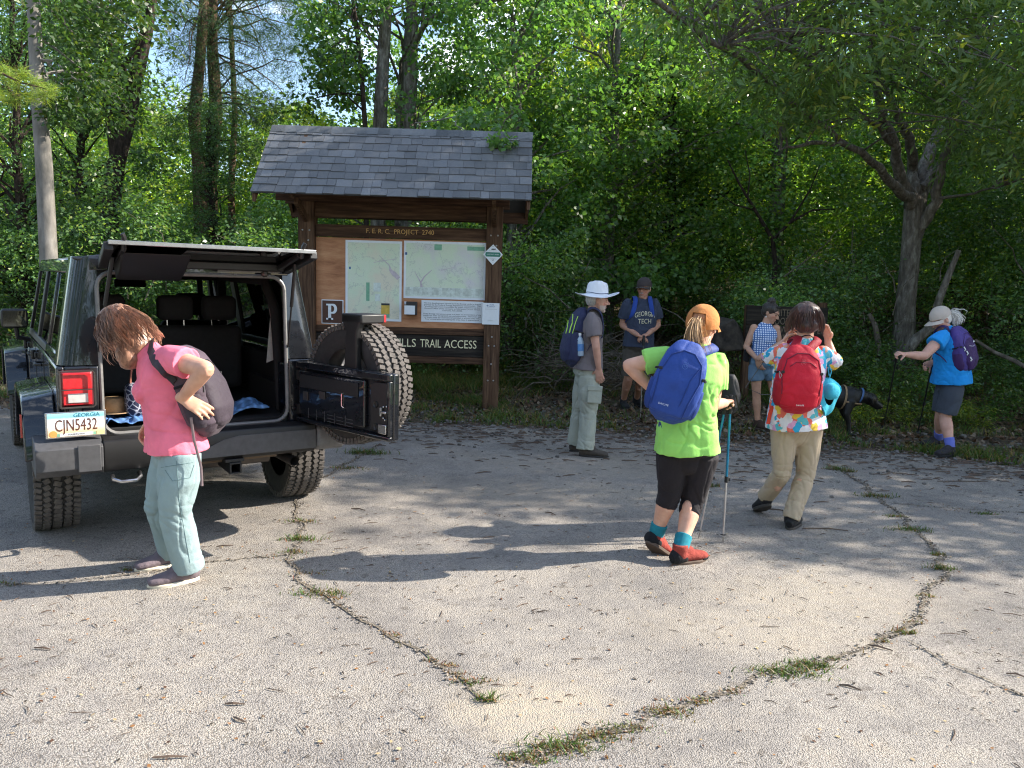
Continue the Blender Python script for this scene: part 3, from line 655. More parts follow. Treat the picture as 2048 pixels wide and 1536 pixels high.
for k, (pts, rr, lab, boxes) in enumerate([
    ([(405, 560, 16), (398, 330, 16), (388, 240, 16), (400, 120, 16), (412, -60, 16)], [.15, .13, .12, .10, .08], 'left one of the twin dark pine trunks against the sky', [((310, -60, 430, 260), 34, (15, 17), .42)]),
    ([(425, 580, 16.4), (420, 370, 16.4), (432, 210, 16.4), (424, 90, 16.4), (428, -60, 16.4)], [.16, .14, .13, .11, .08], 'right one of the twin dark pine trunks, with branches towards the kiosk', [((410, -60, 610, 240), 56, (15, 17.5), .45), ((450, 200, 560, 330), 18, (15, 17), .45)]),
    ([(468, 580, 17.5), (462, 380, 17.5), (470, 230, 17.5), (462, 60, 17.5), (455, -60, 17.5)], [.08, .075, .065, .05, .04], 'thinnest pine trunk, right of the twin trunks and left of the kiosk roof', [((460, 40, 600, 200), 12, (17, 18), .4)])]):
    trunk_tree('pine_tree', lab, pts, rr, BARK_P, boxes, 'pines left of the kiosk', (.15, .009, (.050, .095, .042), 260, NEEDLE))
trunk_tree('grey_trunk_tree', 'grey trunk standing behind the left part of the kiosk roof', [(752, 640, 14.5), (760, 250, 14.5), (766, 120, 14.5), (778, -60, 14.5)], [.15, .13, .115, .10], BARK, [((600, -60, 760, 60), 14, (13.5, 15), .4), ((640, 80, 720, 200), 6, (13.5, 15), .35)])
trunk_tree('grey_trunk_tree', 'grey trunk with a fork high up behind the middle of the kiosk roof', [(815, 640, 15), (818, 250, 15), (822, 110, 15), (826, 40, 15), (812, -60, 15)], [.16, .14, .125, .11, .08], BARK, [((830, -60, 1100, 30), 18, (13, 15), .45)], side=[([(824, 90, 15), (856, 40, 14.8), (905, 12, 14.4), (1040, -8, 13.8)], [.06, .05, .045, .03]), ([(826, 100, 15), (845, 60, 15.1), (850, -60, 15.2)], [.05, .045, .03])])
trunk_tree('thin_trunk_tree', 'thin dark trunk left of the two grey trunks above the kiosk roof', [(735, 640, 14), (730, 250, 14), (722, 130, 14), (706, 0, 14), (700, -60, 14)], [.05, .045, .04, .035, .03], BARK_D, [((590, 30, 720, 210), 14, (13, 14.5), .33)], leaf=(.09, .07, (.05, .10, .022), 70, LEAF))
# near pine twig with bright needles at the left edge
root = thing('pine_branch', 'sunlit yellow green pine branch reaching in from the left edge before the pale trunk', 'branch', tuple(P(-40, 130, 6.2))); mb = MB()
b0 = pl([(-60, 90, 6.2), (-10, 140, 6.2), (40, 165, 6.1), (95, 178, 6.0)]); mb.tube(b0, [.012, .010, .007, .004], 6); mb.build('stem', BARK_P, root, fix=False)
tp = pl([(5, 140, 6.2), (20, 160, 6.2), (45, 150, 6.1), (70, 165, 6.1), (100, 180, 6.0), (60, 195, 6.1), (25, 200, 6.1), (-5, 190, 6.2), (85, 195, 6.05), (40, 175, 6.1)])
cs = np.array([q[:] for q in tp]); p = np.repeat(cs, 190, axis=0) + rx.normal(0, .018, (1900, 3)); V = leaf_arrays(p, rx, .085, .0035, .5, 0, rx.normal(0, 1, (1900, 3)), .25); np_mesh('needles', V, quads(1900), NEEDLE, root, col=green(1900, rx, (.20, .27, .05)))

# ---- undergrowth: one thicket nobody could count
M_UND = leaf_mat('undergrowth_leaf', .7, .48, (1.28, 1.4, .5), .34)
def thicket(name, n_cl, xr, yr, hfun, per, L, W, base, seed, yel=.12, clr=.38, twigs=.25, zmin=.05, pale=0):
    rx = np.random.default_rng(seed); random.seed(seed); cs = []; cf = []
    while len(cs) < n_cl:
        x = rx.uniform(*xr); y = rx.uniform(*yr); h = hfun(x, y)
        if h <= 0: continue
        cs.append((x, y, terrain_h(x, y) + zmin + (h - zmin) * rx.uniform(0, 1) ** .85)); cf.append(.6 + .8 * (noise.noise(Vector((x * .8, y * .5, cs[-1][2] * .8 + seed))) + .5))
    cs = np.array(cs); cf = np.array(cf); p, d = cluster_points(cs, rx.uniform(.6, 1.25, n_cl) * clr, per, rx, .8); n = len(p)
    V = leaf_arrays(p, rx, L, W, .5, .2, d); c = green(n, rx, base, .35, yel) * np.repeat(np.repeat(cf, per), 4)[:, None]
    o = np_mesh(name, V, quads(n), M_UND, col=c); tag(o, kind='stuff'); return cs
def h_front(x, y):
    if 1.2 < x < 3.9 and y < 16 - abs(x - 2.5) or 3.0 < x < 5.3 and y < 12.4 or 5.9 < x < 7.7 and y < 13.6: return 0          # the gap where the trail starts
    if -3.2 < x < .6 and y < 12.6: return 0
    base = 2.6 if x < -3 else (2.3 if x < 1 else 1.9)
    if x > 4: base = 1.5 + .25 * min(5, x - 4)
    return base * (1 + .55 * noise.noise(Vector((x * .55, y * .3, 2)))) * min(1, max(0, y - 11.6 + (1.2 if x < -3 else 0)) / 1.3 + .15)
c1 = thicket('undergrowth', 2600, (-13, 14), (11.6, 16.5), h_front, 95, .065, .038, (.12, .205, .068), 31)
thicket('sapling_leaves', 900, (-1, 13), (14.5, 18.5), lambda x, y: (5.0 + .1 * x) * (1 + .3 * noise.noise(Vector((x * .5, y * .4, 3)))), 95, .09, .055, (.13, .23, .055), 36, .2, .5, zmin=1.4)
c2 = thicket('tall_thicket', 2100, (-18, 18), (17.5, 23), lambda x, y: (5.0 if x < -2 else 6.6 if x < 3 else 5.2 if x < 8.5 else 2.2) * (1 + .35 * noise.noise(Vector((x * .3, y * .3, 8)))), 90, .11, .07, (.16, .26, .055), 32, .2, .6)
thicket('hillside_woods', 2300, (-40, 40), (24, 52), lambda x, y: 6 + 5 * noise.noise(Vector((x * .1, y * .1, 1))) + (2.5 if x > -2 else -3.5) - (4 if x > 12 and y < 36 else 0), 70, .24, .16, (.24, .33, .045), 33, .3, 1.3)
thicket('roadside_weeds', 420, (4.6, 9.5), (9.9, 13.2), lambda x, y: 0 if 6.1 < x < 7.5 and y > 12 else .7 if y < 13 else 0, 60, .05, .022, (.060, .115, .026), 34, .15, .16)
thicket('fern_weeds', 130, (4.2, 6.2), (9.6, 11.2), lambda x, y: .3, 70, .05, .012, (.12, .17, .03), 35, .3, .14)
# bare twigs and dead branches in the thicket
random.seed(9); mb = MB()
for k in range(520):
    x = random.uniform(-11, 12); y = random.uniform(11.4, 14.5)
    if h_front(x, y) <= 0 and random.random() < .8: continue
    z = terrain_h(x, y) + random.uniform(0, 1.8); a = Vector((x, y, z)); L = random.uniform(.3, 1.3); d = Vector((random.gauss(0, .8), random.gauss(0, .4), random.uniform(-.1, 1.0))).normalized()
    limb(mb, a, a + d * L, random.uniform(.003, .012), .002, 4, .09, 4)
tag(mb.build('bare_twigs', BARK_T, fix=False), kind='stuff')
random.seed(3)
def stick(name, lab, cat, pts, rr, bk=BARK_T, side=()):
    q = pl(pts); mb = MB(); mb.tube(q, rr, 9)
    for s_, r_ in side: mb.tube(pl(s_), r_, 6)
    o = mb.build(name, bk, smooth=60, fix=False); return tag(o, lab, cat)
stick('leaning_pole', 'long grey dead limb leaning behind the woman in blue, right of the forked trunk', 'dead branch', [(1790, 735, 12.2), (1830, 680, 12), (1862, 655, 11.9), (1878, 600, 11.8), (1893, 560, 11.7), (1918, 500, 11.6)], [.10, .085, .07, .055, .05, .035], BARK)
stick('dead_stub', 'short curved grey stub left of the forked trunk', 'dead branch', [(1758, 712, 11.9), (1757, 690, 12), (1750, 650, 12), (1738, 628, 12)], [.04, .045, .04, .03], BARK_T)
stick('fallen_branch', 'long thin fallen branch on the leafy bank at the right edge', 'dead branch', [(1950, 680, 10.6), (1990, 705, 10.4), (2030, 722, 10.2), (2070, 745, 10)], [.02, .025, .03, .03], BARK_T)
stick('crooked_branch', 'pale crooked bare branch just above the right part of the kiosk roof', 'dead branch', [(830, 246, 11.6), (880, 240, 11.5), (915, 232, 11.4), (910, 250, 11.3), (932, 262, 11.2)], [.008, .010, .011, .009, .006], BARK_W, side=[([(880, 240, 11.5), (900, 225, 11.5), (918, 222, 11.5)], [.006, .005, .003])])
stick('dead_shrub', 'bare dark branching shrub before the snapped grey trunk', 'shrub', [(1548, 620, 14.5), (1550, 520, 14.5), (1545, 478, 14.5), (1510, 420, 14.4), (1480, 370, 14.3), (1455, 320, 14.2)], [.05, .045, .04, .03, .02, .01], BARK_D,
  side=[([(1548, 478, 14.5), (1580, 445, 14.6), (1625, 420, 14.7), (1670, 418, 14.8)], [.035, .028, .018, .01]), ([(1580, 445, 14.6), (1620, 380, 14.6), (1640, 330, 14.6)], [.022, .014, .008]), ([(1510, 420, 14.4), (1470, 410, 14.3), (1430, 380, 14.2)], [.02, .012, .006]), ([(1495, 395, 14.4), (1500, 350, 14.4), (1490, 300, 14.4)], [.018, .012, .006])])
# brush pile of dead branches between the kiosk and the man in the cap
mb = MB()
for k in range(260):
    a = Vector((random.uniform(.4, 2.2), random.uniform(11.2, 12.6), 0)); a.z = terrain_h(a.x, a.y) + random.uniform(.02, .8) * (1 - abs(a.x - 1.2) / 1.6 * .6); d = Vector((random.gauss(0, 1), random.gauss(0, .4), random.gauss(.15, .35))).normalized(); limb(mb, a, a + d * random.uniform(.3, 1.1), random.uniform(.004, .014), .003, 4, .08, 5)
tag(mb.build('brush_pile', BARK_T, fix=False), 'heap of dead branches on the ground behind the man in the white hat', 'brush pile')
# sprigs lying on the roof
root = thing('roof_sprig', 'green leafy sprig hanging over the ridge at the right end of the kiosk roof', 'branch', tuple(P(1000, 262, 10.3))); mb = MB(); mb.tube(pl([(1040, 215, 11), (1010, 240, 10.6), (1000, 262, 10.3), (998, 292, 10.0)]), [.012, .010, .006, .003], 5); mb.build('stem', BARK_T, root, fix=False)
cs = np.array([P(x, y, yy)[:] for x, y, yy in [(1000, 285, 9.95), (990, 278, 10), (1010, 283, 10), (1000, 262, 10.3), (985, 245, 10.5), (1015, 240, 10.6), (960, 240, 10.7), (935, 236, 10.8), (1040, 248, 10.6), (1030, 225, 10.8), (990, 225, 10.8), (955, 222, 11), (920, 225, 11)]])
p, d = cluster_points(cs, np.full(len(cs), .11), 26, rx); n = len(p); np_mesh('leaves', leaf_arrays(p, rx, .085, .07, .5, .4, d), quads(n), LEAF, root, col=green(n, rx, GR))
# ------------------------------------------------------------------ information kiosk
def wood(name, a, b, c, sc=(1, 1, 1), grain=38):
    t = NT(name); v = t.coord(scale=sc); n1 = t.noise(v, grain, 6, .65); n2 = t.noise(t.coord(), 2.5, 3)
    t.col(t.mix(t.math('MULTIPLY', n2, .35), t.ramp(n1, [(.32, a), (.5, b), (.68, c)]), a)); t.set(Roughness=.8); t.bs.inputs['Specular IOR Level'].default_value = .25
    t.bump(n1, .5, .006); return t.m
WV = wood('stained_post_wood', (.035, .018, .011), (.105, .056, .031), (.19, .112, .066), (1, 1, .06))
WH = wood('stained_board_wood', (.028, .014, .009), (.082, .041, .022), (.15, .084, .049), (.06, 1, 1))
WD = wood('dark_sign_wood', (.010, .008, .007), (.026, .021, .017), (.055, .044, .034), (.06, 1, 1))
t = NT('plywood'); v = t.coord(scale=(.35, 1, 1.6)); f = t.noise(v, 7, 8, .7); t.col(t.ramp(f, [(.3, (.24, .085, .034)), (.5, (.44, .19, .085)), (.72, (.58, .30, .15))])); t.set(Roughness=.65); t.bump(f, .2, .004); WP = t.m
M_YEL = simple('routed_letter_paint', (.80, .62, .24), .6); M_CRM = simple('cream_letter_paint', (.86, .78, .50), .6); M_ORG = simple('amber_letter_paint', (.62, .36, .12), .6)
M_BOLT = simple('galvanised_bolt', (.35, .33, .31), .4, .8); M_WHITE = simple('white_sign_face', (.78, .80, .82), .35, var=.03); M_INK = simple('black_ink', (.03, .03, .035), .6); M_GRN = simple('dark_green_ink', (.03, .20, .14), .5)
KY = 10.15
root = thing('information_kiosk', 'roofed brown timber notice board with maps and a grey shingled roof', 'kiosk', tuple(P(800, 815, KY)))
KZ = 0
def kp(px, py, y=KY): return P(px, py, y)
xl0, xl1 = kp(600, 620).x - .02, kp(629, 620).x; xr0, xr1 = kp(969, 620).x, kp(1001, 620).x
zt = 2.72
for a, b in ((xl0, xl1), (xr0, xr1)):
    mb = MB(); mb.bb((a, KY, -.3), (b, KY + .19, zt)); p = mb.build('post', WV, root, bevel=.006)
    for z, dx in [(2.30, -.045), (2.30, .045), (2.17, .03), (.98, 0), (.86, -.04), (.86, .035), (.62, 0), (.40, -.04), (.40, .035)]: mb = MB(); mb.ball(((a + b) / 2 + dx, KY - .002, z), (.013, .008, .013), 8, 5); mb.build('bolt', M_BOLT, p)
def Z(px, py): return kp(px, py).z
yb = KY + .07
def board(nm, z0, z1, y, d, mat, x0=xl1 + .003, x1=xr0 - .003, parent=root):
    mb = MB(); mb.bb((x0, y, z0), (x1, y + d, z1)); return mb.build(nm, mat, parent, bevel=.004)
zT1, zT0 = Z(800, 452), Z(800, 477); tb = board('title_board', zT0, zT1, yb - .02, .04, WH)
zP0 = Z(800, 655); board('plywood_panel', zP0, zT0 - .004, yb + .005, .02, WP)
zr0 = Z(800, 668); board('rail', zr0, zP0 - .002, yb - .015, .05, WH)
zs0 = Z(820, 712); nb = board('name_board', zs0, zr0 - .003, yb, .035, WD)
board('rail', Z(850, 727), zs0 - .003, yb - .015, .05, WH)
hd = board('header_beam', Z(800, 438), Z(800, 405), KY + .02, .06, WH)
M0 = lambda px, py, y: frame_m(P(px, py, y), (1, 0, 0), (0, 0, 1))
def M0z(x, z, y): return frame_m((x, y, z), (1, 0, 0), (0, 0, 1))
text('F. E. R. C.  PROJECT  2740', 'lettering', .085, M_ORG, M0(800, 464, yb - .0235), tb, width=kp(868, 464).x - kp(732, 464).x, extrude=.002)
for tx, pa, pb2 in (('BAD CREEK H', 641, 795), ('ILLS', 797, 830), ('TRAIL', 839, 881), ('ACCESS', 888, 953)): xa, xb_ = kp(pa, 685).x, kp(pb2, 685).x; text(tx, 'lettering', .155, M_CRM, M0z((xa + xb_) / 2, (zs0 + zr0) / 2 + .02, yb - .0035), nb, width=xb_ - xa, extrude=.002)
# maps
def mapmat(name, seed, land2):
    t = NT(name); v = t.coord(); mp = t.n('Mapping'); mp.inputs['Location'].default_value = (seed, seed * .7, 0); t.l(v, mp.inputs[0]); v = mp.outputs[0]
    a = t.noise(v, 2.2, 5); c = t.ramp(a, [(.35, (.72, .76, .62)), (.5, (.68, .77, .58)), (.65, tuple(q * 1.1 for q in land2))])
    w = t.n('TexNoise'); w.inputs['Scale'].default_value = 9; w.inputs['Detail'].default_value = 7; w.inputs['Roughness'].default_value = .65; t.l(v, w.inputs['Vector'])
    ln = t.math('ABSOLUTE', t.math('SUBTRACT', t.math('FRACT', t.math('MULTIPLY', w.outputs['Fac'], 14)), .5)); m = t.ramp(ln, [(.0, (1, 1, 1)), (.06, (0, 0, 0))]); c = t.mix(t.math('MULTIPLY', m, .35), c, (.30, .38, .30))
    rv = t.noise(v, 3.3, 8, .6); r2 = t.ramp(t.math('ABSOLUTE', t.math('SUBTRACT', rv, .5)), [(.0, (1, 1, 1)), (.012, (0, 0, 0))]); c = t.mix(t.math('MULTIPLY', r2, .38), c, (.26, .26, .30))
    dt = t.ramp(t.voro(v, 34), [(.0, (1, 1, 1)), (.09, (0, 0, 0))]); c = t.mix(t.math('MULTIPLY', dt, .6), c, (.10, .12, .10)); t.col(c); t.set(Roughness=.4); return t.m
MAP1 = mapmat('trail_map_print', 1.3, (.68, .64, .50)); MAP2 = mapmat('river_map_print', 5.1, (.62, .60, .60))
yf = yb + .003
def sheet(nm, x0, z0, x1, z1, face, y=yf, th=.006, margin=.03, lab=None, frame=M_WHITE):
    mb = MB(); mb.bb((x0, y - th, z0), (x1, y, z1)); p = mb.build(nm, frame, root)
    if lab: p['label'] = lab
    if face: mb = MB(); mb.bb((x0 + margin, y - th - .002, z0 + margin), (x1 - margin, y - th - .0005, z1 - margin)); mb.build('map_print', face, p)
    return p
def rect(p, nm, x0, z0, x1, z1, mat, off=.0045, y=yf - .006): mb = MB(); mb.bb((x0, y - off, z0), (x1, y - off + .0012, z1)); return mb.build(nm, mat, p)
def X(px, py=600): return P(px, py, yb).x
def ZZ(px, py): return P(px, py, yb).z
A = (X(691), ZZ(691, 640), X(803), ZZ(803, 483)); B = (X(807), ZZ(807, 596), X(970), ZZ(970, 489) + .02)
m1 = sheet('map_sheet', *A, MAP1, lab='tall map sheet left of centre'); m2 = sheet('map_sheet', *B, MAP2, lab='wide map sheet to the right')
aw, ah = A[2] - A[0], A[3] - A[1]; bw, bh = B[2] - B[0], B[3] - B[1]
M_BLK = simple('map_green_block', (.20, .42, .28), .4); M_GOLD = simple('map_gold_block', (.62, .42, .08), .4); M_PUR = simple('map_pink_area', (.56, .48, .52), .4); M_GRY = simple('map_text_grey', (.42, .46, .40), .5); M_PALE = simple('map_pale_block', (.66, .72, .66), .5); M_BLUE = simple('map_blue', (.06, .14, .30), .4)
def R1(nm, u0, v0, u1, v1, mat, off=.0045): return rect(m1, nm, A[0] + aw * u0, A[3] - ah * v1, A[0] + aw * u1, A[3] - ah * v0, mat, off)
def R2(nm, u0, v0, u1, v1, mat, off=.0045): return rect(m2, nm, B[0] + bw * u0, B[3] - bh * v1, B[0] + bw * u1, B[3] - bh * v0, mat, off)
R1('legend_block', .37, .52, .43, .75, M_BLK); R1('legend_block', .50, .52, .63, .63, M_PALE); R1('legend_block', .53, .66, .62, .75, M_PALE); R1('legend_block', .64, .80, .79, .91, M_GOLD); R1('legend_block', .64, .775, .79, .80, M_INK); R1('legend_block', .64, .91, .79, .955, M_BLK); R1('compass_mark', .065, .33, .095, .36, M_BLUE)
R2('legend_block', .77, .07, .98, .14, M_BLK); R2('legend_block', .01, .17, .46, .172, M_PALE); R2('legend_block', .37, .05, .46, .15, M_BLK); R2('compass_mark', .015, .20, .04, .245, M_BLUE); R2('legend_strip', .0 + .02, .80, .98, .955, M_PALE, .004)
mb = MB(); random.seed(4)
for k in range(120):
    u = random.uniform(.03, .33) if k < 50 else random.uniform(.36, .95); v_ = random.uniform(.03, .25) if k < 50 else random.uniform(.80, .97)
    if k >= 50 and .62 < u < .81: continue
    x = A[0] + aw * u; z = A[3] - ah * v_; w = random.uniform(.01, .03) if k >= 50 else .006; mb.bb((x, yf - .0115, z), (x + w, yf - .0105, z + .004))
mb.build('legend_text', M_INK if 0 else M_GRY, m1)
mb = MB()
for u0, u1 in [(.03, .10), (.12, .21), (.23, .31), (.35, .45), (.47, .55), (.57, .60), (.63, .70), (.73, .85), (.88, .96)]:
    for j in range(8):
        z = B[3] - bh * (.815 + .016 * j); mb.bb((B[0] + bw * u0, yf - .0125, z), (B[0] + bw * (u1 - random.uniform(0, .03)), yf - .0112, z + .004))
for k in range(40): x = B[0] + bw * random.uniform(.02, .36); z = B[3] - bh * random.uniform(.03, .15); mb.bb((x, yf - .0115, z), (x + .008, yf - .0105, z + .005))
mb.build('legend_text', M_GRY, m2)
# pink lake with arms on each map
def blob(pts, r, p, mat):
    mb = MB(); mb.tube([(x, yf - .0125, z) for x, z in pts], r, 6, flat=1, lat=(0, 1, 0)); 
    for i, v_ in enumerate(mb.v): mb.v[i] = (v_[0], yf - .0115 + (v_[1] - (yf - .0125)) * .03, v_[2])
    mb.build('lake_shape', mat, p)
uu = lambda u, v_: (A[0] + aw * u, A[3] - ah * v_); blob([uu(.78, .30), uu(.80, .36), uu(.86, .40), uu(.95, .46)], [.006, .02, .035, .03], m1, M_PUR); blob([uu(.60, .18), uu(.68, .24), uu(.78, .30)], [.003, .004, .006], m1, M_PUR); blob([uu(.50, .27), uu(.70, .24), uu(.88, .22)], .003, m1, M_PUR)
uu = lambda u, v_: (B[0] + bw * u, B[3] - bh * v_); blob([uu(.22, .80), uu(.21, .72), uu(.25, .62), uu(.34, .50)], [.02, .012, .009, .004], m2, M_PUR); blob([uu(.21, .72), uu(.17, .62), uu(.14, .55)], [.01, .006, .003], m2, M_PUR); blob([uu(.45, .50), uu(.55, .46), uu(.62, .44)], .0035, m2, M_PUR)
C_ = (X(843), ZZ(843, 640) - .0, X(967), ZZ(967, 609) + .035); ts = sheet('notice_sheet', C_[0], C_[1] - .02, C_[2], C_[3], None, lab='white sheet of printed text')
body = 'This is a development owned by Duke Energy under a license\ngranted by the Federal Energy Regulatory Commission.  The\nlicensing instrument is available for public inspection at the\nGeneral Office of the company at 526 South Church Street,\nCharlotte, NC 28202.\n\nDuke Energy recreation areas are open to all members of the\npublic for their designated use and enjoyment.  However, use\nof these areas for recreational activities is at your own risk.\nYour cooperation in keeping the area clean is appreciated.'
text(body, 'printed_text', .0235, M_INK, M0z((C_[0] + C_[2]) / 2, (C_[1] + C_[3]) / 2 - .01, yf - .0075), ts, width=(C_[2] - C_[0]) * .93, align='LEFT' if 0 else 'CENTER')
# P sign
pb = (X(643), ZZ(643, 647), X(687), ZZ(687, 600)); pc = ((pb[0] + pb[2]) / 2, (pb[1] + pb[3]) / 2)
mb = MB(); mb.bb((pb[0], yf - .008, pb[1]), (pb[2], yf, pb[3])); sg = mb.build('parking_plaque', M_WHITE, root, bevel=.012)
M_PB = simple('plaque_brown', (.085, .035, .022), .45); mb = MB(); mb.bb((pb[0] + .012, yf - .011, pb[1] + .012), (pb[2] - .012, yf - .0085, pb[3] - .012)); mb.build('plaque_face', M_PB, sg)
mb = MB(); x0, z0 = pc[0] - .075, pc[1] - .105; w = .15; yy = (yf - .016, yf - .012)
mb.bb((x0 + .02, yy[0], z0), (x0 + .06, yy[1], z0 + .21)); mb.bb((x0 - .005, yy[0], z0), (x0 + .085, yy[1], z0 + .022)); mb.bb((x0 - .005, yy[0], z0 + .188), (x0 + .02, yy[1], z0 + .21))
arc = [(x0 + .06 + (.03 + .048 * math.sin(a)) * 1.0, z0 + .145 - .065 * math.cos(a)) for a in np.linspace(0, math.pi, 14)]; arc_i = [(x0 + .06 + (.01 + .03 * math.sin(a)), z0 + .145 - .042 * math.cos(a)) for a in np.linspace(0, math.pi, 14)]
po = [(x0 + .06, z0 + .08)] + arc + [(x0 + .06, z0 + .21)]; pi_ = [(x0 + .06, z0 + .103)] + arc_i + [(x0 + .06, z0 + .187)]
n = len(po); mb.add([(x, yy[0], z) for x, z in po] + [(x, yy[0], z) for x, z in pi_], [(i, i + 1, n + i + 1, n + i) for i in range(n - 1)]); mb.build('letter', M_WHITE, sg)
# small box, papers, hanging notice, diamond
bx = (X(811), ZZ(811, 628), X(832), ZZ(832, 611)); mb = MB(); mb.bb((bx[0] + .02, yf - .09, bx[1] - .01), (bx[2] + .02, yf, bx[3] + .05)); tray = mb.build('leaflet_holder', simple('dark_metal_box', (.03, .025, .025), .5), root, bevel=.004)
mb = MB(); mb.bb((bx[0], yf - .102, bx[1]), (bx[2], yf - .094, bx[3])); mb.build('paper', M_WHITE, tray); mb = MB(); mb.bb((X(809), yf - .012, ZZ(809, 608) - .005), (X(814), yf - .001, ZZ(814, 603))); mb.build('paper_tag', M_WHITE, root)
yn = KY - .012; nx0, nx1 = P(964, 648, yn).x, P(998, 648, yn).x; nz0, nz1 = P(980, 649, yn).z, P(980, 606, yn).z
mb = MB(); mb.bb((nx0, yn - .004, nz0), (nx1, yn, nz1)); nt_ = mb.build('white_notice', M_WHITE, root); cx = (nx0 + nx1) / 2
text('DUKE\nENERGY', 'printed_text', .022, M_BLUE, M0z(cx + .012, nz1 - .035, yn - .0055), nt_); mb = MB(); mb.lathe([(.004, 0), (.011, 0)], (cx - .045, yn - .0055, nz1 - .035), (0, 1, 0), 14); mb.build('printed_mark', M_BLUE, nt_)
mb = MB()
for z, w in [(.065, .05), (.082, .08), (.225, .03), (.235, .04)]: mb.bb((cx - w, yn - .006, nz1 - z), (cx + w, yn - .005, nz1 - z + .003))
mb.build('printed_lines', M_GRY, nt_)
dc = P(986, 509, yn); mb = MB(); s_ = P(1006, 509, yn).x - dc.x; mb.prism([(0, s_), (s_, 0), (0, -s_ * 1.05), (-s_, 0)], lambda a, b, q: (dc.x + a, q, dc.z + b), yn - .004, yn); dia = mb.build('diamond_sign', M_WHITE, root)
mb = MB(); h = .028; mb.prism([(-s_ * .78, 0), (-s_ * .70, h), (s_ * .70, h), (s_ * .78, 0), (s_ * .70, -h), (-s_ * .70, -h)], lambda a, b, q: (dc.x + a, q, dc.z + b), yn - .007, yn - .0045); mb.build('green_band', M_GRN, dia)
text('WILD TROUT WATERS', 'printed_text', .022, M_WHITE, M0z(dc.x, dc.z, yn - .0085), dia, width=s_ * 1.2); mb = MB(); mb.ball((dc.x, yn - .006, dc.z + s_ * .52), (.026, .001, .008), 10, 6); mb.bb((dc.x + .022, yn - .007, dc.z + s_ * .52 - .008), (dc.x + .032, yn - .0055, dc.z + s_ * .52 + .008)); mb.lathe([(.010, 0), (.013, 0)], (dc.x, yn - .0055, dc.z - s_ * .52), (0, 1, 0), 12); mb.build('fish_emblem', M_INK, dia)
for dz, s0 in ((.10, .02), (.045, .05), (-.048, .035), (-.06, .045)): rect(dia, 'printed_line', dc.x - s0, dc.z + dz, dc.x + s0, dc.z + dz + .003, M_GRY, .002, yn - .004)
# roof
yE, yR = 9.42, 10.28; eL, eR = P(500, 384, yE), P(1062, 400, yE); rL, rR = P(545, 254, yR), P(1065, 270, yR)
zE = (eL.z + eR.z) / 2; zR = (rL.z + rR.z) / 2; x0, x1 = (eL.x + rL.x) / 2, (eR.x + rR.x) / 2
rf = tag(empty('roof', (x0, yE, zE), 0)); rf.parent = root; rf.matrix_parent_inverse = parent_world(root).inverted()
sd = Vector((0, yR - yE, zR - zE)); SL = sd.length; sd.normalize(); nrm = Vector((0, -sd.z, sd.y))
t = NT('asphalt_shingle'); v = t.coord(); c = t.mix(1.0, t.ramp(t.noise(v, 130, 3), [(.3, (.75, .77, .82)), (.7, (1.15, 1.15, 1.15))]), t.attr(), 'MULTIPLY'); lg = t.ramp(t.noise(v, 2.2, 4), [(.35, (.85, .86, .86)), (.65, (1.1, 1.08, 1.05))]); t.col(t.mix(1.0, c, lg, 'MULTIPLY')); t.set(Roughness=.95); t.bs.inputs['Specular IOR Level'].default_value = .2; t.bump(t.noise(v, 320, 2), .5, .003); M_SH = t.m
random.seed(12)
for sgn, nm in ((1, 'front_slope'), (-1, 'rear_slope')):
    mb = MB(); rows = 9; rh = SL / rows
    T = Matrix.Identity(4) if sgn == 1 else Matrix.Translation((0, 2 * yR, 0)) @ Matrix.Diagonal((1, -1, 1, 1)); mb.T = T
    mb.col = .1; b0 = Vector((x0, yE, zE)) - nrm * .012; mb.add([b0, b0 + Vector((x1 - x0, 0, 0)), b0 + Vector((x1 - x0, 0, 0)) + sd * SL, b0 + sd * SL], [(0, 1, 2, 3)])
    for r in range(rows):
        x = x0 - random.uniform(0, .1)
        while x < x1:
            w = random.choice((.11, .14, .17, .2, .13)); xa = max(x0 - .005, x); xb = min(x1 + .005, x + w); x += w
            if xb - xa < .01: continue
            g_ = random.uniform(.145, .185) * random.choice((1, 1, 1.13, .9)); mb.col = (g_ * .96, g_ * .985, g_ * 1.03); lift = random.choice((.010, .014, .018)); drop = random.choice((0, 0, .006, .012))
            q0 = Vector((xa + .002, yE, zE)) + sd * (r * rh - drop); q1 = Vector((xb - .002, yE, zE)) + sd * (r * rh - drop + random.uniform(-.002, .002)); u0 = Vector((xa + .002, yE, zE)) + sd * min(SL, (r + 1.05) * rh); u1 = Vector((xb - .002, yE, zE)) + sd * min(SL, (r + 1.05) * rh)
            vs = [q0, q1, u1 , u0, q0 + nrm * lift, q1 + nrm * lift, u1 + nrm * .003, u0 + nrm * .003]; mb.add(vs, [(4, 5, 6, 7), (0, 1, 5, 4), (0, 4, 7, 3), (1, 2, 6, 5)])
    mb.build(nm, M_SH, rf)
mb = MB(); k = 0; x = x0
while x < x1:
    w = .15; g_ = random.uniform(.10, .2); mb.col = (g_ * .95, g_, g_ * 1.05); a = Vector((x, yR, zR + .03)); b = Vector((min(x + w + .03, x1 + .01), yR, zR + .02 + .012))
    for sg_ in (1, -1):
        s2 = Vector((0, -sd.y * sg_, -sd.z)); mb.add([a, b, b + s2 * .13, a + s2 * .13 + Vector((0, 0, -.01)), a - Vector((0, 0, .012)), a + s2 * .13 - Vector((0, 0, .02))], [(0, 1, 2, 3), (0, 3, 5, 4)])
    x += w
mb.build('ridge_cap', M_SH, rf)
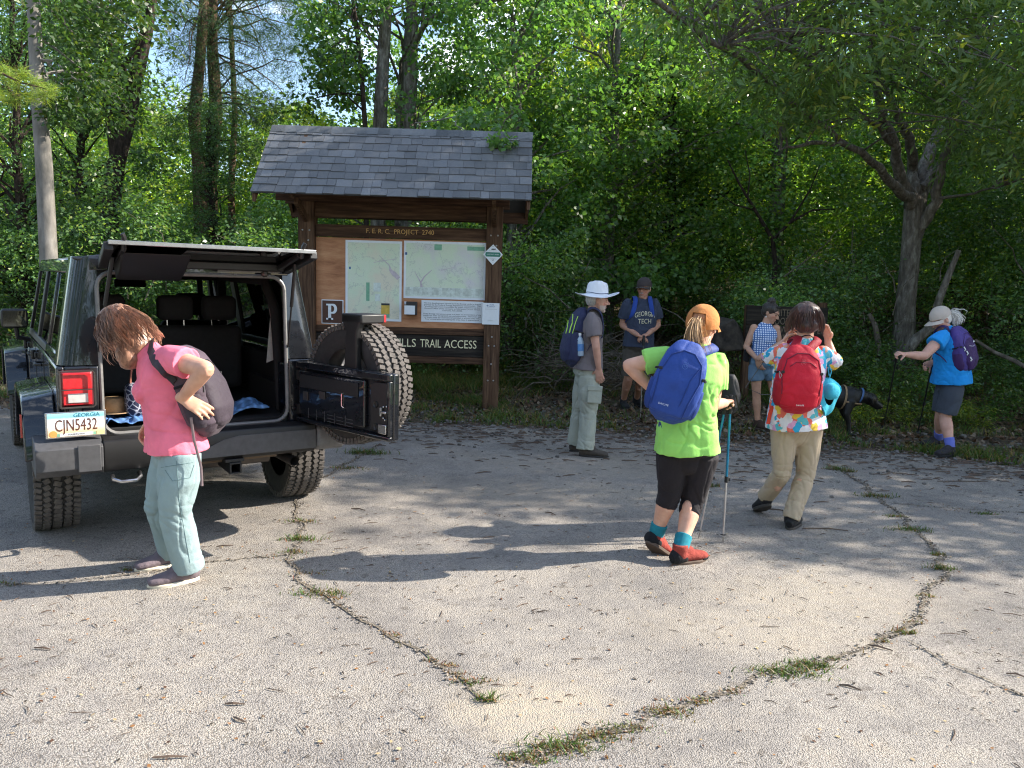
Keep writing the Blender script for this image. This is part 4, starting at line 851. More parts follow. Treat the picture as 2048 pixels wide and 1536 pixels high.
# timber under the roof: eave plates, gable boards, braces
mb = MB(); zb = zE - .035
mb.bb((xl0 - .25, KY - .12, zt - .06), (xr1 + .08, KY - .07, zt + .08)); mb.build('eave_plate', WH, root, bevel=.004); mb = MB(); mb.bb((xl0 - .25, KY + .30, zt - .06), (xr1 + .08, KY + .35, zt + .08)); mb.build('eave_plate', WH, root)
mb = MB(); mb.bb((x0 + .03, 2 * yR - yE - .09, zE - .16), (x1 - .01, 2 * yR - yE - .03, zE - .01)); mb.build('fascia', WH, root)
for xg in (x0 + .03, x1 - .03):
    mb = MB(); w = .06; 
    mb.prism([(yE + .03, zE - .02), (yR, zR - .035), (2 * yR - yE - .03, zE - .02), (2 * yR - yE - .03, zE - .17), (yR + .1, zR - .30), (yR - .1, zR - .30), (yE + .03, zE - .11)], lambda a, b, q: (q, a, b), xg - .02, xg + .02); mb.build('gable_board', WV, rf)
for xp in ((xl0 + xl1) / 2, (xr0 + xr1) / 2):
    mb = MB(); mb.bar((xp, KY + .08, zt - .30), (xp, yE + .28, zE - .06), .045, .09); mb.build('brace', WV, root); mb = MB(); mb.bar((xp, yE + .06, zE - .02), (xp, yR, zR - .06), .045, .1); mb.build('rafter', WV, rf); mb = MB(); mb.bar((xp, 2 * yR - yE - .06, zE - .02), (xp, yR, zR - .06), .045, .1); mb.build('rafter', WV, rf)

# ------------------------------------------------------------------ trail sign and rock
YS = 11.8; c0 = P(1487, 700, YS); c1 = P(1655, 612, YS); gz = terrain_h(c0.x, YS)
sr = thing('trail_sign', 'dark weathered wooden trail sign with routed lettering behind the woman in the sleeveless top', 'sign', (c0.x, YS, gz))
zt_ = P(1560, 612, YS).z; zb_ = P(1560, 690, YS).z
for x in (c0.x + .06, c1.x - .06): mb = MB(); mb.bb((x - .06, YS, gz - .2), (x + .06, YS + .1, zt_ + (.07 if x > c0.x + .5 else 0))); mb.build('post', WV, sr, bevel=.005)
H_ = (zt_ - zb_) / 2
for i in range(2): mb = MB(); mb.bb((c0.x, YS - .045, zb_ + i * H_ + .004), (c1.x, YS - .003, zb_ + (i + 1) * H_ - .004)); mb.build('board', WD, sr, bevel=.004)
text('WHITEWATER\nFOOT TRAIL\nLOWER WHITEWATER\n  OVERLOOK', 'lettering', .15, simple('faded_letter_paint', (.17, .13, .09), .8), M0z((c0.x + c1.x) / 2 + .05, (zt_ + zb_) / 2, YS - .0475), sr, width=(c1.x - c0.x) * .86, line=.85)
mb = MB(); bm = bmesh.new(); bmesh.ops.create_icosphere(bm, subdivisions=3, radius=1); rc = P(1447, 668, 11.9)
for v_ in bm.verts:
    p = v_.co.copy()
    for nn in ((-.35, -.2, .9, .62), (.75, -.5, .35, .66), (-.9, -.3, .1, .70), (.1, -1, .2, .62), (.6, .3, .8, .66), (0, 0, -1, .6), (.2, 1, 0, .7)):
        n3 = Vector(nn[:3]).normalized(); dd = p.dot(n3) - nn[3]
        if dd > 0: p -= n3 * dd
    v_.co = Vector((p.x * .38, p.y * .35, p.z * .37)) * (1 + .10 * noise.noise(p * 5))
me = bpy.data.meshes.new('boulder'); bm.to_mesh(me); bm.free(); o = bpy.data.objects.new('boulder', me); COL.objects.link(o); o.location = (rc.x, 11.9, rc.z - .02); me.materials.append(simple('dark_rock', (.040, .032, .026), .95, var=.7, nscale=9, bump=.8, bscale=20))
tag(o, 'dark angular boulder left of the wooden trail sign', 'boulder')
# ------------------------------------------------------------------ the black off-road vehicle with its rear open
JA = R(35)
jeep = thing('off_road_vehicle', 'black boxy off-road vehicle with its tailgate swung open and rear glass raised', 'car', (-2.37, 5.42, 0), JA)
def paint(name, col):
    t = NT(name); t.col(col); t.set(Roughness=.35); t.bs.inputs['Coat Weight'].default_value = 1.0; t.bs.inputs['Coat Roughness'].default_value = .02; t.bs.inputs['Specular IOR Level'].default_value = .25
    v = t.coord(); t.bump(t.noise(v, 3.2, 2), .05, .02); rr = t.ramp(t.noise(v, 14, 7, .7), [(.4, (.25, .25, .25)), (.75, (.45, .45, .45))]); t.l(rr, t.bs.inputs['Roughness']); return t.m
JB = paint('black_body_paint', (.006, .007, .010))
JTOP = paint('black_hardtop_paint', (.008, .009, .012))
JPL = simple('black_plastic_trim', (.010, .0095, .010), .5, bump=.2, bscale=300); JGR = simple('grey_textured_bumper', (.065, .065, .070), .55, bump=.4, bscale=260)
JIN = simple('dark_interior_cloth', (.012, .011, .011), .9); JIN2 = simple('dark_seat_cloth', (.022, .021, .022), .85, bump=.3); JRUB = simple('rubber_seal', (.16, .155, .15), .45); JMET = simple('bright_latch_metal', (.55, .55, .56), .25, 1); JSTEEL = simple('dull_steel', (.10, .09, .085), .45, .8)
JTIRE = simple('tyre_rubber', (.030, .028, .027), .85, var=.3, bump=.2, bscale=120); JTRD = simple('dusty_tread_rubber', (.10, .088, .080), .9, var=.3); JRIM = simple('dark_alloy', (.05, .05, .055), .3, .9); JRIM2 = simple('silver_alloy', (.45, .44, .43), .3, .9)
t = NT('red_lamp_lens'); v = t.coord(scale=(1, 1, 1)); wv = t.n('TexWave'); wv.inputs['Scale'].default_value = 55; t.l(v, wv.inputs['Vector']); t.col(t.ramp(wv.outputs['Fac'], [(0, (.42, .006, .010)), (1, (.70, .02, .03))])); t.set(Roughness=.12); t.bs.inputs['Coat Weight'].default_value = .8; t.bump(wv.outputs['Fac'], .3, .002); JRED = t.m
JCLR = simple('clear_lamp_lens', (.55, .52, .50), .15, coat=.8); JORG = simple('amber_lens', (.55, .03, .015), .2, coat=.8)
def glass(name, dark, mixf=.5):
    t = NT(name); tr = t.n('BsdfTransparent'); tr.inputs['Color'].default_value = (dark, dark * 1.02, dark, 1); gl = t.n('BsdfGlossy'); gl.inputs['Roughness'].default_value = .01; fr = t.n('Fresnel'); fr.inputs['IOR'].default_value = 1.5
    ms = t.n('MixShader'); f = t.math('ADD', t.math('MULTIPLY', fr.outputs[0], 1.0), .02 if dark > .5 else .16); t.l(f, ms.inputs[0]); t.l(tr.outputs[0], ms.inputs[1]); t.l(gl.outputs[0], ms.inputs[2]); t.l(ms.outputs[0], t.out.inputs['Surface']); return t.m
JGL = glass('tinted_window_glass', .06, 0); JWS = glass('windscreen_glass', .85)
def JP(mb, name, mat, parent=None, **kw):
    kw.setdefault('local', True); o = mb.build(name, mat, parent or jeep, **kw); return o
yz = lambda a, b, q: (q, a, b)
# lower body ("tub"): sides with wheel arches, rear corners, floor
def side_poly():
    pts = [(-.64, .62), (-.64, 1.135), (2.05, 1.135), (2.05, .50), (.62, .50)]
    for a in np.linspace(R(8), R(172), 12): pts.append((.5 * math.cos(a), .41 + .5 * math.sin(a)))
    pts.append((-.50, .62)); return pts
body = MB()
for s in (-1, 1): body.prism(side_poly(), yz, s * .755, s * .80)
for s in (-1, 1):
    body.bb((s * .575, -.64, .70), (s * .756, -.60, 1.135)); body.bb((s * .575, -.6, .70), (s * .61, -.40, 1.10))
body.bb((-.60, -.64, .615), (.60, -.585, .70)); body.bb((-.755, -.64, .615), (-.60, -.6, .702)); body.bb((.60, -.64, .615), (.755, -.6, .702))
tub = JP(body, 'body', JB, bevel=.012, bseg=3)
# front body: cowl, bonnet, grille
mb = MB(); mb.prism([(2.05, .62), (2.05, 1.13), (2.25, 1.15), (3.35, 1.06), (3.45, 1.0), (3.45, .62)], yz, -.62, .62); JP(mb, 'bonnet', JB, bevel=.03, bseg=3)
mb = MB(); mb.bb((-.85, 3.46, .48), (.85, 3.62, .68)); JP(mb, 'front_bumper', JPL, bevel=.02)
mb = MB(); mb.bb((-.58, 3.452, .66), (.58, 3.49, 1.02)); gr = JP(mb, 'grille', JB, bevel=.02)
for s in (-1, 1): mb = MB(); mb.lathe([(0, 0), (.085, 0), (.09, -.02)], (s * .43, 3.50, .86), (0, 1, 0), 16); JP(mb, 'headlight', JCLR, smooth=True)
mb = MB(); mb.bb((-.74, -.585, .70), (.74, 2.0, .735)); mb.bb((-.755, -.3, .735), (-.62, .45, .92)); mb.bb((.62, -.3, .735), (.755, .45, .92)); JP(mb, 'cargo_floor', JIN)
mb = MB(); mb.bb((-.75, .42, .735), (.75, .46, .80)); 
# chassis underneath
mb = MB(); mb.tube([(-.72, 0, .40), (.72, 0, .40)], .042, 10); mb.ball((.05, -.02, .40), (.15, .15, .14), 14, 10); JP(mb, 'rear_axle', JSTEEL, smooth=True)
for s in (-1, 1): mb = MB(); mb.bb((s * .42 - .035, -.62, .50), (s * .42 + .035, 3.3, .61)); JP(mb, 'chassis_rail', JPL)
mb = MB(); mb.bb((-.6, .7, .40), (.45, 1.7, .52)); JP(mb, 'skid_plate', JPL, bevel=.03)
mb = MB(); mb.tube([(.56, -.30, .44), (.56, -.62, .45), (.585, -.72, .44)], .034, 12, cap=False); mb.tube([(-.2, -.38, .46), (.5, -.38, .46)], .085, 14); JP(mb, 'exhaust', JSTEEL, smooth=True)
for s in (-1, 1): mb = MB(); mb.tube([(s * .56, .06, .34), (s * .50, .10, .74)], .026, 8); JP(mb, 'shock_absorber', JSTEEL, smooth=True)
# rear bumper in pieces
mb = MB(); mb.prism([(-.60, .70), (-.70, .712), (-.765, .70), (-.775, .66), (-.775, .56), (-.74, .505), (-.60, .505)], yz, -.585, .72); bmp = JP(mb, 'rear_bumper', JPL, bevel=.008)
mb = MB(); mb.prism([(-.18, .585), (.0, .60), (.10, .645), (.20, .665), (.715, .665), (.715, .535), (-.18, .535)], lambda a, b, q: (a, q, b), -.781, -.776); JP(mb, 'bumper_step_panel', JGR, bmp, bevel=.002)
for s, nm in ((-1, 'bumper_cap'), (1, 'bumper_cap')):
    mb = MB(); xs_ = (s * .94, s * .59) if s < 0 else (.722, .95); z1 = .725
    prof = [(-.30, .53), (-.30, z1 - .02), (-.62, z1), (-.70, z1 - .01), (-.79, z1 - .05), (-.79, .55), (-.74, .505), (-.60, .505)]
    if s < 0: mb.prism(prof, yz, -.93, -.586); mb.bb((-.72, -.80, .53), (-.60, -.79, .69))
    else: mb.prism(prof, yz, .722, .93)
    cp = JP(mb, nm, JGR if s < 0 else simple('sunlit_grey_cap', (.13, .13, .135), .5, bump=.3), bmp, bevel=.022, bseg=3)  # right cap: sunlight put into the colour, a paler copy of the bumper grey
mb = MB(); mb.tube([(-.54, -.76, .485), (-.54, -.80, .47), (-.50, -.82, .455), (-.42, -.82, .455), (-.39, -.79, .47), (-.39, -.74, .485)], .012, 8); JP(mb, 'tow_loop', JMET, smooth=True)
mb = MB(); hx, hy, hz = .17, -.80, .455; w = .037
for a, b in (((-w, -w), (w, -w + .01)), ((-w, w - .01), (w, w)), ((-w, -w + .01), (-w + .01, w - .01)), ((w - .01, -w + .01), (w, w - .01))): mb.bb((hx + a[0], hy, hz + a[1]), (hx + b[0], hy + .30, hz + b[1]))
mb.bb((hx - w + .01, hy + .16, hz - w + .01), (hx + w - .01, hy + .2, hz + w - .01)); mb.bb((hx - .06, hy + .02, hz + w), (hx + .06, hy + .12, hz + w + .02)); JP(mb, 'hitch_receiver', JPL, bevel=.002)
mb = MB(); mb.bb((-.2, -.60, .46), (.5, -.56, .50)); JP(mb, 'crossmember', simple('muddy_steel', (.16, .11, .075), .8))
# fender flares
def flare(cy, s, name, y0=-.55, y1=.60, top=.965):
    out = [(y0, .60), (y0 + .04, .80), (y0 + .14, top - .02), (y0 + .24, top), (y1 - .22, top), (y1 - .10, top - .04), (y1, .72), (y1 + .02, .56)]
    inn = [(y1 - .04, .56), (y1 - .06, .71), (y1 - .15, top - .08), (y1 - .25, top - .04), (y0 + .26, top - .04), (y0 + .18, top - .06), (y0 + .09, .79), (y0 + .05, .60)]
    mb = MB(); n = len(out); inn = inn[::-1]
    for x, zz in ((s * .80, 0), (s * .97, -.035)): mb.add([(x, cy + a, b + zz) for a, b in out] + [(x, cy + a, b + zz) for a, b in inn], [])
    f = []; N = 2 * n
    for i in range(n - 1):
        f += [(i, i + 1, N + i + 1, N + i), (n + i, n + i + 1, N + n + i + 1, N + n + i), (N + i, N + i + 1, N + n + i + 1, N + n + i), (i, i + 1, n + i + 1, n + i)]
    f += [(0, n, N + n, N), (n - 1, 2 * n - 1, N + 2 * n - 1, N + n - 1)]; mb.f += [list(q) for q in f]; mb.m += [0] * len(f); return JP(mb, name, JB, bevel=.01, bseg=3)
for s in (-1, 1):
    fl = flare(0, s, 'rear_flare'); mb = MB(); mb.bb((s * .972, -.47, .70), (s * .982, -.44, .84)); mb.T = None; JP(mb, 'side_marker', JORG, fl)
    ff = flare(2.95, s, 'front_flare', -.62, .55, .99); mb = MB(); mb.prism([(2.10, .60), (2.10, 1.05), (2.5, .99), (3.4, .96), (3.4, .62)], yz, s * .60, s * .80); JP(mb, 'front_wing', JB, bevel=.01)
    mb = MB(); mb.bb((s * .78, .58, .42), (s * .90, 2.36, .50)); JP(mb, 'side_sill', JPL, bevel=.01)
# wheels
def wheel_parts(parent, name, c, ax, rim_mat=JRIM, spare=False, Rw=.405, Wd=.255):
    root = empty(name, c, 0, parent); c0 = Vector((0, 0, 0)); ax = Vector(ax).normalized(); hw = Wd / 2
    mb = MB(); mb.lathe([(.235, -hw * .80), (.28, -hw * .98), (.33, -hw), (.375, -hw * .93), (.392, -hw * .80), (.392, hw * .80), (.375, hw * .93), (.33, hw), (.28, hw * .98), (.235, hw * .80)], c0, ax, 64)
    ty = mb.build('tyre', JTIRE, root, smooth=60, local=True); mb = MB(); a = ax.orthogonal().normalized(); b = ax.cross(a); N = 62
    for k in range(N):
        th = 2 * math.pi * k / N
        for j, (u, wd, ln, off, sk) in enumerate([(-.106, .040, .62, 0, .25), (-.058, .036, .78, .5, -.5), (-.0, .042, .82, .2, .35), (.058, .036, .78, .7, -.5), (.106, .040, .62, .3, .25)]):
            t2 = th + off * 2 * math.pi / N; d = a * math.cos(t2) + b * math.sin(t2); tg = -a * math.sin(t2) + b * math.cos(t2); L = 2 * math.pi * Rw / N * ln
            rot = Matrix((ax * math.cos(sk) + tg * math.sin(sk), tg * math.cos(sk) - ax * math.sin(sk), d)).transposed(); rr = .3965 if abs(u) < .1 else .391
            mb.box(c0 + d * rr + ax * u, (wd, L, .017), rot)
        if k % 1 == 0:
            d = a * math.cos(th) + b * math.sin(th); tg = -a * math.sin(th) + b * math.cos(th)
            for sg in (-1, 1): mb.box(c0 + d * .374 + ax * (sg * hw * .955), (.012, .026, .03), Matrix((ax, tg, d)).transposed())
    tr = mb.build('tread', JTRD, ty, local=True, fix=False)
    mb = MB(); mb.lathe([(.245, -hw * .75), (.235, -hw * .62), (.215, -hw * .3), (.21, hw * .5), (.235, hw * .78), (.245, hw * .8)], c0, ax, 40); mb.lathe([(0, hw * .35), (.07, hw * .38), (.08, hw * .2)], c0, ax, 20)
    for k in range(5):
        th = 2 * math.pi * k / 5; d = a * math.cos(th) + b * math.sin(th); tg = ax.cross(d)
        for o_ in (-.035, .035): mb.bar(d * .05 + tg * o_ * .6 + ax * hw * .35, d * .235 + tg * o_ * 1.3 + ax * hw * .45, .035, .03, up=ax)
    mb.lathe([(0, hw * .1), (.2, hw * .1)], c0, ax, 24); mb.build('rim', rim_mat, root, smooth=40, local=True); return root
for x, y, s in ((-.80, 0, -1), (.80, 0, 1), (-.80, 2.95, -1), (.80, 2.95, 1)): wheel_parts(jeep, 'wheel', (x, y, .405), (s, 0, 0))
# hardtop and cabin shell: leaning sides
def lean(x, y, z): s = 1 if x > 0 else -1; k = max(0, z - 1.135); return (x - s * k * .165, y + (k * .10 if y < 0 else 0), z)
def shell(mb, poly, s, x0=.79, th=.035):
    n = len(poly); vs = [lean(s * x0, a, b) for a, b in poly] + [tuple(Vector(lean(s * x0, a, b)) - Vector((s * th, 0, 0))) for a, b in poly]
    mb.add(vs, [tuple(range(n))[::-1], tuple(range(n, 2 * n))] + [(i, (i + 1) % n, n + (i + 1) % n, n + i) for i in range(n)])
for s in (-1, 1):
    mb = MB(); T_ = 1.68
    for poly in ([(-.46, 1.14), (.30, 1.14), (.30, 1.20), (-.46, 1.20)], [(-.46, T_), (2.0, T_), (1.93, 1.77), (-.46, 1.77)], [(.20, 1.20), (.30, 1.20), (.30, T_), (.20, T_)]): shell(mb, poly, s)
    JP(mb, 'side_frame', JTOP, bevel=.01)
    mb = MB(); shell(mb, [(.302, 1.14), (2.1, 1.14), (2.1, 1.19), (.302, 1.19)], s); shell(mb, [(1.05, 1.19), (1.17, 1.19), (1.17, T_), (1.05, T_)], s); shell(mb, [(2.02, 1.19), (2.12, 1.19), (1.97, T_), (1.90, T_)], s); JP(mb, 'window_frame', JPL, bevel=.006)
    for poly in ([(-.43, 1.202), (.198, 1.202), (.198, T_ - .002), (-.43, T_ - .002)], [(.302, 1.192), (1.048, 1.192), (1.048, T_ - .002), (.302, T_ - .002)], [(1.172, 1.192), (2.018, 1.192), (1.90, T_ - .002), (1.172, T_ - .002)]):
        mb = MB(); shell(mb, poly, s, .778, .006); JP(mb, 'side_window', JGL)
    # rear corner with a rounded edge
    mb = MB(); sec = [(.57, -.63), (.70, -.63)] + [(.70 + .09 * math.sin(a), -.54 - .09 * math.cos(a)) for a in np.linspace(.2, R(90), 7)] + [(.79, -.42), (.755, -.42), (.755, -.52), (.70, -.585), (.57, -.585)]
    vs = []; n = len(sec); zs = (1.14, 1.3, 1.5, 1.70, 1.78)
    for z in zs: vs += [(lean(s * a, b, z)[0] if a > .6 else s * (a - .02 * (z - 1.14)), lean(s * a, b, z)[1], z) for a, b in sec]
    mb.add(vs, [(i * n + k, i * n + (k + 1) % n, (i + 1) * n + (k + 1) % n, (i + 1) * n + k) for i in range(len(zs) - 1) for k in range(n)] + [tuple(range(n))[::-1], tuple((len(zs) - 1) * n + k for k in range(n))])
    JP(mb, 'hardtop_corner', JTOP, smooth=40)
    mb = MB(); 
    for yy in (.302, 1.11): mb.bb((s * .801, yy - .006, .55), (s * .803, yy + .006, 1.13))
    JP(mb, 'door_gap', JPL); 
    for yy in (.5, 1.3): mb = MB(); mb.tube([(s * .80, yy, 1.03), (s * .835, yy + .02, 1.03), (s * .835, yy + .15, 1.03), (s * .80, yy + .17, 1.03)], .011, 6); JP(mb, 'door_handle', JPL, smooth=True)
    for yy in (1.06, 2.04):
        for zz in (.72, 1.05): mb = MB(); mb.tube([(s * .82, yy + .02, zz - .035), (s * .82, yy + .02, zz + .035)], .016, 8); mb.bb((s * .80, yy - .07, zz - .02), (s * .812, yy + .09, zz + .02)); JP(mb, 'door_hinge', JPL, bevel=.003)
mb = MB(); n = 10; prof = []
for i in range(n + 1):
    x = -.69 + 1.38 * i / n; prof.append((x, 1.772 + .035 * (1 - (x / .69) ** 4) - .0))
mb.prism([(x, z) for x, z in prof] + [(.66, 1.755), (-.66, 1.755)], lambda a, b, q: (a, q, b), -.56, 1.98); JP(mb, 'roof', JTOP, bevel=.012, bseg=3)
mb = MB(); mb.prism([(-.575, 1.70), (-.575, 1.775), (-.52, 1.79), (-.50, 1.70)], yz, -.60, .60); JP(mb, 'rear_header', JTOP, bevel=.006)
# opening seal: grey rubber loop
def rrect(hw, z0, z1, r, y, k=5):
    pts = []
    for cx, cz, a0 in ((hw - r, z1 - r, 0), (-hw + r, z1 - r, 90), (-hw + r, z0 + r, 180), (hw - r, z0 + r, 270)):
        for i in range(k + 1): a = R(a0 + 90 * i / k); z = cz + r * math.sin(a); pts.append((cx + r * math.cos(a), y + max(0, z - 1.135) * .10, z))
    return pts + [pts[0]]
mb = MB(); mb.tube(rrect(.565, .715, 1.692, .09, -.642), .013, 8, cap=False); JP(mb, 'opening_seal', JRUB, smooth=True)
mb = MB(); q = rrect(.56, .72, 1.69, .10, -.60); q2 = rrect(.60, .68, 1.73, .05, -.60); n = len(q); mb.add(q + q2, [(i, i + 1, n + i + 1, n + i) for i in range(n - 1)]); JP(mb, 'opening_frame', JPL)
# windscreen, dash, seats
mb = MB(); wp = [(-.66, 2.12, 1.14), (.66, 2.12, 1.14), (.60, 1.97, 1.74), (-.60, 1.97, 1.74)]; mb.add(wp, [(0, 1, 2, 3)]); JP(mb, 'windscreen', JWS)
mb = MB()
for i in range(4): mb.bar(wp[i], wp[(i + 1) % 4], .05, .05)
JP(mb, 'windscreen_frame', JPL, bevel=.008)
mb = MB(); mb.bb((-.72, 1.82, .95), (.72, 2.1, 1.12)); mb.bb((-.1, 1.2, .74), (.1, 1.85, .95)); JP(mb, 'dashboard', JIN, bevel=.03)
mb = MB(); mb.lathe([(.17, 0), (.185, .012), (.20, 0), (.185, -.012), (.17, 0)], (-.36, 1.70, 1.12), (0, -1, .45), 24); JP(mb, 'steering_wheel', JIN, smooth=True)
mb = MB(); mb.bb((-.13, 1.93, 1.56), (.13, 1.96, 1.63)); JP(mb, 'rear_view_mirror', JIN, bevel=.01)
def seat(x, y, w, nm, hr=True):
    mb = MB(); mb.bb((x - w / 2, y, .80), (x + w / 2, y + .14, 1.30)); s_ = JP(mb, nm, JIN2, bevel=.05, bseg=4); mb = MB(); mb.bb((x - w / 2, y + .1, .78), (x + w / 2, y + .6, .96)); JP(mb, 'cushion', JIN2, s_, bevel=.05, bseg=3)
    for hx_ in ([x] if w < .7 else [x - w * .33, x + w * .08, x + w * .36]):
        mb = MB(); mb.bb((hx_ - .13, y + .02, 1.34), (hx_ + .13, y + .13, 1.53)); JP(mb, 'headrest', JIN2, s_, bevel=.045, bseg=4); mb = MB()
        mb.tube([(hx_ - .06, y + .07, 1.28), (hx_ - .06, y + .07, 1.36)], .006, 6); mb.tube([(hx_ + .06, y + .07, 1.28), (hx_ + .06, y + .07, 1.36)], .006, 6); JP(mb, 'headrest_stalk', JMET, s_)
seat(0, .46, 1.16, 'rear_seat'); seat(-.37, 1.2, .50, 'front_seat'); seat(.37, 1.2, .50, 'front_seat')
for s in (-1, 1):
    mb = MB(); mb.tube([(s * .60, -.40, .75), (s * .585, -.34, 1.45), (s * .56, -.20, 1.66), (s * .56, 1.1, 1.68), (s * .56, 1.85, 1.68)], .035, 10); JP(mb, 'roll_bar', JIN, smooth=True)
    mb = MB(); mb.tube([(s * .60, 1.05, .80), (s * .57, 1.05, 1.66)], .035, 10); JP(mb, 'roll_bar', JIN, smooth=True)
    mb = MB(); mb.bb((s * .68, -.55, .735), (s * .752, .9, 1.10)); JP(mb, 'inner_trim', JIN)
mb = MB(); mb.tube([(-.56, 1.05, 1.68), (.56, 1.05, 1.68)], .035, 10); JP(mb, 'roll_bar', JIN, smooth=True)
mb = MB(); mb.prism([(.56, 1.40), (.585, 1.10), (.53, 1.08)], lambda a, b, q: (a, q, b), -.30, -.296); JP(mb, 'seat_belt', simple('grey_webbing', (.45, .43, .40), .8))
# mirrors
for s in (-1, 1):
    mb = MB(); mb.bb((s * .80, 1.88, 1.20), (s * .995, 1.98, 1.36)); m_ = JP(mb, 'door_mirror', JPL, bevel=.03, bseg=3); mb = MB(); mb.bb((s * .815, 1.872, 1.215), (s * .98, 1.878, 1.345)); t = NT('mirror_glass'); t.col((.10, .11, .11)); t.set(Roughness=.04, Metallic=1); JP(mb, 'mirror_glass', t.m, m_)
    mb = MB(); mb.tube([(s * .80, 1.95, 1.10), (s * .88, 1.93, 1.12), (s * .89, 1.93, 1.21)], .02, 8); JP(mb, 'mirror_arm', JPL, m_, smooth=True)
# tail lamps with wire guards
for s in (-1, 1):
    cx = -.70 if s < 0 else .75; mb = MB(); mb.bb((cx - .085, -.70, .905), (cx + .085, -.641, 1.115)); tl = JP(mb, 'tail_lamp', simple('dark_red_housing', (.12, .015, .02), .35), bevel=.012)
    y = -.703; mb = MB(); mb.bb((cx - .075, y - .012, .915), (cx + .075, y, 1.105)); JP(mb, 'red_lens', JRED, tl, bevel=.008, bseg=3); mb = MB(); mb.bb((cx - .05, y - .018, .930), (cx + .055, y - .0125, .985)); JP(mb, 'reversing_lens', JCLR, tl, bevel=.003)
    mb = MB(); gy = y - .035; loop = [(cx - .088, gy, .905), (cx + .078, gy, .905), (cx + .088, gy, .915), (cx + .088, gy, 1.105), (cx + .078, gy, 1.118), (cx - .088, gy, 1.118), (cx - .088, gy, .905)]; mb.tube(loop, .006, 6); mb.tube([(cx - .088, gy, 1.01), (cx + .088, gy, 1.01)], .004, 6)
    for zz in (.92, 1.01, 1.10): mb.tube([(cx - .088, gy, zz), (cx - .092, -.645, zz)], .005, 5)
    mb.bb((cx - .094 , -.70, .905), (cx - .089, -.64, 1.12)); JP(mb, 'lamp_guard', JSTEEL, tl, smooth=30)
# licence plate
pc_ = Vector((-.715, -.735, .805)); mb = MB(); mb.bb(pc_ + Vector((-.155, 0, -.075)), pc_ + Vector((.155, .006, .078))); pl_ = JP(mb, 'licence_plate', JMET, bevel=.012, bseg=3)
mb = MB(); mb.bb(pc_ + Vector((-.05, .006, -.02)), pc_ + Vector((.12, .09, .05))); mb.bb(pc_ + Vector((-.03, .0, .078)), pc_ + Vector((.03, .05, .098))); JP(mb, 'plate_bracket', JPL, pl_)
t = NT('plate_sky_print'); v = t.coord('Generated'); sx = t.n('SeparateXYZ'); t.l(v, sx.inputs[0]); n_ = t.noise(v, 6, 5); z_ = t.math('ADD', sx.outputs[2], t.math('MULTIPLY', t.math('SUBTRACT', n_, .5), .12))
t.col(t.ramp(z_, [(.0, (.75, .60, .38)), (.10, (.80, .48, .25)), (.32, (.86, .68, .50)), (.45, (.86, .84, .80)), (.68, (.80, .84, .86)), (.84, (.22, .58, .72)), (1, (.35, .70, .82))])); t.set(Roughness=.35)
mb = MB(); mb.bb(pc_ + Vector((-.146, -.003, -.068)), pc_ + Vector((.146, -.0005, .070))); JP(mb, 'plate_face', t.m, pl_, bevel=.008)
def jt(body_, nm, size, mat, dx, dz, width, par=pl_, off=-.0045, **kw):
    M = frame_m((pc_.x + dx, pc_.y + off, pc_.z + dz), (1, 0, 0), (0, 0, 1)); me_o = text(body_, nm, size, mat, M, None, width=width, **kw); me_o.parent = par; return me_o
M_PLT = simple('plate_brown_ink', (.10, .035, .022), .4); jt('CJN5432', 'plate_number', .098, M_PLT, 0, -.004, .215); jt('GEORGIA', 'plate_state', .032, simple('plate_teal_ink', (.02, .16, .22), .4), .055, .055, .135)
mb = MB(); mb.bb(pc_ + Vector((-.085, -.0045, -.064)), pc_ + Vector((.085, -.0032, -.047))); JP(mb, 'county_strip', M_WHITE, pl_); mb = MB(); mb.bb(pc_ + Vector((-.100, -.0047, -.064)), pc_ + Vector((-.0855, -.0032, -.047))); mb.bb(pc_ + Vector((.0855, -.0047, -.064)), pc_ + Vector((.100, -.0032, -.047))); JP(mb, 'strip_end', M_BLK, pl_)
jt('HABERSHAM', 'plate_county', .0165, M_INK, 0, -.0555, .085, off=-.0055); mb = MB(); mb.lathe([(0, 0), (.02, 0)], pc_ + Vector((-.118, -.0045, -.048)), (0, 1, 0), 16); JP(mb, 'peach_mark', simple('plate_peach', (.75, .30, .08), .4), pl_); mb = MB(); mb.bb(pc_ + Vector((.104, -.0045, -.066)), pc_ + Vector((.135, -.0032, -.044))); JP(mb, 'year_sticker', simple('sticker_yellow', (.75, .70, .30), .4), pl_)
jt('A flash of Blue', 'plate_script', .016, simple('plate_script_ink', (.10, .16, .22), .4), -.08, .053, .10, shear=.4) if False else None
# raised rear glass
mb = MB(); hz0 = 1.765; gy0 = -.60; up = Vector((0, -.985, .17)).normalized(); gl_c = Vector((.02, gy0, hz0)); W_ = .545; LG = .50
def hp(x, d, o=0): return gl_c + Vector((x, 0, 0)) + up * d + Vector((0, .17, .985)) * o
mb.add([hp(-W_, .02), hp(W_, .02), hp(W_ + .03, LG), hp(-W_ - .03, LG), hp(-W_, .02, .012), hp(W_, .02, .012), hp(W_ + .03, LG, .012), hp(-W_ - .03, LG, .012)], [(0, 1, 2, 3), (4, 7, 6, 5), (0, 4, 5, 1), (1, 5, 6, 2), (2, 6, 7, 3), (3, 7, 4, 0)])
hg = JP(mb, 'rear_glass', JGL)
mb = MB(); mb.bar(hp(-W_ - .035, LG, .004), hp(W_ + .035, LG, .004), .022, .024); JP(mb, 'glass_edge_trim', simple('pale_edge_trim', (.30, .30, .31), .25, .6), hg, bevel=.003)
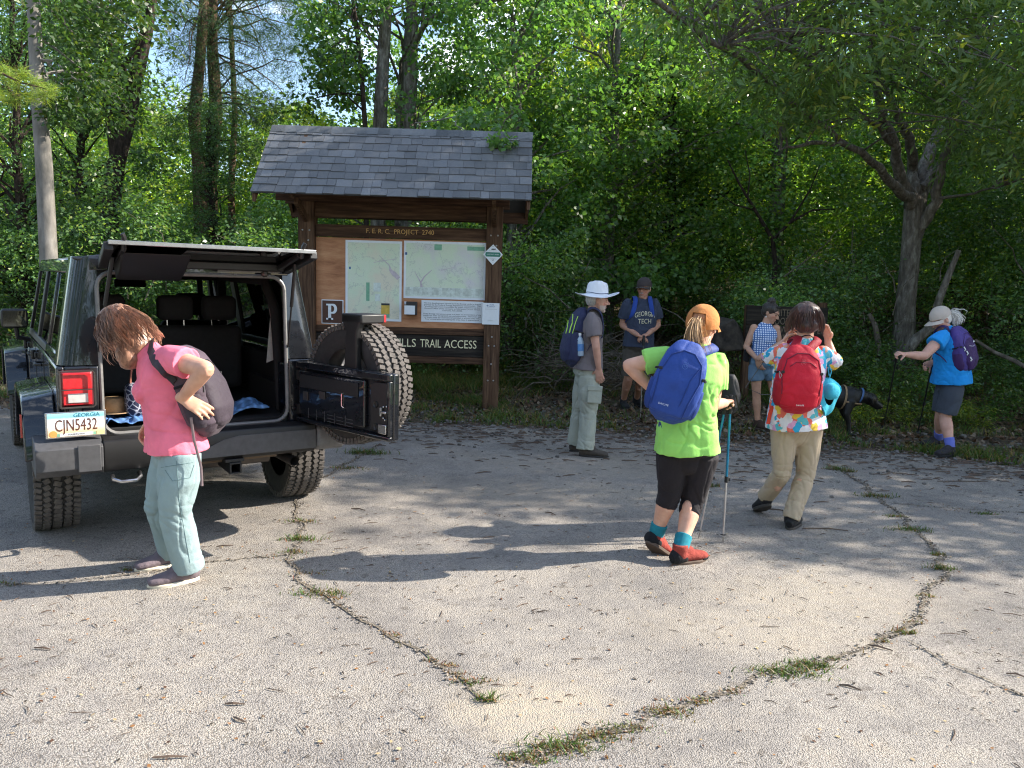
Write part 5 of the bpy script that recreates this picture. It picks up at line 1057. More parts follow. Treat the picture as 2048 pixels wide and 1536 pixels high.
for s in (-1, 1):
    mb = MB(); mb.bar(hp(s * (W_ + .005), .0, -.03), hp(s * (W_ + .03), LG - .02, -.012), .05, .05); mb.bar(hp(s * (W_ - .06), .0, -.03), hp(s * (W_ - .05), LG - .05, -.01), .03, .03); JP(mb, 'glass_side_frame', JPL, hg, bevel=.006)
    mb = MB(); mb.tube([hp(s * .50, LG - .04, -.03), hp(s * .50, LG + .01, .03), hp(s * .51, LG + .02, .05)], .014, 6); JP(mb, 'glass_catch', JPL, hg, smooth=True)
    mb = MB(); mb.tube([hp(s * .53, .26, -.03), tuple((hp(s * .53, .26, -.03) + Vector((s * .575, -.63, 1.22))) / 2)], .012, 8); mb.tube([tuple((hp(s * .53, .26, -.03) + Vector((s * .575, -.63, 1.22))) / 2), (s * .575, -.63, 1.22)], .006, 6); JP(mb, 'gas_strut', JPL, hg, smooth=True)
mb = MB(); mb.bar(hp(-W_ + .02, .035, -.02), hp(W_ - .02, .035, -.02), .07, .05); JP(mb, 'glass_hinge_bar', JPL, hg, bevel=.008)
mb = MB(); mb.add([hp(-.50, .04, -.03), hp(-.12, .04, -.03), hp(-.12, .36, -.02), hp(-.50, .36, -.02), hp(-.49, .05, -.13), hp(-.13, .05, -.13), hp(-.13, .20, -.10), hp(-.49, .20, -.10)], [(0, 1, 2, 3), (4, 7, 6, 5), (0, 4, 5, 1), (1, 5, 6, 2), (2, 6, 7, 3), (3, 7, 4, 0)]); JP(mb, 'wiper_motor_cover', JPL, hg, bevel=.012, bseg=3)
mb = MB(); mb.bar(hp(.1, .03, -.05), hp(.5, .03, -.05), .012, .01); mb.ball(hp(.40, .03, -.06), .025, 10, 6); JP(mb, 'wiper_arm', JSTEEL, hg)
# tailgate swung out on the right, with the spare wheel
GA = R(-75); gate = empty('tailgate', (.615, -.66, 0), GA, jeep); gl_, gz0, gz1 = .985, .715, 1.13
def GP(mb, nm, mat, par=gate, **kw): kw.setdefault('local', True); return mb.build(nm, mat, par, **kw)
# local gate frame: x along the gate, y towards the inner face (+y = away), inner face looks to -y
mb = MB(); mb.bb((.02, .025, gz0), (gl_, .075, gz1)); GP(mb, 'outer_panel', JB, bevel=.012, bseg=3)
mb = MB(); mb.bb((.04, .0, gz0 + .05), (.74, .024, gz1 - .06)); GP(mb, 'inner_pressing', JB, bevel=.01, bseg=3)
for a, b in (((.02, -.008, gz1 - .045), (gl_, .024, gz1)), ((.02, -.008, gz0), (gl_, .024, gz0 + .028)), ((gl_ - .028, -.008, gz0 + .028), (gl_, .024, gz1 - .045))): mb = MB(); mb.bb(a, b); GP(mb, 'gate_rim', JB, bevel=.008, bseg=3)
mb = MB(); mb.bb((.06, -.008, gz1 - .175), (.68, -.001, gz1 - .085)); GP(mb, 'trim_panel', JPL, bevel=.004)
mb = MB(); mb.prism([(.79, gz0 + .05), (.79, gz1 - .08), (.84, gz1 - .06), (gl_ - .04, gz1 - .06), (gl_ - .04, gz0 + .05)], lambda a, b, q: (a, q, b), .006, .024); GP(mb, 'latch_panel', JPL, bevel=.004)
mb = MB(); mb.bb((.90, -.018, .885), (.96, .004, .90)); mb.bb((.895, -.014, .865), (.915, .004, .92)); GP(mb, 'latch', JMET, bevel=.003); mb = MB(); mb.bb((.88, -.010, .755), (.955, .004, .815)); GP(mb, 'lock_plate', JMET, bevel=.004)
for x, z in ((.925, .925), (.955, .93), (.925, .855), (.94, .845)): mb = MB(); mb.ball((x, -.002, z), .007, 8, 5); GP(mb, 'screw', JMET)
for x, z in ((.845, .93), (.85, .79)): mb = MB(); mb.lathe([(.012, 0), (.02, -.006), (.022, 0)], (x, .004, z), (0, 1, 0), 14); GP(mb, 'grommet', JPL)
mb = MB()
for i in range(3):
    for j in range(3): mb.bb((.36 + i * .10, -.0035, .755 + j * .022), (.43 + i * .10, -.0008, .759 + j * .022))
for x in (.15, .24, .33, .44, .55): mb.bb((x, -.0035, .75), (x + .004, -.0008, .82))
GP(mb, 'pressing_slots', simple('slot_grey', (.06, .06, .065), .4))
mb = MB(); mb.bb((.10, -.01, .87), (.15, .0, .93)); GP(mb, 'bracket', JSTEEL, bevel=.002); mb = MB(); mb.bb((.28, -.01, .90), (.34, .0, .95)); GP(mb, 'bracket', JSTEEL, bevel=.002); mb = MB(); mb.tube([(.55, -.003, .97), (.52, -.006, .96), (.52, -.006, .88), (.54, -.003, .87)], .005, 5); GP(mb, 'wire_loop', JMET)
for z in (.79, 1.03): mb = MB(); mb.bb((-.05, .02, z - .035), (.10, .085, z + .035)); GP(mb, 'gate_hinge', JPL, bevel=.006)
mb = MB(); mb.tube([(0, .08, .74), (0, .08, 1.10)], .016, 8); GP(mb, 'hinge_pin', JSTEEL)
wheel_parts(gate, 'spare_wheel', (.435, .195, 1.005), (0, 1, 0), JRIM2, Wd=.235)
mb = MB(); mb.tube([(.475, .07, 1.005), (.475, .21, 1.005)], .09, 14); GP(mb, 'wheel_carrier', JPL)
mb = MB(); mb.prism([(.485, 1.0), (.51, 1.36), (.475, 1.42), (.475, 1.47), (.655, 1.47), (.655, 1.42), (.62, 1.36), (.625, 1.0)], lambda a, b, q: (a, q, b), .03, .075); GP(mb, 'lamp_bracket', JPL, bevel=.01)
mb = MB(); mb.bb((.465, .03, 1.415), (.67, .22, 1.475)); cb = GP(mb, 'brake_lamp', JPL, bevel=.01); mb = MB(); mb.bb((.475, .222, 1.42), (.66, .242, 1.47)); GP(mb, 'brake_lamp_lens', JRED, cb, bevel=.004)
# things lying in the cargo bay
JM = Matrix.Translation((-2.37, 5.42, 0)) @ Matrix.Rotation(JA, 4, 'Z')
def jw(x, y, z): return JM @ Vector((x, y, z))
def towel(name, lab, x0, x1, y0, y1, z, col, seed, lift=.03):
    nx, ny = 30, 22; V = []; c = []
    for j in range(ny):
        for i in range(nx):
            u, w_ = i / (nx - 1), j / (ny - 1); q = Vector((u * 3.2, w_ * 2.4, seed)); h = lift * (1 + 1.4 * noise.noise(q)) + .02 * noise.noise(q * 3)
            e_ = .04 * noise.noise(Vector((u * 4, w_ * 4, seed + 9))); V.append(jw(x0 + (x1 - x0) * u + e_, y0 + (y1 - y0) * w_ + e_, z + max(.004, h))[:]); k = 1.6 if ((u * 9) % 1) < .35 else .8; c.append((col[0] * k, col[1] * k, col[2] * k))
    k = np.arange((nx - 1) * (ny - 1)); a = (k // (nx - 1)) * nx + k % (nx - 1); t = NT(name + '_cloth'); t.col(t.attr()); t.set(Roughness=.9)
    o = np_mesh(name, np.array(V), np.stack([a, a + 1, a + nx + 1, a + nx], 1), t.m, smooth=True, col=np.array(c)); sm = o.modifiers.new('thick', 'SOLIDIFY'); sm.thickness = .006
    return tag(o, lab, 'towel')
towel('towel', 'rumpled blue striped towel at the left end of the cargo floor', -.55, -.22, -.56, -.25, .74, (.07, .16, .36), 3)
towel('blue_jacket', 'crumpled light blue cloth on the right of the cargo floor', .0, .48, -.52, -.15, .74, (.10, .22, .42), 8, .05)['category'] = 'jacket'
root = thing('patterned_bag', 'navy bag with white pattern standing behind the towel in the cargo bay', 'bag', tuple(jw(-.32, -.38, .78)), JA)
t = NT('patterned_bag_cloth'); v = t.coord(); t.col(t.ramp(t.voro(v, 26, 'DISTANCE_TO_EDGE'), [(.04, (.5, .5, .55)), (.09, (.02, .025, .06))])); t.set(Roughness=.8)
mb = MB(); mb.box((0, 0, .10), (.17, .16, .22)); o = mb.build('bag_body', t.m, root, bevel=.05, bseg=4, local=True); mb = MB(); mb.tube([(-.05, 0, .2), (-.04, 0, .30), (0, 0, .34), (.04, 0, .30), (.05, 0, .2)], .006, 6); mb.build('handle', simple('tan_strap', (.35, .12, .08), .7), root, local=True)
root = thing('straw_hat', 'tan hat lying beside the navy bag in the cargo bay', 'hat', tuple(jw(-.46, -.30, .79)), JA)
MT = simple('tan_felt', (.48, .30, .15), .9, var=.25); mb = MB(); mb.lathe([(.0, .10), (.06, .098), (.075, .07), (.08, .0)], (0, 0, .0), (0, 0, 1), 24); mb.build('crown', MT, root, smooth=True, local=True); mb = MB(); mb.lathe([(.08, 0), (.15, .012), (.15, .018), (.08, .006)], (0, 0, 0), (0, 0, 1), 24); mb.build('brim', MT, root, smooth=True, local=True)
# ------------------------------------------------------------------ people
def V3(*a): return Vector(a)
class Organic:
    """overlapping closed lofts and ellipsoids, fused into one surface by a voxel remesh"""
    def __init__(s): s.mb = MB()
    def loft(s, rings, lat, seg=20, dome=(True, True), power=2.0):
        """rings: (point, a, b) a along lat, b across"""
        pts = [Vector(r[0]) for r in rings]; n = len(pts); vs = []; lats = lat if isinstance(lat, list) else [Vector(lat)] * n; R_ = []
        for i in range(n):
            t = (pts[min(i + 1, n - 1)] - pts[max(i - 1, 0)]).normalized(); l = lats[i] - t * lats[i].dot(t)
            if l.length < 1e-4: l = t.orthogonal()
            l.normalize(); R_.append((pts[i], rings[i][1], rings[i][2], l, t.cross(l), t))
        full = []
        if dome[0]:
            p, a, b, l, c, t = R_[0]; r = min(a, b)
            for k, q in ((.8, .55), (.45, .85)): full.insert(0, (p - t * r * (1 - k) ** .5 * 1.0 * q, a * (q if False else k ** .5 * .9), b * k ** .5 * .9, l, c))
        full += [(p, a, b, l, c) for p, a, b, l, c, t in R_]
        if dome[1]:
            p, a, b, l, c, t = R_[-1]; r = min(a, b)
            for k, q in ((.8, .35), (.4, .75)): full.append((p + t * r * q, a * k ** .5 * .98, b * k ** .5 * .98, l, c))
        for p, a, b, l, c in full:
            for k in range(seg):
                th = 2 * math.pi * k / seg; ct, st = math.cos(th), math.sin(th); e = 2 / power
                vs.append(p + l * (a * math.copysign(abs(ct) ** e, ct)) + c * (b * math.copysign(abs(st) ** e, st)))
        m = len(full); fs = [tuple(range(seg))[::-1], tuple((m - 1) * seg + k for k in range(seg))]
        for i in range(m - 1):
            for k in range(seg): a0 = i * seg + k; a1 = i * seg + (k + 1) % seg; fs.append((a0, a1, a1 + seg, a0 + seg))
        s.mb.add(vs, fs); return s
    def ell(s, c, r, axes=None, seg=20, rings=14): s.mb.ball(c, r, seg, rings, axes); return s
    def limb(s, pts, rads, lat=(1, 0, .01), seg=16, dome=(True, True), sub=4):
        q = []; rr = []
        for i in range(len(pts) - 1):
            for k in range(sub):
                f = k / sub; q.append(Vector(pts[i]).lerp(Vector(pts[i + 1]), f)); rr.append(rads[i] + (rads[i + 1] - rads[i]) * f)
        q.append(Vector(pts[-1])); rr.append(rads[-1]); return s.loft([(a, b, b) for a, b in zip(q, rr)], lat, seg, dome)
    def build(s, name, mat, parent, voxel=.007, smooth=3, disp=None, colfn=None, solid=None):
        me = s.mb.mesh(name); bm = bmesh.new(); bm.from_mesh(me); bmesh.ops.recalc_face_normals(bm, faces=bm.faces); bm.to_mesh(me); bm.free()
        o = bpy.data.objects.new(name, me); COL.objects.link(o)
        r = o.modifiers.new('r', 'REMESH'); r.mode = 'VOXEL'; r.voxel_size = voxel
        sm = o.modifiers.new('s', 'SMOOTH'); sm.iterations = smooth; sm.factor = .5
        dg = bpy.context.evaluated_depsgraph_get(); me2 = bpy.data.meshes.new_from_object(o.evaluated_get(dg)); o.modifiers.clear(); o.data = me2; me2.name = name; bpy.data.meshes.remove(me)
        n = len(me2.vertices); co = np.empty(n * 3, np.float32); me2.vertices.foreach_get('co', co); co = co.reshape(-1, 3)
        if disp:
            nr = np.empty(n * 3, np.float32); me2.vertices.foreach_get('normal', nr); nr = nr.reshape(-1, 3)
            d = np.array([disp(Vector(p), Vector(q)) for p, q in zip(co, nr)], np.float32); co = co + nr * d[:, None]; me2.vertices.foreach_set('co', co.ravel()); me2.update()
        if colfn:
            a = me2.color_attributes.new('Col', 'FLOAT_COLOR', 'POINT'); c = np.ones((n, 4), np.float32); c[:, :3] = colfn(co); a.data.foreach_set('color', c.ravel())
        me2.polygons.foreach_set('use_smooth', np.ones(len(me2.polygons), dtype=bool)); me2.materials.clear(); me2.materials.append(mat)
        if parent: adopt(o, parent)
        return o
def folds(amp, sc=9, seed=0, stretch=(1, 1, .55), knees=()):
    sv = Vector((seed, seed * .7, 0))
    def crease(q): return max(0, 1 - abs(noise.noise(q)) * 5.0) ** 1.5
    def f(p, n):
        q = Vector((p.x * stretch[0], p.y * stretch[1], p.z * stretch[2])) * sc + sv; w = noise.noise(q * .5 + Vector((3, 1, 7))) * 1.4
        d = amp * (noise.noise(q * .8) * .9 - crease(q * .75 + Vector((w, w, w))) * .75 + noise.noise(q * 2.3) * .2)
        for k, rad in knees:
            t = (p - k).length / rad
            if t < 1:
                q2 = Vector((p.x * 7 + p.z * 5, p.y * 7, p.z * 17 + p.x * 4)) + sv; d += amp * (.9 * noise.noise(q2) - 1.5 * crease(q2 * .9 + Vector((w, 0, w)))) * (1 - t) ** .7
        return d
    return f
# skin
t = NT('skin'); v = t.coord(); n_ = t.noise(v, 16, 5); c = t.mix(1.0, t.attr(), t.ramp(n_, [(.3, (.86, .80, .78)), (.7, (1.08, 1.06, 1.05))]), 'MULTIPLY'); t.col(c); t.set(Roughness=.52); t.bs.inputs['Subsurface Weight'].default_value = .12; t.bs.inputs['Subsurface Radius'].default_value = (.012, .005, .003); t.bs.inputs['Subsurface Scale'].default_value = .6; t.bs.inputs['Specular IOR Level'].default_value = .35; t.bump(t.noise(v, 260, 3), .12, .002); M_SKIN = t.m
def hair_mat(name, a, b):
    t = NT(name); v = t.coord(scale=(1, 1, .25)); t.col(t.mix(1.0, t.ramp(t.noise(v, 60, 4), [(.3, a), (.7, b)]), t.attr(), 'MULTIPLY')); t.set(Roughness=.45); t.bs.inputs['Specular IOR Level'].default_value = .5; t.bs.inputs['Sheen Weight'].default_value = .2; t.bump(t.noise(v, 120, 3), .4, .004); return t.m
def finger(O, base, d, pn, lens, curls, r):
    p = Vector(base); pts = [p - d * .012, p]; ang = 0; ax = d.cross(pn).normalized()
    for L, cu in zip(lens, curls): ang += cu; q = Matrix.Rotation(ang, 3, ax) @ d; p = p + q * L; pts.append(p)
    O.limb(pts, [r, r * 1.02, r, r * .93, r * .82][:len(pts)], pn, 10, sub=2); return pts
def hand(O, wrist, d, pn, side, curl=.5, sc=1.0, spread=.10, thumb=.6):
    """d: towards the fingers, pn: normal out of the palm, side: +1/-1 thumb along +/- (d x pn)"""
    w = Vector(wrist); d = Vector(d).normalized(); pn = Vector(pn); pn = (pn - d * pn.dot(d)).normalized(); l = d.cross(pn).normalized() * side
    O.loft([(w - d * .02 * sc, .026 * sc, .020 * sc), (w + d * .02 * sc, .031 * sc, .017 * sc), (w + d * .055 * sc, .040 * sc, .0145 * sc), (w + d * .088 * sc, .040 * sc, .012 * sc)], l, 16)
    for k, (o_, L, r) in enumerate([(.030, (.042, .026, .021), .0088), (.010, (.046, .030, .022), .0092), (-.011, (.043, .028, .021), .0088), (-.031, (.034, .021, .018), .0078)]):
        f = (d + l * (spread * (o_ / .03))).normalized(); c = curl * (1 + .12 * k); finger(O, w + (d * .088 + l * o_) * sc - d * abs(o_) * .15, f, pn, [q * sc for q in L], (c * .6, c, c * .7), r * sc)
    td = (l * .75 + d * .62 + pn * .25).normalized(); finger(O, w + (d * .028 + l * .026) * sc, td, (pn - l * .4).normalized(), [.036 * sc, .030 * sc, .024 * sc], (0, thumb * .5, thumb * .6), .0115 * sc)
def mouth_eyes(c, F, U, Rr, base, s=1.0, beard=None, lip=(.42, .16, .14)):
    def fn(co):
        out = np.tile(np.array(base, np.float32), (len(co), 1)); P_ = co - np.array(c)
        f = P_ @ np.array(F); u = P_ @ np.array(U); r = P_ @ np.array(Rr)
        def put(mask, col, k=1.0): out[mask] = out[mask] * (1 - k) + np.array(col) * k
        front = (f > .05 * s) & (np.abs(r) < .1) & (np.abs(u) < .14)
        put(front & (np.abs(np.abs(r) - .030 * s) < .013 * s) & (np.abs(u - .002) < .006 * s), (.06, .045, .04), .75)
        put(front & (np.abs(np.abs(r) - .032 * s) < .020 * s) & (np.abs(u - .022 * s) < .005 * s), (.13, .09, .07), .7)
        put(front & (np.abs(r) < .022 * s) & (np.abs(u + .062 * s) < .006 * s), lip, .75); ck = front & (np.abs(np.abs(r) - .045 * s) < .022 * s) & (np.abs(u + .03 * s) < .022 * s); put(ck, np.array(base) * np.array([1.12, .8, .78]), .5)
        if beard is not None: put((f > .02 * s) & (u < -.045 * s) & (u > -.15 * s) & (f + 0 * u < .16) & ~((np.abs(r) < .022 * s) & (np.abs(u + .062 * s) < .006 * s)), beard, .75)
        return out
    return fn
def head(O, c, F, U, s=1.0, jaw=1.0):
    F = Vector(F).normalized(); U = Vector(U); U = (U - F * U.dot(F)).normalized(); Rr = F.cross(U); ax = (Rr, F, U); c = Vector(c)
    def q(r, f, u): return c + Rr * r * s + F * f * s + U * u * s
    def e(r, f, u, a, b, d): O.ell(q(r, f, u), (a * s, b * s, d * s), ax)
    e(0, -.012, .035, .077, .096, .082); e(0, .020, -.02, .068, .074, .085); e(0, .035, -.065, .052 * jaw, .052, .048); e(0, .070, -.098, .024 * jaw, .020, .020)
    e(0, .078, .028, .048, .022, .014)
    for r in (-1, 1): e(r * .040, .062, -.022, .020, .022, .020); e(r * .077, -.008, -.008, .010, .018, .030); e(r * .030, .0800, .002, .0135, .012, .010)
    O.limb([q(0, .088, .018), q(0, .104, -.008), q(0, .116, -.030)], [.007 * s, .0085 * s, .0125 * s], Rr, 10); e(-.011, .100, -.034, .008, .010, .008); e(.011, .100, -.034, .008, .010, .008)
    e(0, .088, -.060, .022, .012, .006); e(0, .086, -.070, .018, .011, .006)
    return F, U, Rr
def lerp(a, b, f): return Vector(a).lerp(Vector(b), f)
def shoe(parent, heel, toe, up, mats, size=.27, name='shoe', hi=.10, laces=True):
    """heel/toe: points on the sole bottom"""
    heel = Vector(heel); f = (Vector(toe) - heel).normalized(); up = Vector(up); up = (up - f * up.dot(f)).normalized(); l = f.cross(up); L = size
    def q(a, b, c): return heel + f * a * L + l * b + up * c
    O = Organic()
    O.loft([(q(.07, 0, .052), .037, .040), (q(.25, 0, .060), .042, .050), (q(.45, 0, .054), .045, .044), (q(.65, 0, .045), .050, .034), (q(.82, 0, .040), .050, .029), (q(.93, 0, .037), .042, .024)], l, 18)
    O.limb([q(.20, 0, .05), q(.20, 0, .055 + hi)], [.048, .049], l, 18, dome=(True, False)); O.limb([q(.28, 0, .09), q(.5, 0, .078)], [.040, .030], l, 14)
    u = O.build(name, mats[0], parent, .006, 3); mb = MB(); pts = []
    for k in range(24):
        th = 2 * math.pi * k / 24; a = .5 + .52 * math.cos(th); w = (.050 if a > .5 else .042) * (1 - .25 * abs(2 * a - 1) ** 4); w = w * (1 if .35 < a or True else 1); pts.append((a, math.sin(th) * w * 1.12))
    n = 24; vs = [q(a, b, -.001 + (.006 if a > .95 else 0)) for a, b in pts] + [q(a, b * 1.03, .024) for a, b in pts]; mb.add(vs, [tuple(range(n))[::-1], tuple(range(n, 2 * n))] + [(i, (i + 1) % n, n + (i + 1) % n, n + i) for i in range(n)])
    so = mb.build('sole', mats[1], None, bevel=.005); so.parent = u
    if name == 'boot': O = Organic(); O.loft([(q(.05, 0, .05), .042, .050), (q(.16, 0, .055), .0465, .054), (q(.30, 0, .042), .0465, .034)], l, 16); ra = O.build('heel_cup', BLACK, None, .006, 2); ra.parent = u; ra.matrix_parent_inverse = Matrix.Identity(4); O = Organic(); O.loft([(q(.78, 0, .026), .051, .018), (q(.95, 0, .026), .043, .020)], l, 16); ra = O.build('toe_cap', BLACK, None, .006, 2); ra.parent = u
    mb = MB(); mb.tube([q(.22, .033, .052 + hi), q(.30, 0, .050 + hi + .004), q(.22, -.033, .052 + hi), q(.10, 0, .054 + hi), q(.22, .033, .052 + hi)], .006, 6)
    if laces:
        for a in (.34, .42, .50, .58): mb.tube([q(a, -.026, .106 - (a - .34) * .14), q(a + .02, 0, .121 - (a - .34) * .14), q(a + .04, .026, .106 - (a - .34) * .14)], .0032, 5)
    la = mb.build('laces', mats[2], None, smooth=60); la.parent = u
    return u, q(.20, 0, .09)
def ankle_of(heel, toe, up, size=.27): heel = Vector(heel); f = (Vector(toe) - heel).normalized(); up = Vector(up); up = (up - f * up.dot(f)).normalized(); return heel + f * .20 * size + up * .09, f, up

def figure(S):
    """S: dict with world-space joints; builds one person with clothes as children"""
    g = S['ground']; root = thing('person', S['label'], 'person', (g[0], g[1], g[2] if len(g) > 2 else 0), 0)
    J = {k: Vector(v) for k, v in S['j'].items()}; b = S.get('b', 1.0); vox = S.get('vox', .007)
    lat = (J['shR'] - J['shL']).normalized(); hl = (J['hipR'] - J['hipL']).normalized(); torso = S['torso']      # torso rings from hip level to neck: (frac, a, b)
    path = [J['pelvis'], J['waist'], J['chest'], J['neck']]
    def along(f):
        f = max(0, min(1, f)) * 3; i = min(2, int(f)); t = f - i; p0 = path[max(0, i - 1)]; p1 = path[i]; p2 = path[i + 1]; p3 = path[min(3, i + 2)]
        return ((p1 * 2) + (p2 - p0) * t + (p0 * 2 - p1 * 5 + p2 * 4 - p3) * t * t + (p1 * 3 - p0 - p2 * 3 + p3) * t ** 3) * .5
    def tlat(f): return hl.lerp(lat, max(0, min(1, f * 1.3)))
    def tor(O, f0, f1, extra, dome=(True, True), rings=10, low=0, flare=0):
        rs = []; ls = []
        for i in range(rings):
            f = f0 + (f1 - f0) * i / (rings - 1); fi = max(f, .09) if flare else f; a = np.interp(fi, [q[0] for q in torso], [q[1] for q in torso]); c = np.interp(fi, [q[0] for q in torso], [q[2] for q in torso])
            p = along(f) if f >= 0 else J['pelvis'] + (J['pelvis'] - J['waist']).normalized() * (-f) * .6; fl_ = flare * max(0, 1 - (f - f0) / .35); rs.append((p, a + extra + fl_, c + extra + fl_)); ls.append(tlat(f))
        O.loft(rs, ls, 28, dome, 2.3)
        for k, (f, off, r) in enumerate(S.get('bumps', [])):
            if f0 <= f <= f1: p = along(f) + Vector(off); O.ell(p, (r[0] + extra, r[1] + extra, r[2] + extra))
    # body
    O = Organic(); tor(O, -.05, .97, -.014); sk = S.get('arm', 1.0); lg = S.get('leg', 1.0)
    O.limb([J['neck'] - (J['head'] - J['neck']) * .25, J['neck'], J['neck'].lerp(J['head'], .55)], [.066 * b, .056 * b, .054 * b], lat, 18)
    F, U, Rr = head(O, J['head'], S['face'], S['up'], S.get('hs', 1.0), S.get('jaw', 1.0))
    for s in 'LR':
        O.ell(J['sh' + s], (.056 * b * sk,) * 3); O.limb([J['sh' + s], J['sh' + s].lerp(J['el' + s], .5), J['el' + s]], [.054 * b * sk, .050 * b * sk, .040 * b * sk], (.1, .2, 1), 16)
        O.limb([J['el' + s], J['el' + s].lerp(J['wr' + s], .35), J['wr' + s]], [.041 * b * sk, .040 * b * sk, .0265 * b], (.1, .2, 1), 16)
        if ('hand' + s) in S: h = S['hand' + s]; hand(O, J['wr' + s], h[0], h[1], h[2], h[3], S.get('hsz', 1.0), *(h[4:]))
        hp_, kn, an = J['hip' + s], J['kn' + s], J['an' + s]
        O.limb([hp_, hp_.lerp(kn, .4), kn], [.080 * b * lg, .070 * b * lg, .056 * b * lg], lat, 18); O.limb([kn, kn.lerp(an, .3), kn.lerp(an, .65), an], [.055 * b * lg, .058 * b * lg, .042 * b * lg, .035 * b], lat, 16)
        fwd = Vector(S['foot' + s][1]) - Vector(S['foot' + s][0]); fwd.normalize(); bk = (kn - hp_).normalized().cross(lat).normalized(); bk = -fwd
        O.ell(kn.lerp(an, .28) + bk * .014, (.043 * b * lg, .043 * b * lg, .095 * b))
        O.loft([(an - fwd * .01 - Vector((0, 0, .03)), .022, .022), (an + fwd * .07 - Vector((0, 0, .055)), .022, .012), (an + fwd * .10 - Vector((0, 0, .06)), .02, .01)], lat, 12)
    body = O.build('body', M_SKIN, root, vox * .85, 2, None, mouth_eyes(J['head'], F, U, Rr, S['skin'], S.get('hs', 1.0), S.get('beard'), S.get('lip', (.42, .16, .14))))
    # shirt
    sh = S['shirt']; O = Organic(); e = sh.get('ease', .018); tor(O, sh['hem'], sh.get('top', .955), e, (False, True), 14, 0, sh.get('flare', .014))
    if not sh.get('tank'):
        for s in 'LR':
            f = sh['sleeve']; a_, el, wr = J['sh' + s], J['el' + s], J['wr' + s]; pts = [a_ - (el - a_) * .12, a_]; k = sh.get('sw', 1.0)
            if f <= 1: pts += [a_.lerp(el, f * .5), a_.lerp(el, f)]; rr = [.055, .066, .070 * k, .074 * k]
            else: pts += [a_.lerp(el, .6), el, el.lerp(wr, f - 1)]; rr = [.055, .064, .066 * k, .062 * k, .058 * k]
            O.limb(pts, [q * b * sk for q in rr], (.1, .2, 1), 18, dome=(True, False))
    kn_ = [(J['el' + s], .16) for s in 'LR'] + [(J['waist'], .3)]
    shirt = O.build('shirt', sh['mat'], root, vox, 3, folds(sh.get('fold', .006), 8, 3 + g[0], (1, 1, .6), kn_))
    # neckline
    if sh.get('collar'): mb = MB(); nk = J['neck'].lerp(J['head'], .10); ux = (J['head'] - J['neck']).normalized(); fx = ux.cross(lat).normalized(); fx = -fx if fx.dot(Vector(S['face'])) < 0 else fx; pts = [nk + lat * (.066 * math.cos(a)) * b + fx * (.062 * math.sin(a)) * b - ux * .012 * (1 + math.sin(a)) for a in np.linspace(0, 2 * math.pi, 25)]; mb.tube(pts, .008, 6, cap=False); mb.build('collar', sh['collar'], root, smooth=60)
    # trousers / shorts
    tr = S['legs']; O = Organic(); e = tr.get('ease', .014); tor(O, -.02, max(.22, S['shirt']['hem'] + .14) if not tr.get('high') else .36, e * .5, (True, False), 6); cr = (J['hipL'] + J['hipR']) / 2; crotch = cr - Vector((0, 0, .02))
    O.ell(crotch + Vector((0, 0, .04)), (.12 * b * lg, .10 * b, .10)); 
    for s in 'LR':
        hp_, kn, an = J['hip' + s], J['kn' + s], J['an' + s]; f = tr['len']; w = tr.get('w', 1.0)
        if f <= 1: pts = [hp_ + Vector((0, 0, .05)), hp_.lerp(kn, .3), hp_.lerp(kn, f)]; rr = [.102, .100 * w, .092 * w]
        else: pts = [hp_ + Vector((0, 0, .05)), hp_.lerp(kn, .35), kn, kn.lerp(an, (f - 1) * .5), kn.lerp(an, f - 1)]; rr = [.102, .098 * w, .078 * w, .076 * w, .070 * w * tr.get('cuff', 1)]
        O.limb(pts, [q * b * lg for q in rr], lat, 20, dome=(True, False))
    kn_ = [(J['kn' + s], .13) for s in 'LR'] + ([(J['an' + s] + Vector((0, 0, .06)), .11) for s in 'LR'] if tr['len'] > 1.6 else [])
    legs = O.build(tr['name'], tr['mat'], root, vox, 3, folds(tr.get('fold', .006), 9, 9 + g[0], (1, 1, .5), kn_))
    for s in 'LR':
        ft = S['foot' + s]; shoe(root, ft[0], ft[1], ft[2], S['shoes'], S.get('fs', .27), S.get('shoe_name', 'shoe'), S.get('hi', .10))
        if 'sock' in S: O = Organic(); kn, an = J['kn' + s], J['an' + s]; k = S.get('sockh', .3); O.limb([an, an.lerp(kn, k)], [.044 * b, .048 * b + .01 * k], lat, 16, dome=(True, False)); O.build('sock', S['sock'], root, .006, 2)
    return root, body, shirt, legs, (F, U, Rr), J
def hair_strands(parent, name, mat, c, F, U, Rr, curves, w=.006, seg=6, seed=1):
    """curves: list of point lists; ribbons with a slight random offset"""
    random.seed(seed); mb = MB()
    for pts in curves:
        mb.col = random.uniform(.55, 1.35); n = len(pts); mb.tube(pts, [w * (.5 + .5 * math.sin(math.pi * min(1, (i + .6) / n))) if i < n - 1 else w * .15 for i in range(n)], 4, cap=False, flat=.4)
    return mb.build(name, mat, parent, smooth=60, fix=False)
def scalp_hair(root, mat, c, fr, s=1.0, front=.04, low=-.06, thick=.012, name='hair', back=1.0):
    """short hair hugging the skull"""
    F, U, Rr = fr; c = Vector(c); O = Organic(); ax = (Rr, F, U)
    O.ell(c + U * .042 * s - F * .020 * s, ((.081 + thick) * s, (.092 + thick) * s, (.082 + thick) * s), ax); O.ell(c + U * .0 * s - F * .040 * s * back, (.074 * s + thick * .6, .066 * s + thick, -low * s + .02), ax)
    ob = O.build(name, mat, root, .006, 3, lambda p, n: .004 * noise.noise(Vector((p.x * 60, p.y * 60, p.z * 18))), lambda co: np.ones((len(co), 3)))
    return ob
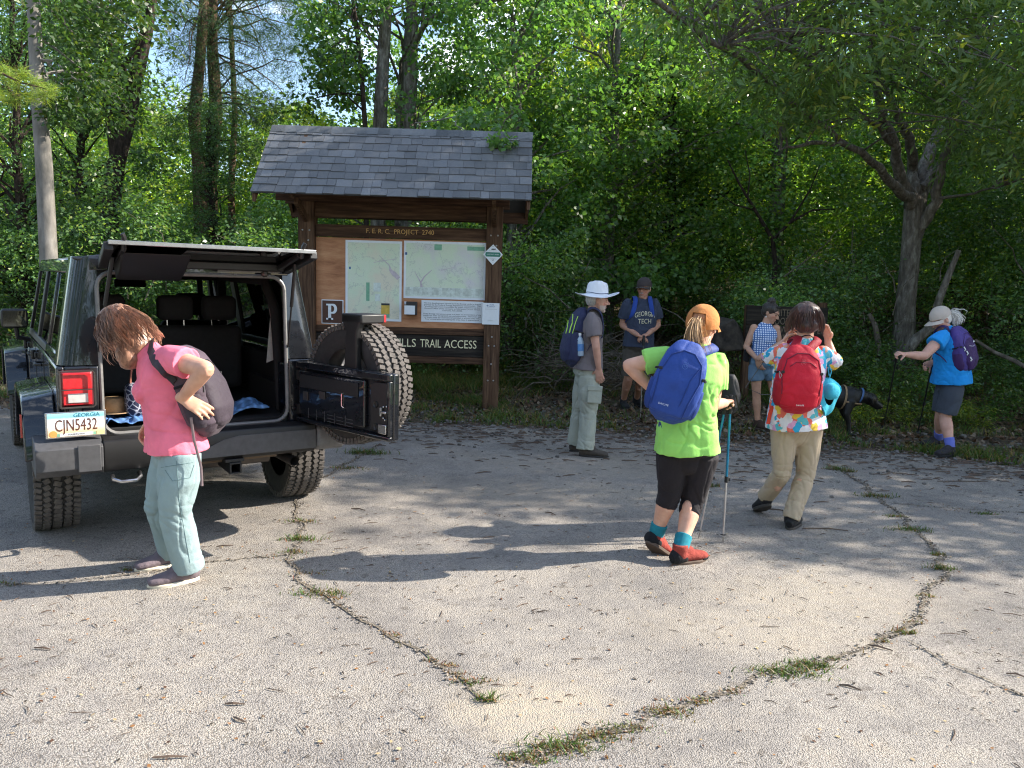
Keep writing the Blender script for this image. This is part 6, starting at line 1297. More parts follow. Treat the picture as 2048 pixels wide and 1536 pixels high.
def strand_cap(root, mat, c, fr, s, n, length, fall, seed, w=.004, wave=.01, frontlimit=.2, rad=(.092, .108, .10), part=0.0, name='hair_strands'):
    """strands start on the skull and fall in direction 'fall' after following the skull"""
    F, U, Rr = fr; random.seed(seed); c = Vector(c); curves = []; fall = Vector(fall).normalized()
    for _ in range(n):
        a = random.uniform(0, 2 * math.pi); ph = random.uniform(0, .62 * math.pi); d = Rr * (math.sin(ph) * math.cos(a)) + F * (math.sin(ph) * math.sin(a)) + U * math.cos(ph)
        if d.dot(F) > frontlimit and d.dot(U) < .75: continue
        p = c + U * .03 * s + Rr * d.dot(Rr) * rad[0] * s + F * d.dot(F) * rad[1] * s - F * .012 + U * d.dot(U) * rad[2] * s; pts = [p]; L = length * random.uniform(.65, 1.1); st = 7; v_ = d * .25
        for i in range(st):
            g = fall; out = (p - c).normalized(); v_ = (v_ * .5 + g + out * (.55 if i < 3 else .12)); v_.normalize(); p = p + v_ * L / st; k = wave * (i / st)
            dd = p - (c + U * .02 * s)
            if dd.length < .098 * s: p = c + U * .02 * s + dd.normalized() * .098 * s
            pts.append(p + Vector((noise.noise(p * 22 + Vector((seed, 0, 0))), noise.noise(p * 22 + Vector((0, seed, 5))), 0)) * k * 2.5)
        curves.append(pts)
    return hair_strands(root, name, mat, c, F, U, Rr, curves, w, seed=seed)
def cap(root, mat, c, fr, s=1.0, brim_dir=1, name='cap', open_back=False, cov=1.08, bmat=None, brim=.075, over=1.0):
    F, U, Rr = fr; c = Vector(c) + U * .045 * s - F * .008; mb = MB(); seg = 28; rings = 9; vs = []; fs = []
    for i in range(rings + 1):
        ph = math.pi / 2 * (i / rings) * cov
        for k in range(seg):
            a = 2 * math.pi * k / seg; x, y = math.cos(a), math.sin(a); rr = math.sin(ph) ** (.8 if ph > 1.57 else 1); q = c + Rr * x * .090 * s * rr * over + F * (y * .108 * s * rr * over) + U * (math.cos(ph) * .098 * s * over + .004 * math.cos(3 * a) * rr); vs.append(q)
    for i in range(rings):
        for k in range(seg):
            a = 2 * math.pi * (k + .5) / seg
            if open_back and math.sin(a) < -.90 and rings - 4 <= i < rings - 1: continue
            fs.append((i * seg + k, i * seg + (k + 1) % seg, (i + 1) * seg + (k + 1) % seg, (i + 1) * seg + k))
    mb.add(vs, fs); o = mb.build(name, mat, root, smooth=70); sd_ = o.modifiers.new('thick', 'SOLIDIFY'); sd_.thickness = .004; sd_.offset = 1
    mb = MB(); mb.ball(c + U * .098 * s * over, (.008, .008, .005), 8, 5); bt = mb.build('button', mat, None); bt.parent = o
    if brim > 0:
        mb = MB(); n = 12; vs = []
        for j, (r0, dz) in enumerate(((1.0, -.008), (1.0 + .5 * brim / .09, -.004), (1.0 + brim / .09, -.014))):
            for k in range(n + 1):
                a = math.pi * (.14 + .72 * k / n); e = 1 + (r0 - 1) * (max(0.0, math.sin((a - math.pi * .14) / .72)) ** .35 if j else 1); q = c + Rr * math.cos(a) * .091 * s * over * (1 + (e - 1) * .35) + F * math.sin(a) * .109 * s * over * e + U * (dz - .018 * abs(math.cos(a)) ** 2 * (j + .2) - .012); vs.append(q)
        mb.add(vs, [(j * (n + 1) + k, j * (n + 1) + k + 1, (j + 1) * (n + 1) + k + 1, (j + 1) * (n + 1) + k) for j in range(2) for k in range(n)]); br = mb.build('brim', bmat or mat, None, smooth=60); sd_ = br.modifiers.new('thick', 'SOLIDIFY'); sd_.thickness = .004; br.parent = o
    return o

BLACK = cloth('black_cloth', (.012, .012, .014)); BLACKW = cloth('black_webbing', (.016, .016, .020)); M_BLKR = simple('black_rubber', (.015, .015, .016), .7)
def drape(pxs, objs, off=.006, sub=4):
    """points lying on the clothes along a line seen in the photograph"""
    dg = bpy.context.evaluated_depsgraph_get(); tr = [(BVHTree.FromObject(o, dg), (parent_world(o.parent) @ o.matrix_parent_inverse)) for o in objs]; out = []
    dense = []
    for a, b in zip(pxs, pxs[1:]): dense += [(a[0] + (b[0] - a[0]) * k / sub, a[1] + (b[1] - a[1]) * k / sub) for k in range(sub)]
    for px, py in dense + [pxs[-1]]:
        d = ray(px, py).normalized(); best = None
        for t_, m in tr:
            mi = m.inverted(); h = t_.ray_cast(mi @ CAMP, (mi.to_3x3() @ d).normalized())
            if h[0] is not None:
                p = m @ h[0]
                if best is None or (p - CAMP).length < (best - CAMP).length: best = p
        if best is not None: out.append(best - d * off)
    return out
# ---- backpacks: a thing of their own
def backpack(label, c, upv, outv, size, mat, mat2, J, fr_lat, name='backpack', straps=True, pocket=True, zips=None, logo=None, extra=None, strap_mat=None, vox=.008, power=2.8, seed=1, hip=False, face=1.0):
    """c centre, upv up along the back, outv away from the back; size (w,h,d)"""
    c = Vector(c); U = Vector(upv).normalized(); O_ = Vector(outv); O_ = (O_ - U * O_.dot(U)).normalized(); L = U.cross(O_).normalized(); w, h, d = size
    root = thing(name, label, 'backpack', tuple(c - U * h / 2)); O = Organic()
    def q(x, y, z): return c + L * x * w / 2 + U * y * h / 2 + O_ * z * d / 2
    rs = [(q(0, y, (k - 1) * .55), w / 2 * wx, d / 2 * k) for y, wx, k in [(-.96, .70, .62), (-.80, .93, .92), (-.45, 1.0, 1.02), (0, .99, 1.0), (.4, .92, .88), (.72, .80, .70), (.92, .58, .45)]]
    O.loft(rs, L, 28, (True, True), power); body = O.build('pack_body', mat, root, vox, 4, folds(.005, 11, seed, (1, 1, .7)))
    tree = BVHTree.FromObject(body, bpy.context.evaluated_depsgraph_get())
    iv = parent_world(body.parent) @ body.matrix_parent_inverse
    def onsurf(x, y, off=.004, side=None):
        o0 = q(x, y, 6); hit = tree.ray_cast(iv.inverted() @ o0, -O_); p = (iv @ hit[0]) if hit[0] is not None else q(x, y, .8); return p + O_ * off
    if pocket:
        O = Organic(); O.loft([(q(0, y, .62 * k), w / 2 * .70 * wx, d / 2 * .50 * k) for y, wx, k in [(-.86, .85, .9), (-.55, 1.08, 1.12), (0, 1.02, 1.05), (.35, .85, .85), (.55, .6, .5)]], L, 24, (True, True), 2.8); pk = O.build('front_pocket', mat2, root, vox, 4, folds(.004, 12, seed + 4))
        tp = BVHTree.FromObject(pk, bpy.context.evaluated_depsgraph_get())
        def onsurf(x, y, off=.004, side=None):
            best = None
            for tt in (tree, tp):
                hit = tt.ray_cast(iv.inverted() @ q(x, y, 6), -O_)
                if hit[0] is not None:
                    p = iv @ hit[0]
                    if best is None or p.dot(O_) > best.dot(O_): best = p
            return (best if best is not None else q(x, y, .8)) + O_ * off
    for pts, r, mt in (zips or []):
        mb = MB(); dense = []
        for a, b_ in zip(pts, pts[1:]): dense += [(a[0] + (b_[0] - a[0]) * k / 5, a[1] + (b_[1] - a[1]) * k / 5) for k in range(5)]
        dense.append(pts[-1]); mb.tube([onsurf(*p, .0015) for p in dense], r, 5); mb.build('zip', mt, root, smooth=60)
    sm_ = strap_mat or mat2
    for s_ in (-1, 1):
        O = Organic(); O.loft([(q(s_ * .80, y, .05), d / 2 * .62 * k, w / 2 * .30 * k) for y, k in [(-.80, .8), (-.6, 1), (-.25, 1.0), (-.08, .93)]], O_, 16, (True, False)); O.build('side_pocket', mat2, root, vox, 2)
        mb = MB(); mb.tube([onsurf(s_ * .80, .22, .004), onsurf(s_ * .93, .20, .006), q(s_ * 1.02, .18, .2), q(s_ * 1.0, .16, -.5)], .007, 6, flat=.35, lat=tuple(U)); mb.build('compression_strap', BLACKW, root, smooth=60); mb = MB(); mb.box(onsurf(s_ * .86, .21, .010), (.022, .010, .018)); mb.build('buckle', M_BLKR, root, bevel=.003)
    if straps:
        for s in 'LR':
            sh = J['sh' + s]; nk = J['neck']; m_ = sh.lerp(nk, .45); sgn = 1 if (sh - nk).dot(L) > 0 else -1; top = q(sgn * .35, .80, -.75); fwd = -O_; lift = J.get('lift', .085)
            lower = q(sgn * .82, -.72, -.7); side = sh.lerp(J['waist'], .45) + (sh - nk).normalized() * .01; pts = [top, m_ - fwd * .04 + U * lift * .85, m_ + fwd * .03 + U * lift * .98, m_ + fwd * .095 + U * .03, m_ + fwd * .135 - U * .09 + (sh - nk) * .12, side + fwd * .115 + (sh - nk) * .18 , side + fwd * .03 - U * .05 + (sh - nk) * .42, lower]
            mb = MB(); dn = []
            for i in range(len(pts) - 1):
                p0 = pts[max(0, i - 1)]; p1 = pts[i]; p2 = pts[i + 1]; p3 = pts[min(len(pts) - 1, i + 2)]
                for k in range(5): t = k / 5; dn.append(((p1 * 2) + (p2 - p0) * t + (p0 * 2 - p1 * 5 + p2 * 4 - p3) * t * t + (p1 * 3 - p0 - p2 * 3 + p3) * t ** 3) * .5)
            dn.append(pts[-1]); n = len(dn); mb.tube(dn, [.030 if i < n * .7 else .013 for i in range(n)], 10, flat=.28, lat=tuple((sh - nk).normalized())); mb.build('shoulder_strap', sm_, root, smooth=60)
    mb = MB(); mb.tube([q(-.16, .90, -.55), q(-.14, 1.06, -.5), q(.14, 1.06, -.5), q(.16, .90, -.55)], .008, 6); mb.build('grab_loop', sm_, root, smooth=60)
    if hip:
        mb = MB(); wa = J['waist'].lerp(J['pelvis'], .45); pts = []
        for a in np.linspace(-.2, 1.2, 18): th = math.pi * a; pts.append(wa + L * math.cos(th) * .180 - O_ * math.sin(th) * .175)
        mb.tube(pts, [.032 * (1 - .5 * math.sin(math.pi * k / 17)) for k in range(18)], 8, flat=.25, lat=tuple(U)); mb.build('hip_belt', sm_, root, smooth=60)
    if logo:
        p = onsurf(logo[0], logo[1], .004); M = frame_m(p, L * face, U); mb = MB(); mb.lathe([(.014, 0), (.0155, 0)], p, O_, 20); mb.lathe([(.006, 0), (.0075, 0)], p + U * .004, O_, 14); mb.build('embroidered_emblem', logo[2], root); text('OSPREY', 'embroidered_name', .009, logo[2], frame_m(p + U * .022 + O_ * .001, L * face, U), root) if len(logo) > 3 else None
    return root, q, onsurf, (L, U, O_)
def pole(label, top, tip, m1, m2, mgrip, group=None, strap=True, name='trekking_pole', rad=.0085):
    top = Vector(top); tip = Vector(tip); root = thing(name, label, 'hiking pole', tuple(tip), 0, group); d = (tip - top).normalized()
    def p(f): return top.lerp(tip, f)
    mb = MB(); mb.tube([p(0), p(.015), p(.06), p(.11), p(.125)], [.014, .017, .0135, .0155, .011], 10); mb.build('grip', mgrip, root, smooth=60)
    mb = MB(); mb.tube([p(.12), p(.56)], rad, 10); mb.build('upper_shaft', m1, root, smooth=60); mb = MB(); mb.tube([p(.56), p(.955)], [rad * .82, rad * .72], 10); mb.build('lower_shaft', m2, root, smooth=60)
    mb = MB(); mb.tube([p(.545), p(.585)], rad * 1.6, 10); mb.box(p(.565) + Vector((rad * 2, 0, 0)), (.014, .012, .02)); mb.build('lock', mgrip, root, smooth=60); mb = MB(); mb.lathe([(.008, -.004), (.022, 0), (.008, .004)], p(.94), d, 14); mb.build('basket', mgrip, root); mb = MB(); mb.tube([p(.955), p(1)], [.007, .003], 8); mb.build('tip', M_BOLT, root)
    if strap: mb = MB(); mb.tube([p(.02), p(.0) + Vector((.03, -.01, .0)), p(.03) + Vector((.05, -.02, -.05)), p(.06) + Vector((.03, -.01, -.03)), p(.03)], .006, 5, flat=.3); mb.build('wrist_strap', mgrip, root)
    return root
M_LACE = simple('dark_laces', (.03, .03, .035), .8)
# ------------------------------------------------------------------ the seven hikers, placed where the photograph shows them
def q3(px, py, Y): return P(px, py, Y)
# 1. woman in pink, bent over the cargo bay, facing left
Y = 4.08
M_PINK = cloth('pink_marled_cotton', (.86, .19, .27), var=.12); M_TEAL = cloth('pale_teal_hiking_cloth', (.26, .35, .36), var=.10, bump=.35, rough=.7); M_MAUVE = cloth('mauve_nylon', (.085, .062, .080), var=.2, rough=.6, bump=.4); M_MAUVE2 = cloth('dark_mauve_nylon', (.045, .034, .045), rough=.6)
S = dict(ground=(-1.86, 4.08), label='woman in a pink t-shirt leaning over the open back of the black vehicle', b=1.0, vox=.0065,
 j=dict(head=q3(240, 660, Y), neck=q3(296, 706, Y), chest=q3(332, 762, Y), waist=q3(346, 838, Y), pelvis=q3(352, 895, Y), shL=q3(334, 716, Y - .15), shR=q3(312, 716, Y + .17), elL=q3(412, 738, Y - .30), wrL=q3(364, 796, Y - .20), elR=q3(322, 790, Y + .25), wrR=q3(300, 838, Y + .12),
   hipL=q3(362, 922, Y - .085), hipR=q3(344, 922, Y + .085), knL=q3(352, 1022, Y - .07), knR=q3(322, 1012, Y + .12), anL=q3(378, 1138, Y - .03), anR=q3(345, 1108, Y + .14)),
 torso=[(-.05, .15, .12), (.08, .175, .135), (.33, .155, .128), (.55, .160, .135), (.72, .175, .128), (.86, .150, .095), (.97, .07, .06)], bumps=[(.62, (-.085, -.03, -.02), (.06, .11, .07))],
 face=(-.72, .10, -.62), up=(-.55, 0, .80), skin=(.62, .36, .25), arm=1.04, leg=1.0, handL=((.72, .10, -.42), (-.25, .8, -.5), 1, .35), handR=((-.5, .1, -.8), (.3, 0, -.5), -1, .5),
 shirt=dict(mat=M_PINK, hem=-.02, sleeve=.52, sw=1.08, ease=.016, fold=.008, collar=None), legs=dict(name='trousers', mat=M_TEAL, len=2.04, w=1.12, cuff=1.12, fold=.009),
 footL=(G(398, 1160), G(306, 1176), (0, 0, 1)), footR=(G(366, 1126), G(306, 1138), (0, 0, 1)), shoes=(cloth('grey_mauve_mesh', (.16, .125, .14), var=.25, bump=.5), simple('cream_sole', (.62, .56, .44), .7), M_LACE), fs=.262, hi=.065)
for s in 'LR': S['j']['an' + s] = ankle_of(*S['foot' + s], .262)[0]
r1, b1, s1, l1, fr, J = figure(S)
HB = hair_mat('auburn_brown_hair', (.13, .055, .028), (.42, .21, .12))
O = Organic(); c = J['head']; F, U, Rr = fr; O.ell(c + U * .035 - F * .015, (.093, .108, .098), (Rr, F, U)); O.ell(c - F * .06 - U * .04, (.085, .07, .10), (Rr, F, U)); O.ell(q3(275, 690, Y), (.09, .10, .09)); O.ell(q3(258, 712, Y - .05), (.065, .06, .075))
O.build('hair', HB, r1, .007, 4, lambda p, n: .008 * noise.noise(p * 24) + .003 * noise.noise(p * 70), lambda co: np.full((len(co), 3), .9))
random.seed(3); cur = []
for k in range(1500):
    a = random.uniform(0, 2 * math.pi); ph = random.uniform(.0, 1.7); d = Rr * (math.sin(ph) * math.cos(a)) + F * (math.sin(ph) * math.sin(a)) + U * math.cos(ph)
    if d.dot(F) > .45 and d.dot(U) < .72: continue
    p = c + U * .035 - F * .012 + Rr * d.dot(Rr) * .096 + F * d.dot(F) * .11 + U * d.dot(U) * .10; pts = [p]; L = random.uniform(.10, .235) * (1 if d.dot(F) < .3 else .62)
    tgt = (Vector((.34, 0, -.78)) if d.dot(F) < .25 else Vector((.62, -.1, -.62))).normalized(); v_ = (d - U * d.dot(U)) * .5
    for i in range(9):
        v_ = (v_ * .55 + tgt * .9 + (p - c).normalized() * (.45 if i < 4 else .08)).normalized(); p = p + v_ * L / 9; cl = p - c
        w_ = .013 * (i / 9) ** .8; ph2 = i * 1.15 + (k // 12) * .9 + pts[0].x * 30; pts.append(p + Vector((math.cos(ph2) * w_, math.sin(ph2) * w_, math.sin(ph2 * .7) * w_ * .6)))
    cur.append(pts)
hair_strands(r1, 'hair_locks', HB, c, F, U, Rr, cur, .0034, seed=4)
backpack('dusky mauve daypack with grey zips on the back of the woman in pink', q3(400, 776, Y - .02), q3(362, 700, Y) - q3(408, 835, Y), Vector((.86, -.10, .50)), (.31, .45, .20), M_MAUVE, M_MAUVE2, {**J, 'lift': .075}, None, zips=[([(-.75, -.1), (-.62, .35), (-.3, .6), (.3, .6), (.62, .35), (.75, -.1)], .004, M_LACE)], strap_mat=M_MAUVE2, seed=3, straps=False); mauve = bpy.data.objects[[o.name for o in bpy.data.objects if o.get('label', '').startswith('dusky mauve')][0]]
dp = drape([(318, 668), (303, 682), (300, 700), (310, 722), (330, 742), (350, 762), (362, 778)], [s1]); mb = MB(); mb.tube(dp, .026, 8, flat=.28, lat=(.6, 0, .8)); mb.build('shoulder_strap', M_MAUVE2, mauve, smooth=60); mb = MB(); mb.box(dp[-6] + Vector((0, -.006, 0)), (.045, .012, .03), Matrix.Rotation(.7, 3, 'Y')); mb.build('buckle', M_LACE, mauve, bevel=.003)
for ln in ([(352, 905), (358, 1000), (372, 1080), (380, 1125)], [(330, 940), (345, 962), (380, 955), (388, 930)], [(322, 935), (386, 925)]): dp = drape(ln, [l1], .001, 6); mb = MB(); mb.tube(dp, .0016, 5); mb.build('trouser_seam', simple('teal_thread', (.12, .19, .20), .8), r1)
root = thing('loose_strap', 'mauve webbing strap hanging from the daypack down the back of the pale teal trousers', 'strap', tuple(q3(405, 970, Y))); mb = MB(); mb.tube([q3(382, 835, Y - .2), q3(388, 880, Y - .18), q3(400, 925, Y - .16), q3(402, 935, Y - .16), q3(404, 972, Y - .16)], .007, 6, flat=.3, lat=(1, .2, 0)); mb.build('webbing', simple('faded_webbing', (.25, .18, .18), .8), root, smooth=60)

# 2. woman in lime green seen from behind
Y = 4.72
M_LIME = cloth('lime_cotton', (.31, .66, .14), var=.07); M_CAPRI = cloth('black_stretch_cloth', (.016, .013, .016), rough=.75, bump=.4); M_ROYAL = cloth('royal_blue_nylon', (.022, .060, .27), var=.12, rough=.55, bump=.3); M_ROYAL2 = cloth('deep_blue_nylon', (.014, .040, .19), rough=.55)
S = dict(ground=(1.05, 4.72), label='woman in lime green t-shirt and orange cap walking away with blue poles', b=1.08, vox=.0068,
 j=dict(head=q3(1405, 655, Y + .06), neck=q3(1400, 702, Y), chest=q3(1383, 765, Y), waist=q3(1375, 832, Y), pelvis=q3(1374, 898, Y), shL=q3(1338, 716, Y), shR=q3(1435, 728, Y + .03), elL=q3(1257, 731, Y + .02), wrL=q3(1308, 782, Y + .02), elR=q3(1425, 808, Y + .02), wrR=q3(1450, 806, Y + .24),
   hipL=q3(1346, 925, Y), hipR=q3(1402, 925, Y), knL=q3(1338, 990, Y + .03), knR=q3(1385, 1004, Y + .06), anL=q3(1318, 1060, Y + .0), anR=q3(1368, 1100, Y - .02)),
 torso=[(-.05, .15, .13), (.08, .172, .14), (.33, .158, .13), (.55, .16, .125), (.72, .168, .12), (.86, .150, .09), (.97, .07, .06)],
 face=(.45, .88, -.08), up=(.02, .05, 1), skin=(.66, .38, .27), arm=.96, leg=.98, handL=((.45, .45, -.75), (.75, -.2, .3), -1, .3), handR=((.45, .85, .05), (.1, -.1, -1), 1, 1.25),
 shirt=dict(mat=M_LIME, hem=-.03, sleeve=.62, sw=1.12, ease=.022, fold=.011), legs=dict(name='cropped_trousers', mat=M_CAPRI, len=1.26, w=.90, fold=.006),
 footR=(G(1345, 1131) + Vector((0, 0, .0)), G(1401, 1121), (0, 0, 1)), footL=(q3(1292, 1086, Y + .0), G(1322, 1110), (-.55, .1, .8)), shoes=(cloth('brick_red_suede', (.30, .050, .036), var=.45, bump=.8), simple('brown_boot_sole', (.10, .065, .045), .8), simple('grey_laces', (.25, .22, .22), .8)), fs=.262, hi=.075, shoe_name='boot', sock=simple('teal_sock', (.01, .20, .26), .9), sockh=.30)
ank, f_, u_ = ankle_of(*S['footL'], .262); S['j']['anL'] = ank; ank, f_, u_ = ankle_of(*S['footR'], .262); S['j']['anR'] = ank
r2, b2, s2, l2, fr, J = figure(S); F, U, Rr = fr; c = J['head']
HBL = hair_mat('blonde_hair', (.42, .24, .11), (.72, .50, .28)); HRG = hair_mat('ginger_hair', (.30, .11, .04), (.50, .22, .09))
scalp_hair(r2, HRG, c, fr, 1.0, thick=.005); cap(r2, cloth('burnt_orange_cotton', (.50, .19, .055), var=.2, bump=.4), c - U * .012, fr, 1.03, open_back=True, brim=.075, over=1.06, cov=1.28)
mb = MB(); ct = c + U * .045; mb.tube([ct - F * .100 - Rr * .045 - U * .015, ct - F * .112 - U * .012, ct - F * .100 + Rr * .045 - U * .015], .009, 6, flat=.35, lat=tuple(U)); mb.build('cap_strap', simple('cap_strap_tan', (.50, .25, .12), .8), r2, smooth=60)
cur = []; random.seed(8); p0 = c - F * .11 + U * .035
for k in range(520):
    s_ = Vector((random.gauss(0, .013), random.gauss(0, .010), random.gauss(0, .012))); end = Vector((random.gauss(-.025, .014), -.04 + random.gauss(0, .012), -.17 - random.random() * .06)); pts = [p0 + s_ * .4]
    for i in range(1, 8): f = i / 7; pts.append(p0 + s_ * (1 + f * .9) + Vector((-.30 * f * (1 - f) * .35, -.055 * math.sin(math.pi * f * .7), .02 * math.sin(math.pi * f * .5))) + end * f ** 1.3)
    cur.append(pts)
hair_strands(r2, 'ponytail', HBL, c, F, U, Rr, cur, .0026, seed=5)
for s in 'LR': an, kn = J['an' + s], J['kn' + s]; O = Organic(); O.limb([an.lerp(kn, .10), an.lerp(kn, .21)], [.049, .0505], (1, 0, 0), 16, dome=(False, False)); O.build('sock_band', simple('black_sock_band', (.012, .02, .025), .9), r2, .006, 1)
_, qb, sf, ax_ = backpack('royal blue backpack worn by the woman in the lime green t-shirt', q3(1357, 762, Y - .205), q3(1388, 690, Y) - q3(1340, 835, Y), (-.10, -1, .04), (.30, .455, .18), M_ROYAL, M_ROYAL2, {**J, 'lift': .08}, None, pocket=False, power=3.2, zips=[([(-.80, -.75), (-.86, .1), (-.62, .62), (-.2, .80), (.25, .78), (.62, .55), (.74, .1), (.55, -.5), (.50, -.9)], .0045, M_ROYAL2), ([(.60, .5), (.35, .1), (.25, -.6)], .003, M_ROYAL2)], logo=(.0, .42, simple('pale_blue_thread', (.10, .20, .50), .6), 1), hip=True, seed=7, face=-1)
pk = _
text('DAYLITE', 'embroidered_name', .016, simple('white_thread', (.6, .65, .8), .6), frame_m(sf(-.35 * -1 if ax_[0].x < 0 else -.35, -.66, .004), -ax_[0] if ax_[0].x < 0 else ax_[0], ax_[1]), pk)
M_CYAN = simple('anodised_blue', (.005, .20, .38), .3, .6, coat=.5); M_ALU = simple('bare_aluminium', (.55, .55, .56), .3, .9)
for k, (tx, ty, bx_, by_, lab) in enumerate([(1455, 792, 1397, 1078, 'blue and silver hiking pole slanting down beside the leg of the woman in lime green'), (1462, 790, 1446, 1087, 'blue and silver hiking pole standing upright right of the woman in lime green')]):
    b_ = G(bx_, by_); tp_ = q3(tx, ty, Y + .33); pole(lab, tp_, b_, M_CYAN, M_ALU, M_BLKR)
root = thing('black_pouch', 'small black bag hanging from the hand of the woman in lime green', 'bag', tuple(q3(1465, 815, Y + .42))); O = Organic(); O.loft([(q3(1460, 818, Y + .40), .05, .05), (q3(1464, 790, Y + .42), .062, .055), (q3(1462, 758, Y + .42), .045, .04)], (1, 0, 0), 18); O.build('bag_body', M_BLKR, root, .007, 3, folds(.006, 14, 2))

# 3. woman with the red backpack
Y = 5.42
t = NT('bright_floral_print'); v = t.coord(); w_ = t.n('TexNoise'); w_.inputs['Scale'].default_value = 14; t.l(v, w_.inputs['Vector']); vm = t.n('VectorMath'); vm.operation = 'MULTIPLY_ADD'; t.l(w_.outputs['Color'], vm.inputs[0]); vm.inputs[1].default_value = (.07, .07, .07); t.l(v, vm.inputs[2])
vo = t.n('TexVoronoi'); vo.inputs['Scale'].default_value = 24; t.l(vm.outputs[0], vo.inputs['Vector']); sc_ = t.n('SeparateColor'); t.l(vo.outputs['Color'], sc_.inputs[0])
t.col(t.ramp(sc_.outputs[0], [(0, (.72, .70, .74)), (.22, (.02, .35, .58)), (.38, (.80, .52, .06)), (.52, (.75, .15, .10)), (.64, (.70, .35, .55)), (.78, (.74, .72, .72)), (.88, (.10, .45, .50))], 'CONSTANT')); t.set(Roughness=.8); t.bump(t.noise(v, 22, 4), .3, .01); M_FLORAL = t.m
M_KHAKI = cloth('khaki_twill', (.47, .37, .26), var=.08, bump=.3); M_RED = cloth('crimson_nylon', (.52, .010, .030), var=.1, rough=.55); M_RED2 = cloth('dark_crimson_nylon', (.34, .008, .022), rough=.55); M_BURG = cloth('burgundy_webbing', (.16, .010, .030), rough=.6)
S = dict(ground=(2.0, 5.42), label='woman in a bright floral top and khaki trousers with both hands raised to her ears', b=1.0, vox=.007,
 j=dict(head=q3(1612, 640, Y + .02), neck=q3(1610, 686, Y), chest=q3(1598, 745, Y), waist=q3(1592, 800, Y), pelvis=q3(1592, 852, Y), shL=q3(1572, 702, Y), shR=q3(1645, 706, Y), elL=q3(1538, 716, Y + .12), wrL=q3(1566, 686, Y + .22), elR=q3(1668, 726, Y + .08), wrR=q3(1656, 684, Y + .12),
   hipL=q3(1570, 872, Y), hipR=q3(1618, 872, Y), knL=q3(1564, 945, Y + .0), knR=q3(1610, 950, Y + .02), anL=q3(1545, 1010, Y + .1), anR=q3(1590, 1035, Y)),
 torso=[(-.05, .15, .13), (.08, .178, .14), (.33, .155, .125), (.55, .155, .12), (.72, .160, .115), (.86, .145, .09), (.97, .065, .055)],
 face=(.25, .93, -.25), up=(.02, .2, .97), skin=(.62, .37, .27), arm=.94, leg=.98, handL=((.45, .05, .85), (.75, -.3, -.2), -1, .7), handR=((-.18, .0, .95), (-.8, -.3, 0), 1, .7),
 shirt=dict(mat=M_FLORAL, hem=-.02, sleeve=1.02, sw=1.12, ease=.02, fold=.007), legs=dict(name='trousers', mat=M_KHAKI, len=2.04, w=.90, cuff=.98, fold=.008),
 footR=(G(1571, 1060), G(1606, 1046), (0, 0, 1)), footL=(q3(1538, 1015, Y + .12), G(1524, 1040), (-.35, .45, .85)), shoes=(cloth('black_leather', (.013, .013, .014), rough=.5, bump=.3), simple('dark_sole', (.05, .042, .035), .8), M_LACE), fs=.255, hi=.05)
S['footR'] = (G(1577, 1062), G(1606, 1046) * 1.0 + Vector((.03, .12, 0)), (0, 0, 1)); hl_ = G(1530, 1040) + Vector((.02, -.02, .11)); S['footL'] = (hl_, hl_ + Vector((-.02, .22, -.11)), (0, .45, .9))
for s in 'LR': S['j']['an' + s] = ankle_of(*S['foot' + s], .255)[0]
r3, b3, s3, l3, fr, J = figure(S); F, U, Rr = fr; c = J['head']
HD = hair_mat('dark_reddish_hair', (.035, .014, .010), (.12, .05, .035)); 
O = Organic(); O.ell(c + U * .03 - F * .014, (.098, .110, .098), (Rr, F, U)); O.ell(c - F * .055 - U * .045, (.088, .062, .062), (Rr, F, U)); O.build('hair', HD, r3, .007, 4, lambda p, n: .006 * noise.noise(p * 28), lambda co: np.full((len(co), 3), .75)); strand_cap(r3, HD, c, fr, 1.0, 620, .115, (.0, .15, -1), 6, .0040, .005, .55, (.094, .106, .100))
_, qb, sf, ax_ = backpack('crimson red backpack worn by the woman in the floral top', q3(1597, 757, Y - .195), (.03, 0, 1), (0, -1, .05), (.305, .425, .18), M_RED, M_RED2, {**J, 'lift': .072}, None, pocket=False, power=3.0, zips=[([(-.82, -.5), (-.88, .1), (-.70, .62), (-.25, .82), (.25, .82), (.70, .62), (.88, .1), (.82, -.5)], .0045, M_BURG), ([(-.6, .40), (-.3, .55), (.3, .55), (.6, .40)], .003, M_BURG)], logo=(.0, .52, simple('pale_red_thread', (.75, .20, .22), .6), 1), strap_mat=M_RED2, seed=12, face=-1)
text('DAYLITE', 'embroidered_name', .014, M_WHITE, frame_m(sf(.0, -.82, .004), (1, 0, 0), (0, 0, 1)), _)
mb = MB()
for s_ in (-1, 1): mb.tube([sf(s_ * .93, .2, .01), sf(s_ * .95, .1, .016), sf(s_ * .93, .0, .01), sf(s_ * .9, .1, .016), sf(s_ * .93, .2, .01)], .003, 5)
mb.build('zip_pulls', simple('grey_cord', (.35, .30, .32), .7), _)
mb = MB(); nk = J['neck'].lerp(J['head'], .22); mb.tube([nk + Vector((-.055, -.03, .0)), nk + Vector((-.03, -.065, .02)), nk + Vector((0, -.07, .025)), nk + Vector((.03, -.06, .01)), nk + Vector((.05, -.06, -.03))], .004, 6); mb.build('neck_cord', BLACK, r3, smooth=60)
root = thing('sun_hat', 'turquoise brimmed sun hat hanging from the right side of the red backpack', 'hat', tuple(q3(1659, 785, Y - .1)))
M_AQ = cloth('turquoise_cotton', (.045, .42, .56), var=.12, bump=.4); hc = q3(1658, 786, Y - .10); axh = Vector((.35, -.93, .1)).normalized(); up_h = Vector((0, 0, 1)); lh = up_h.cross(axh).normalized(); up_h = axh.cross(lh)
mb = MB(); n = 26; vs = []
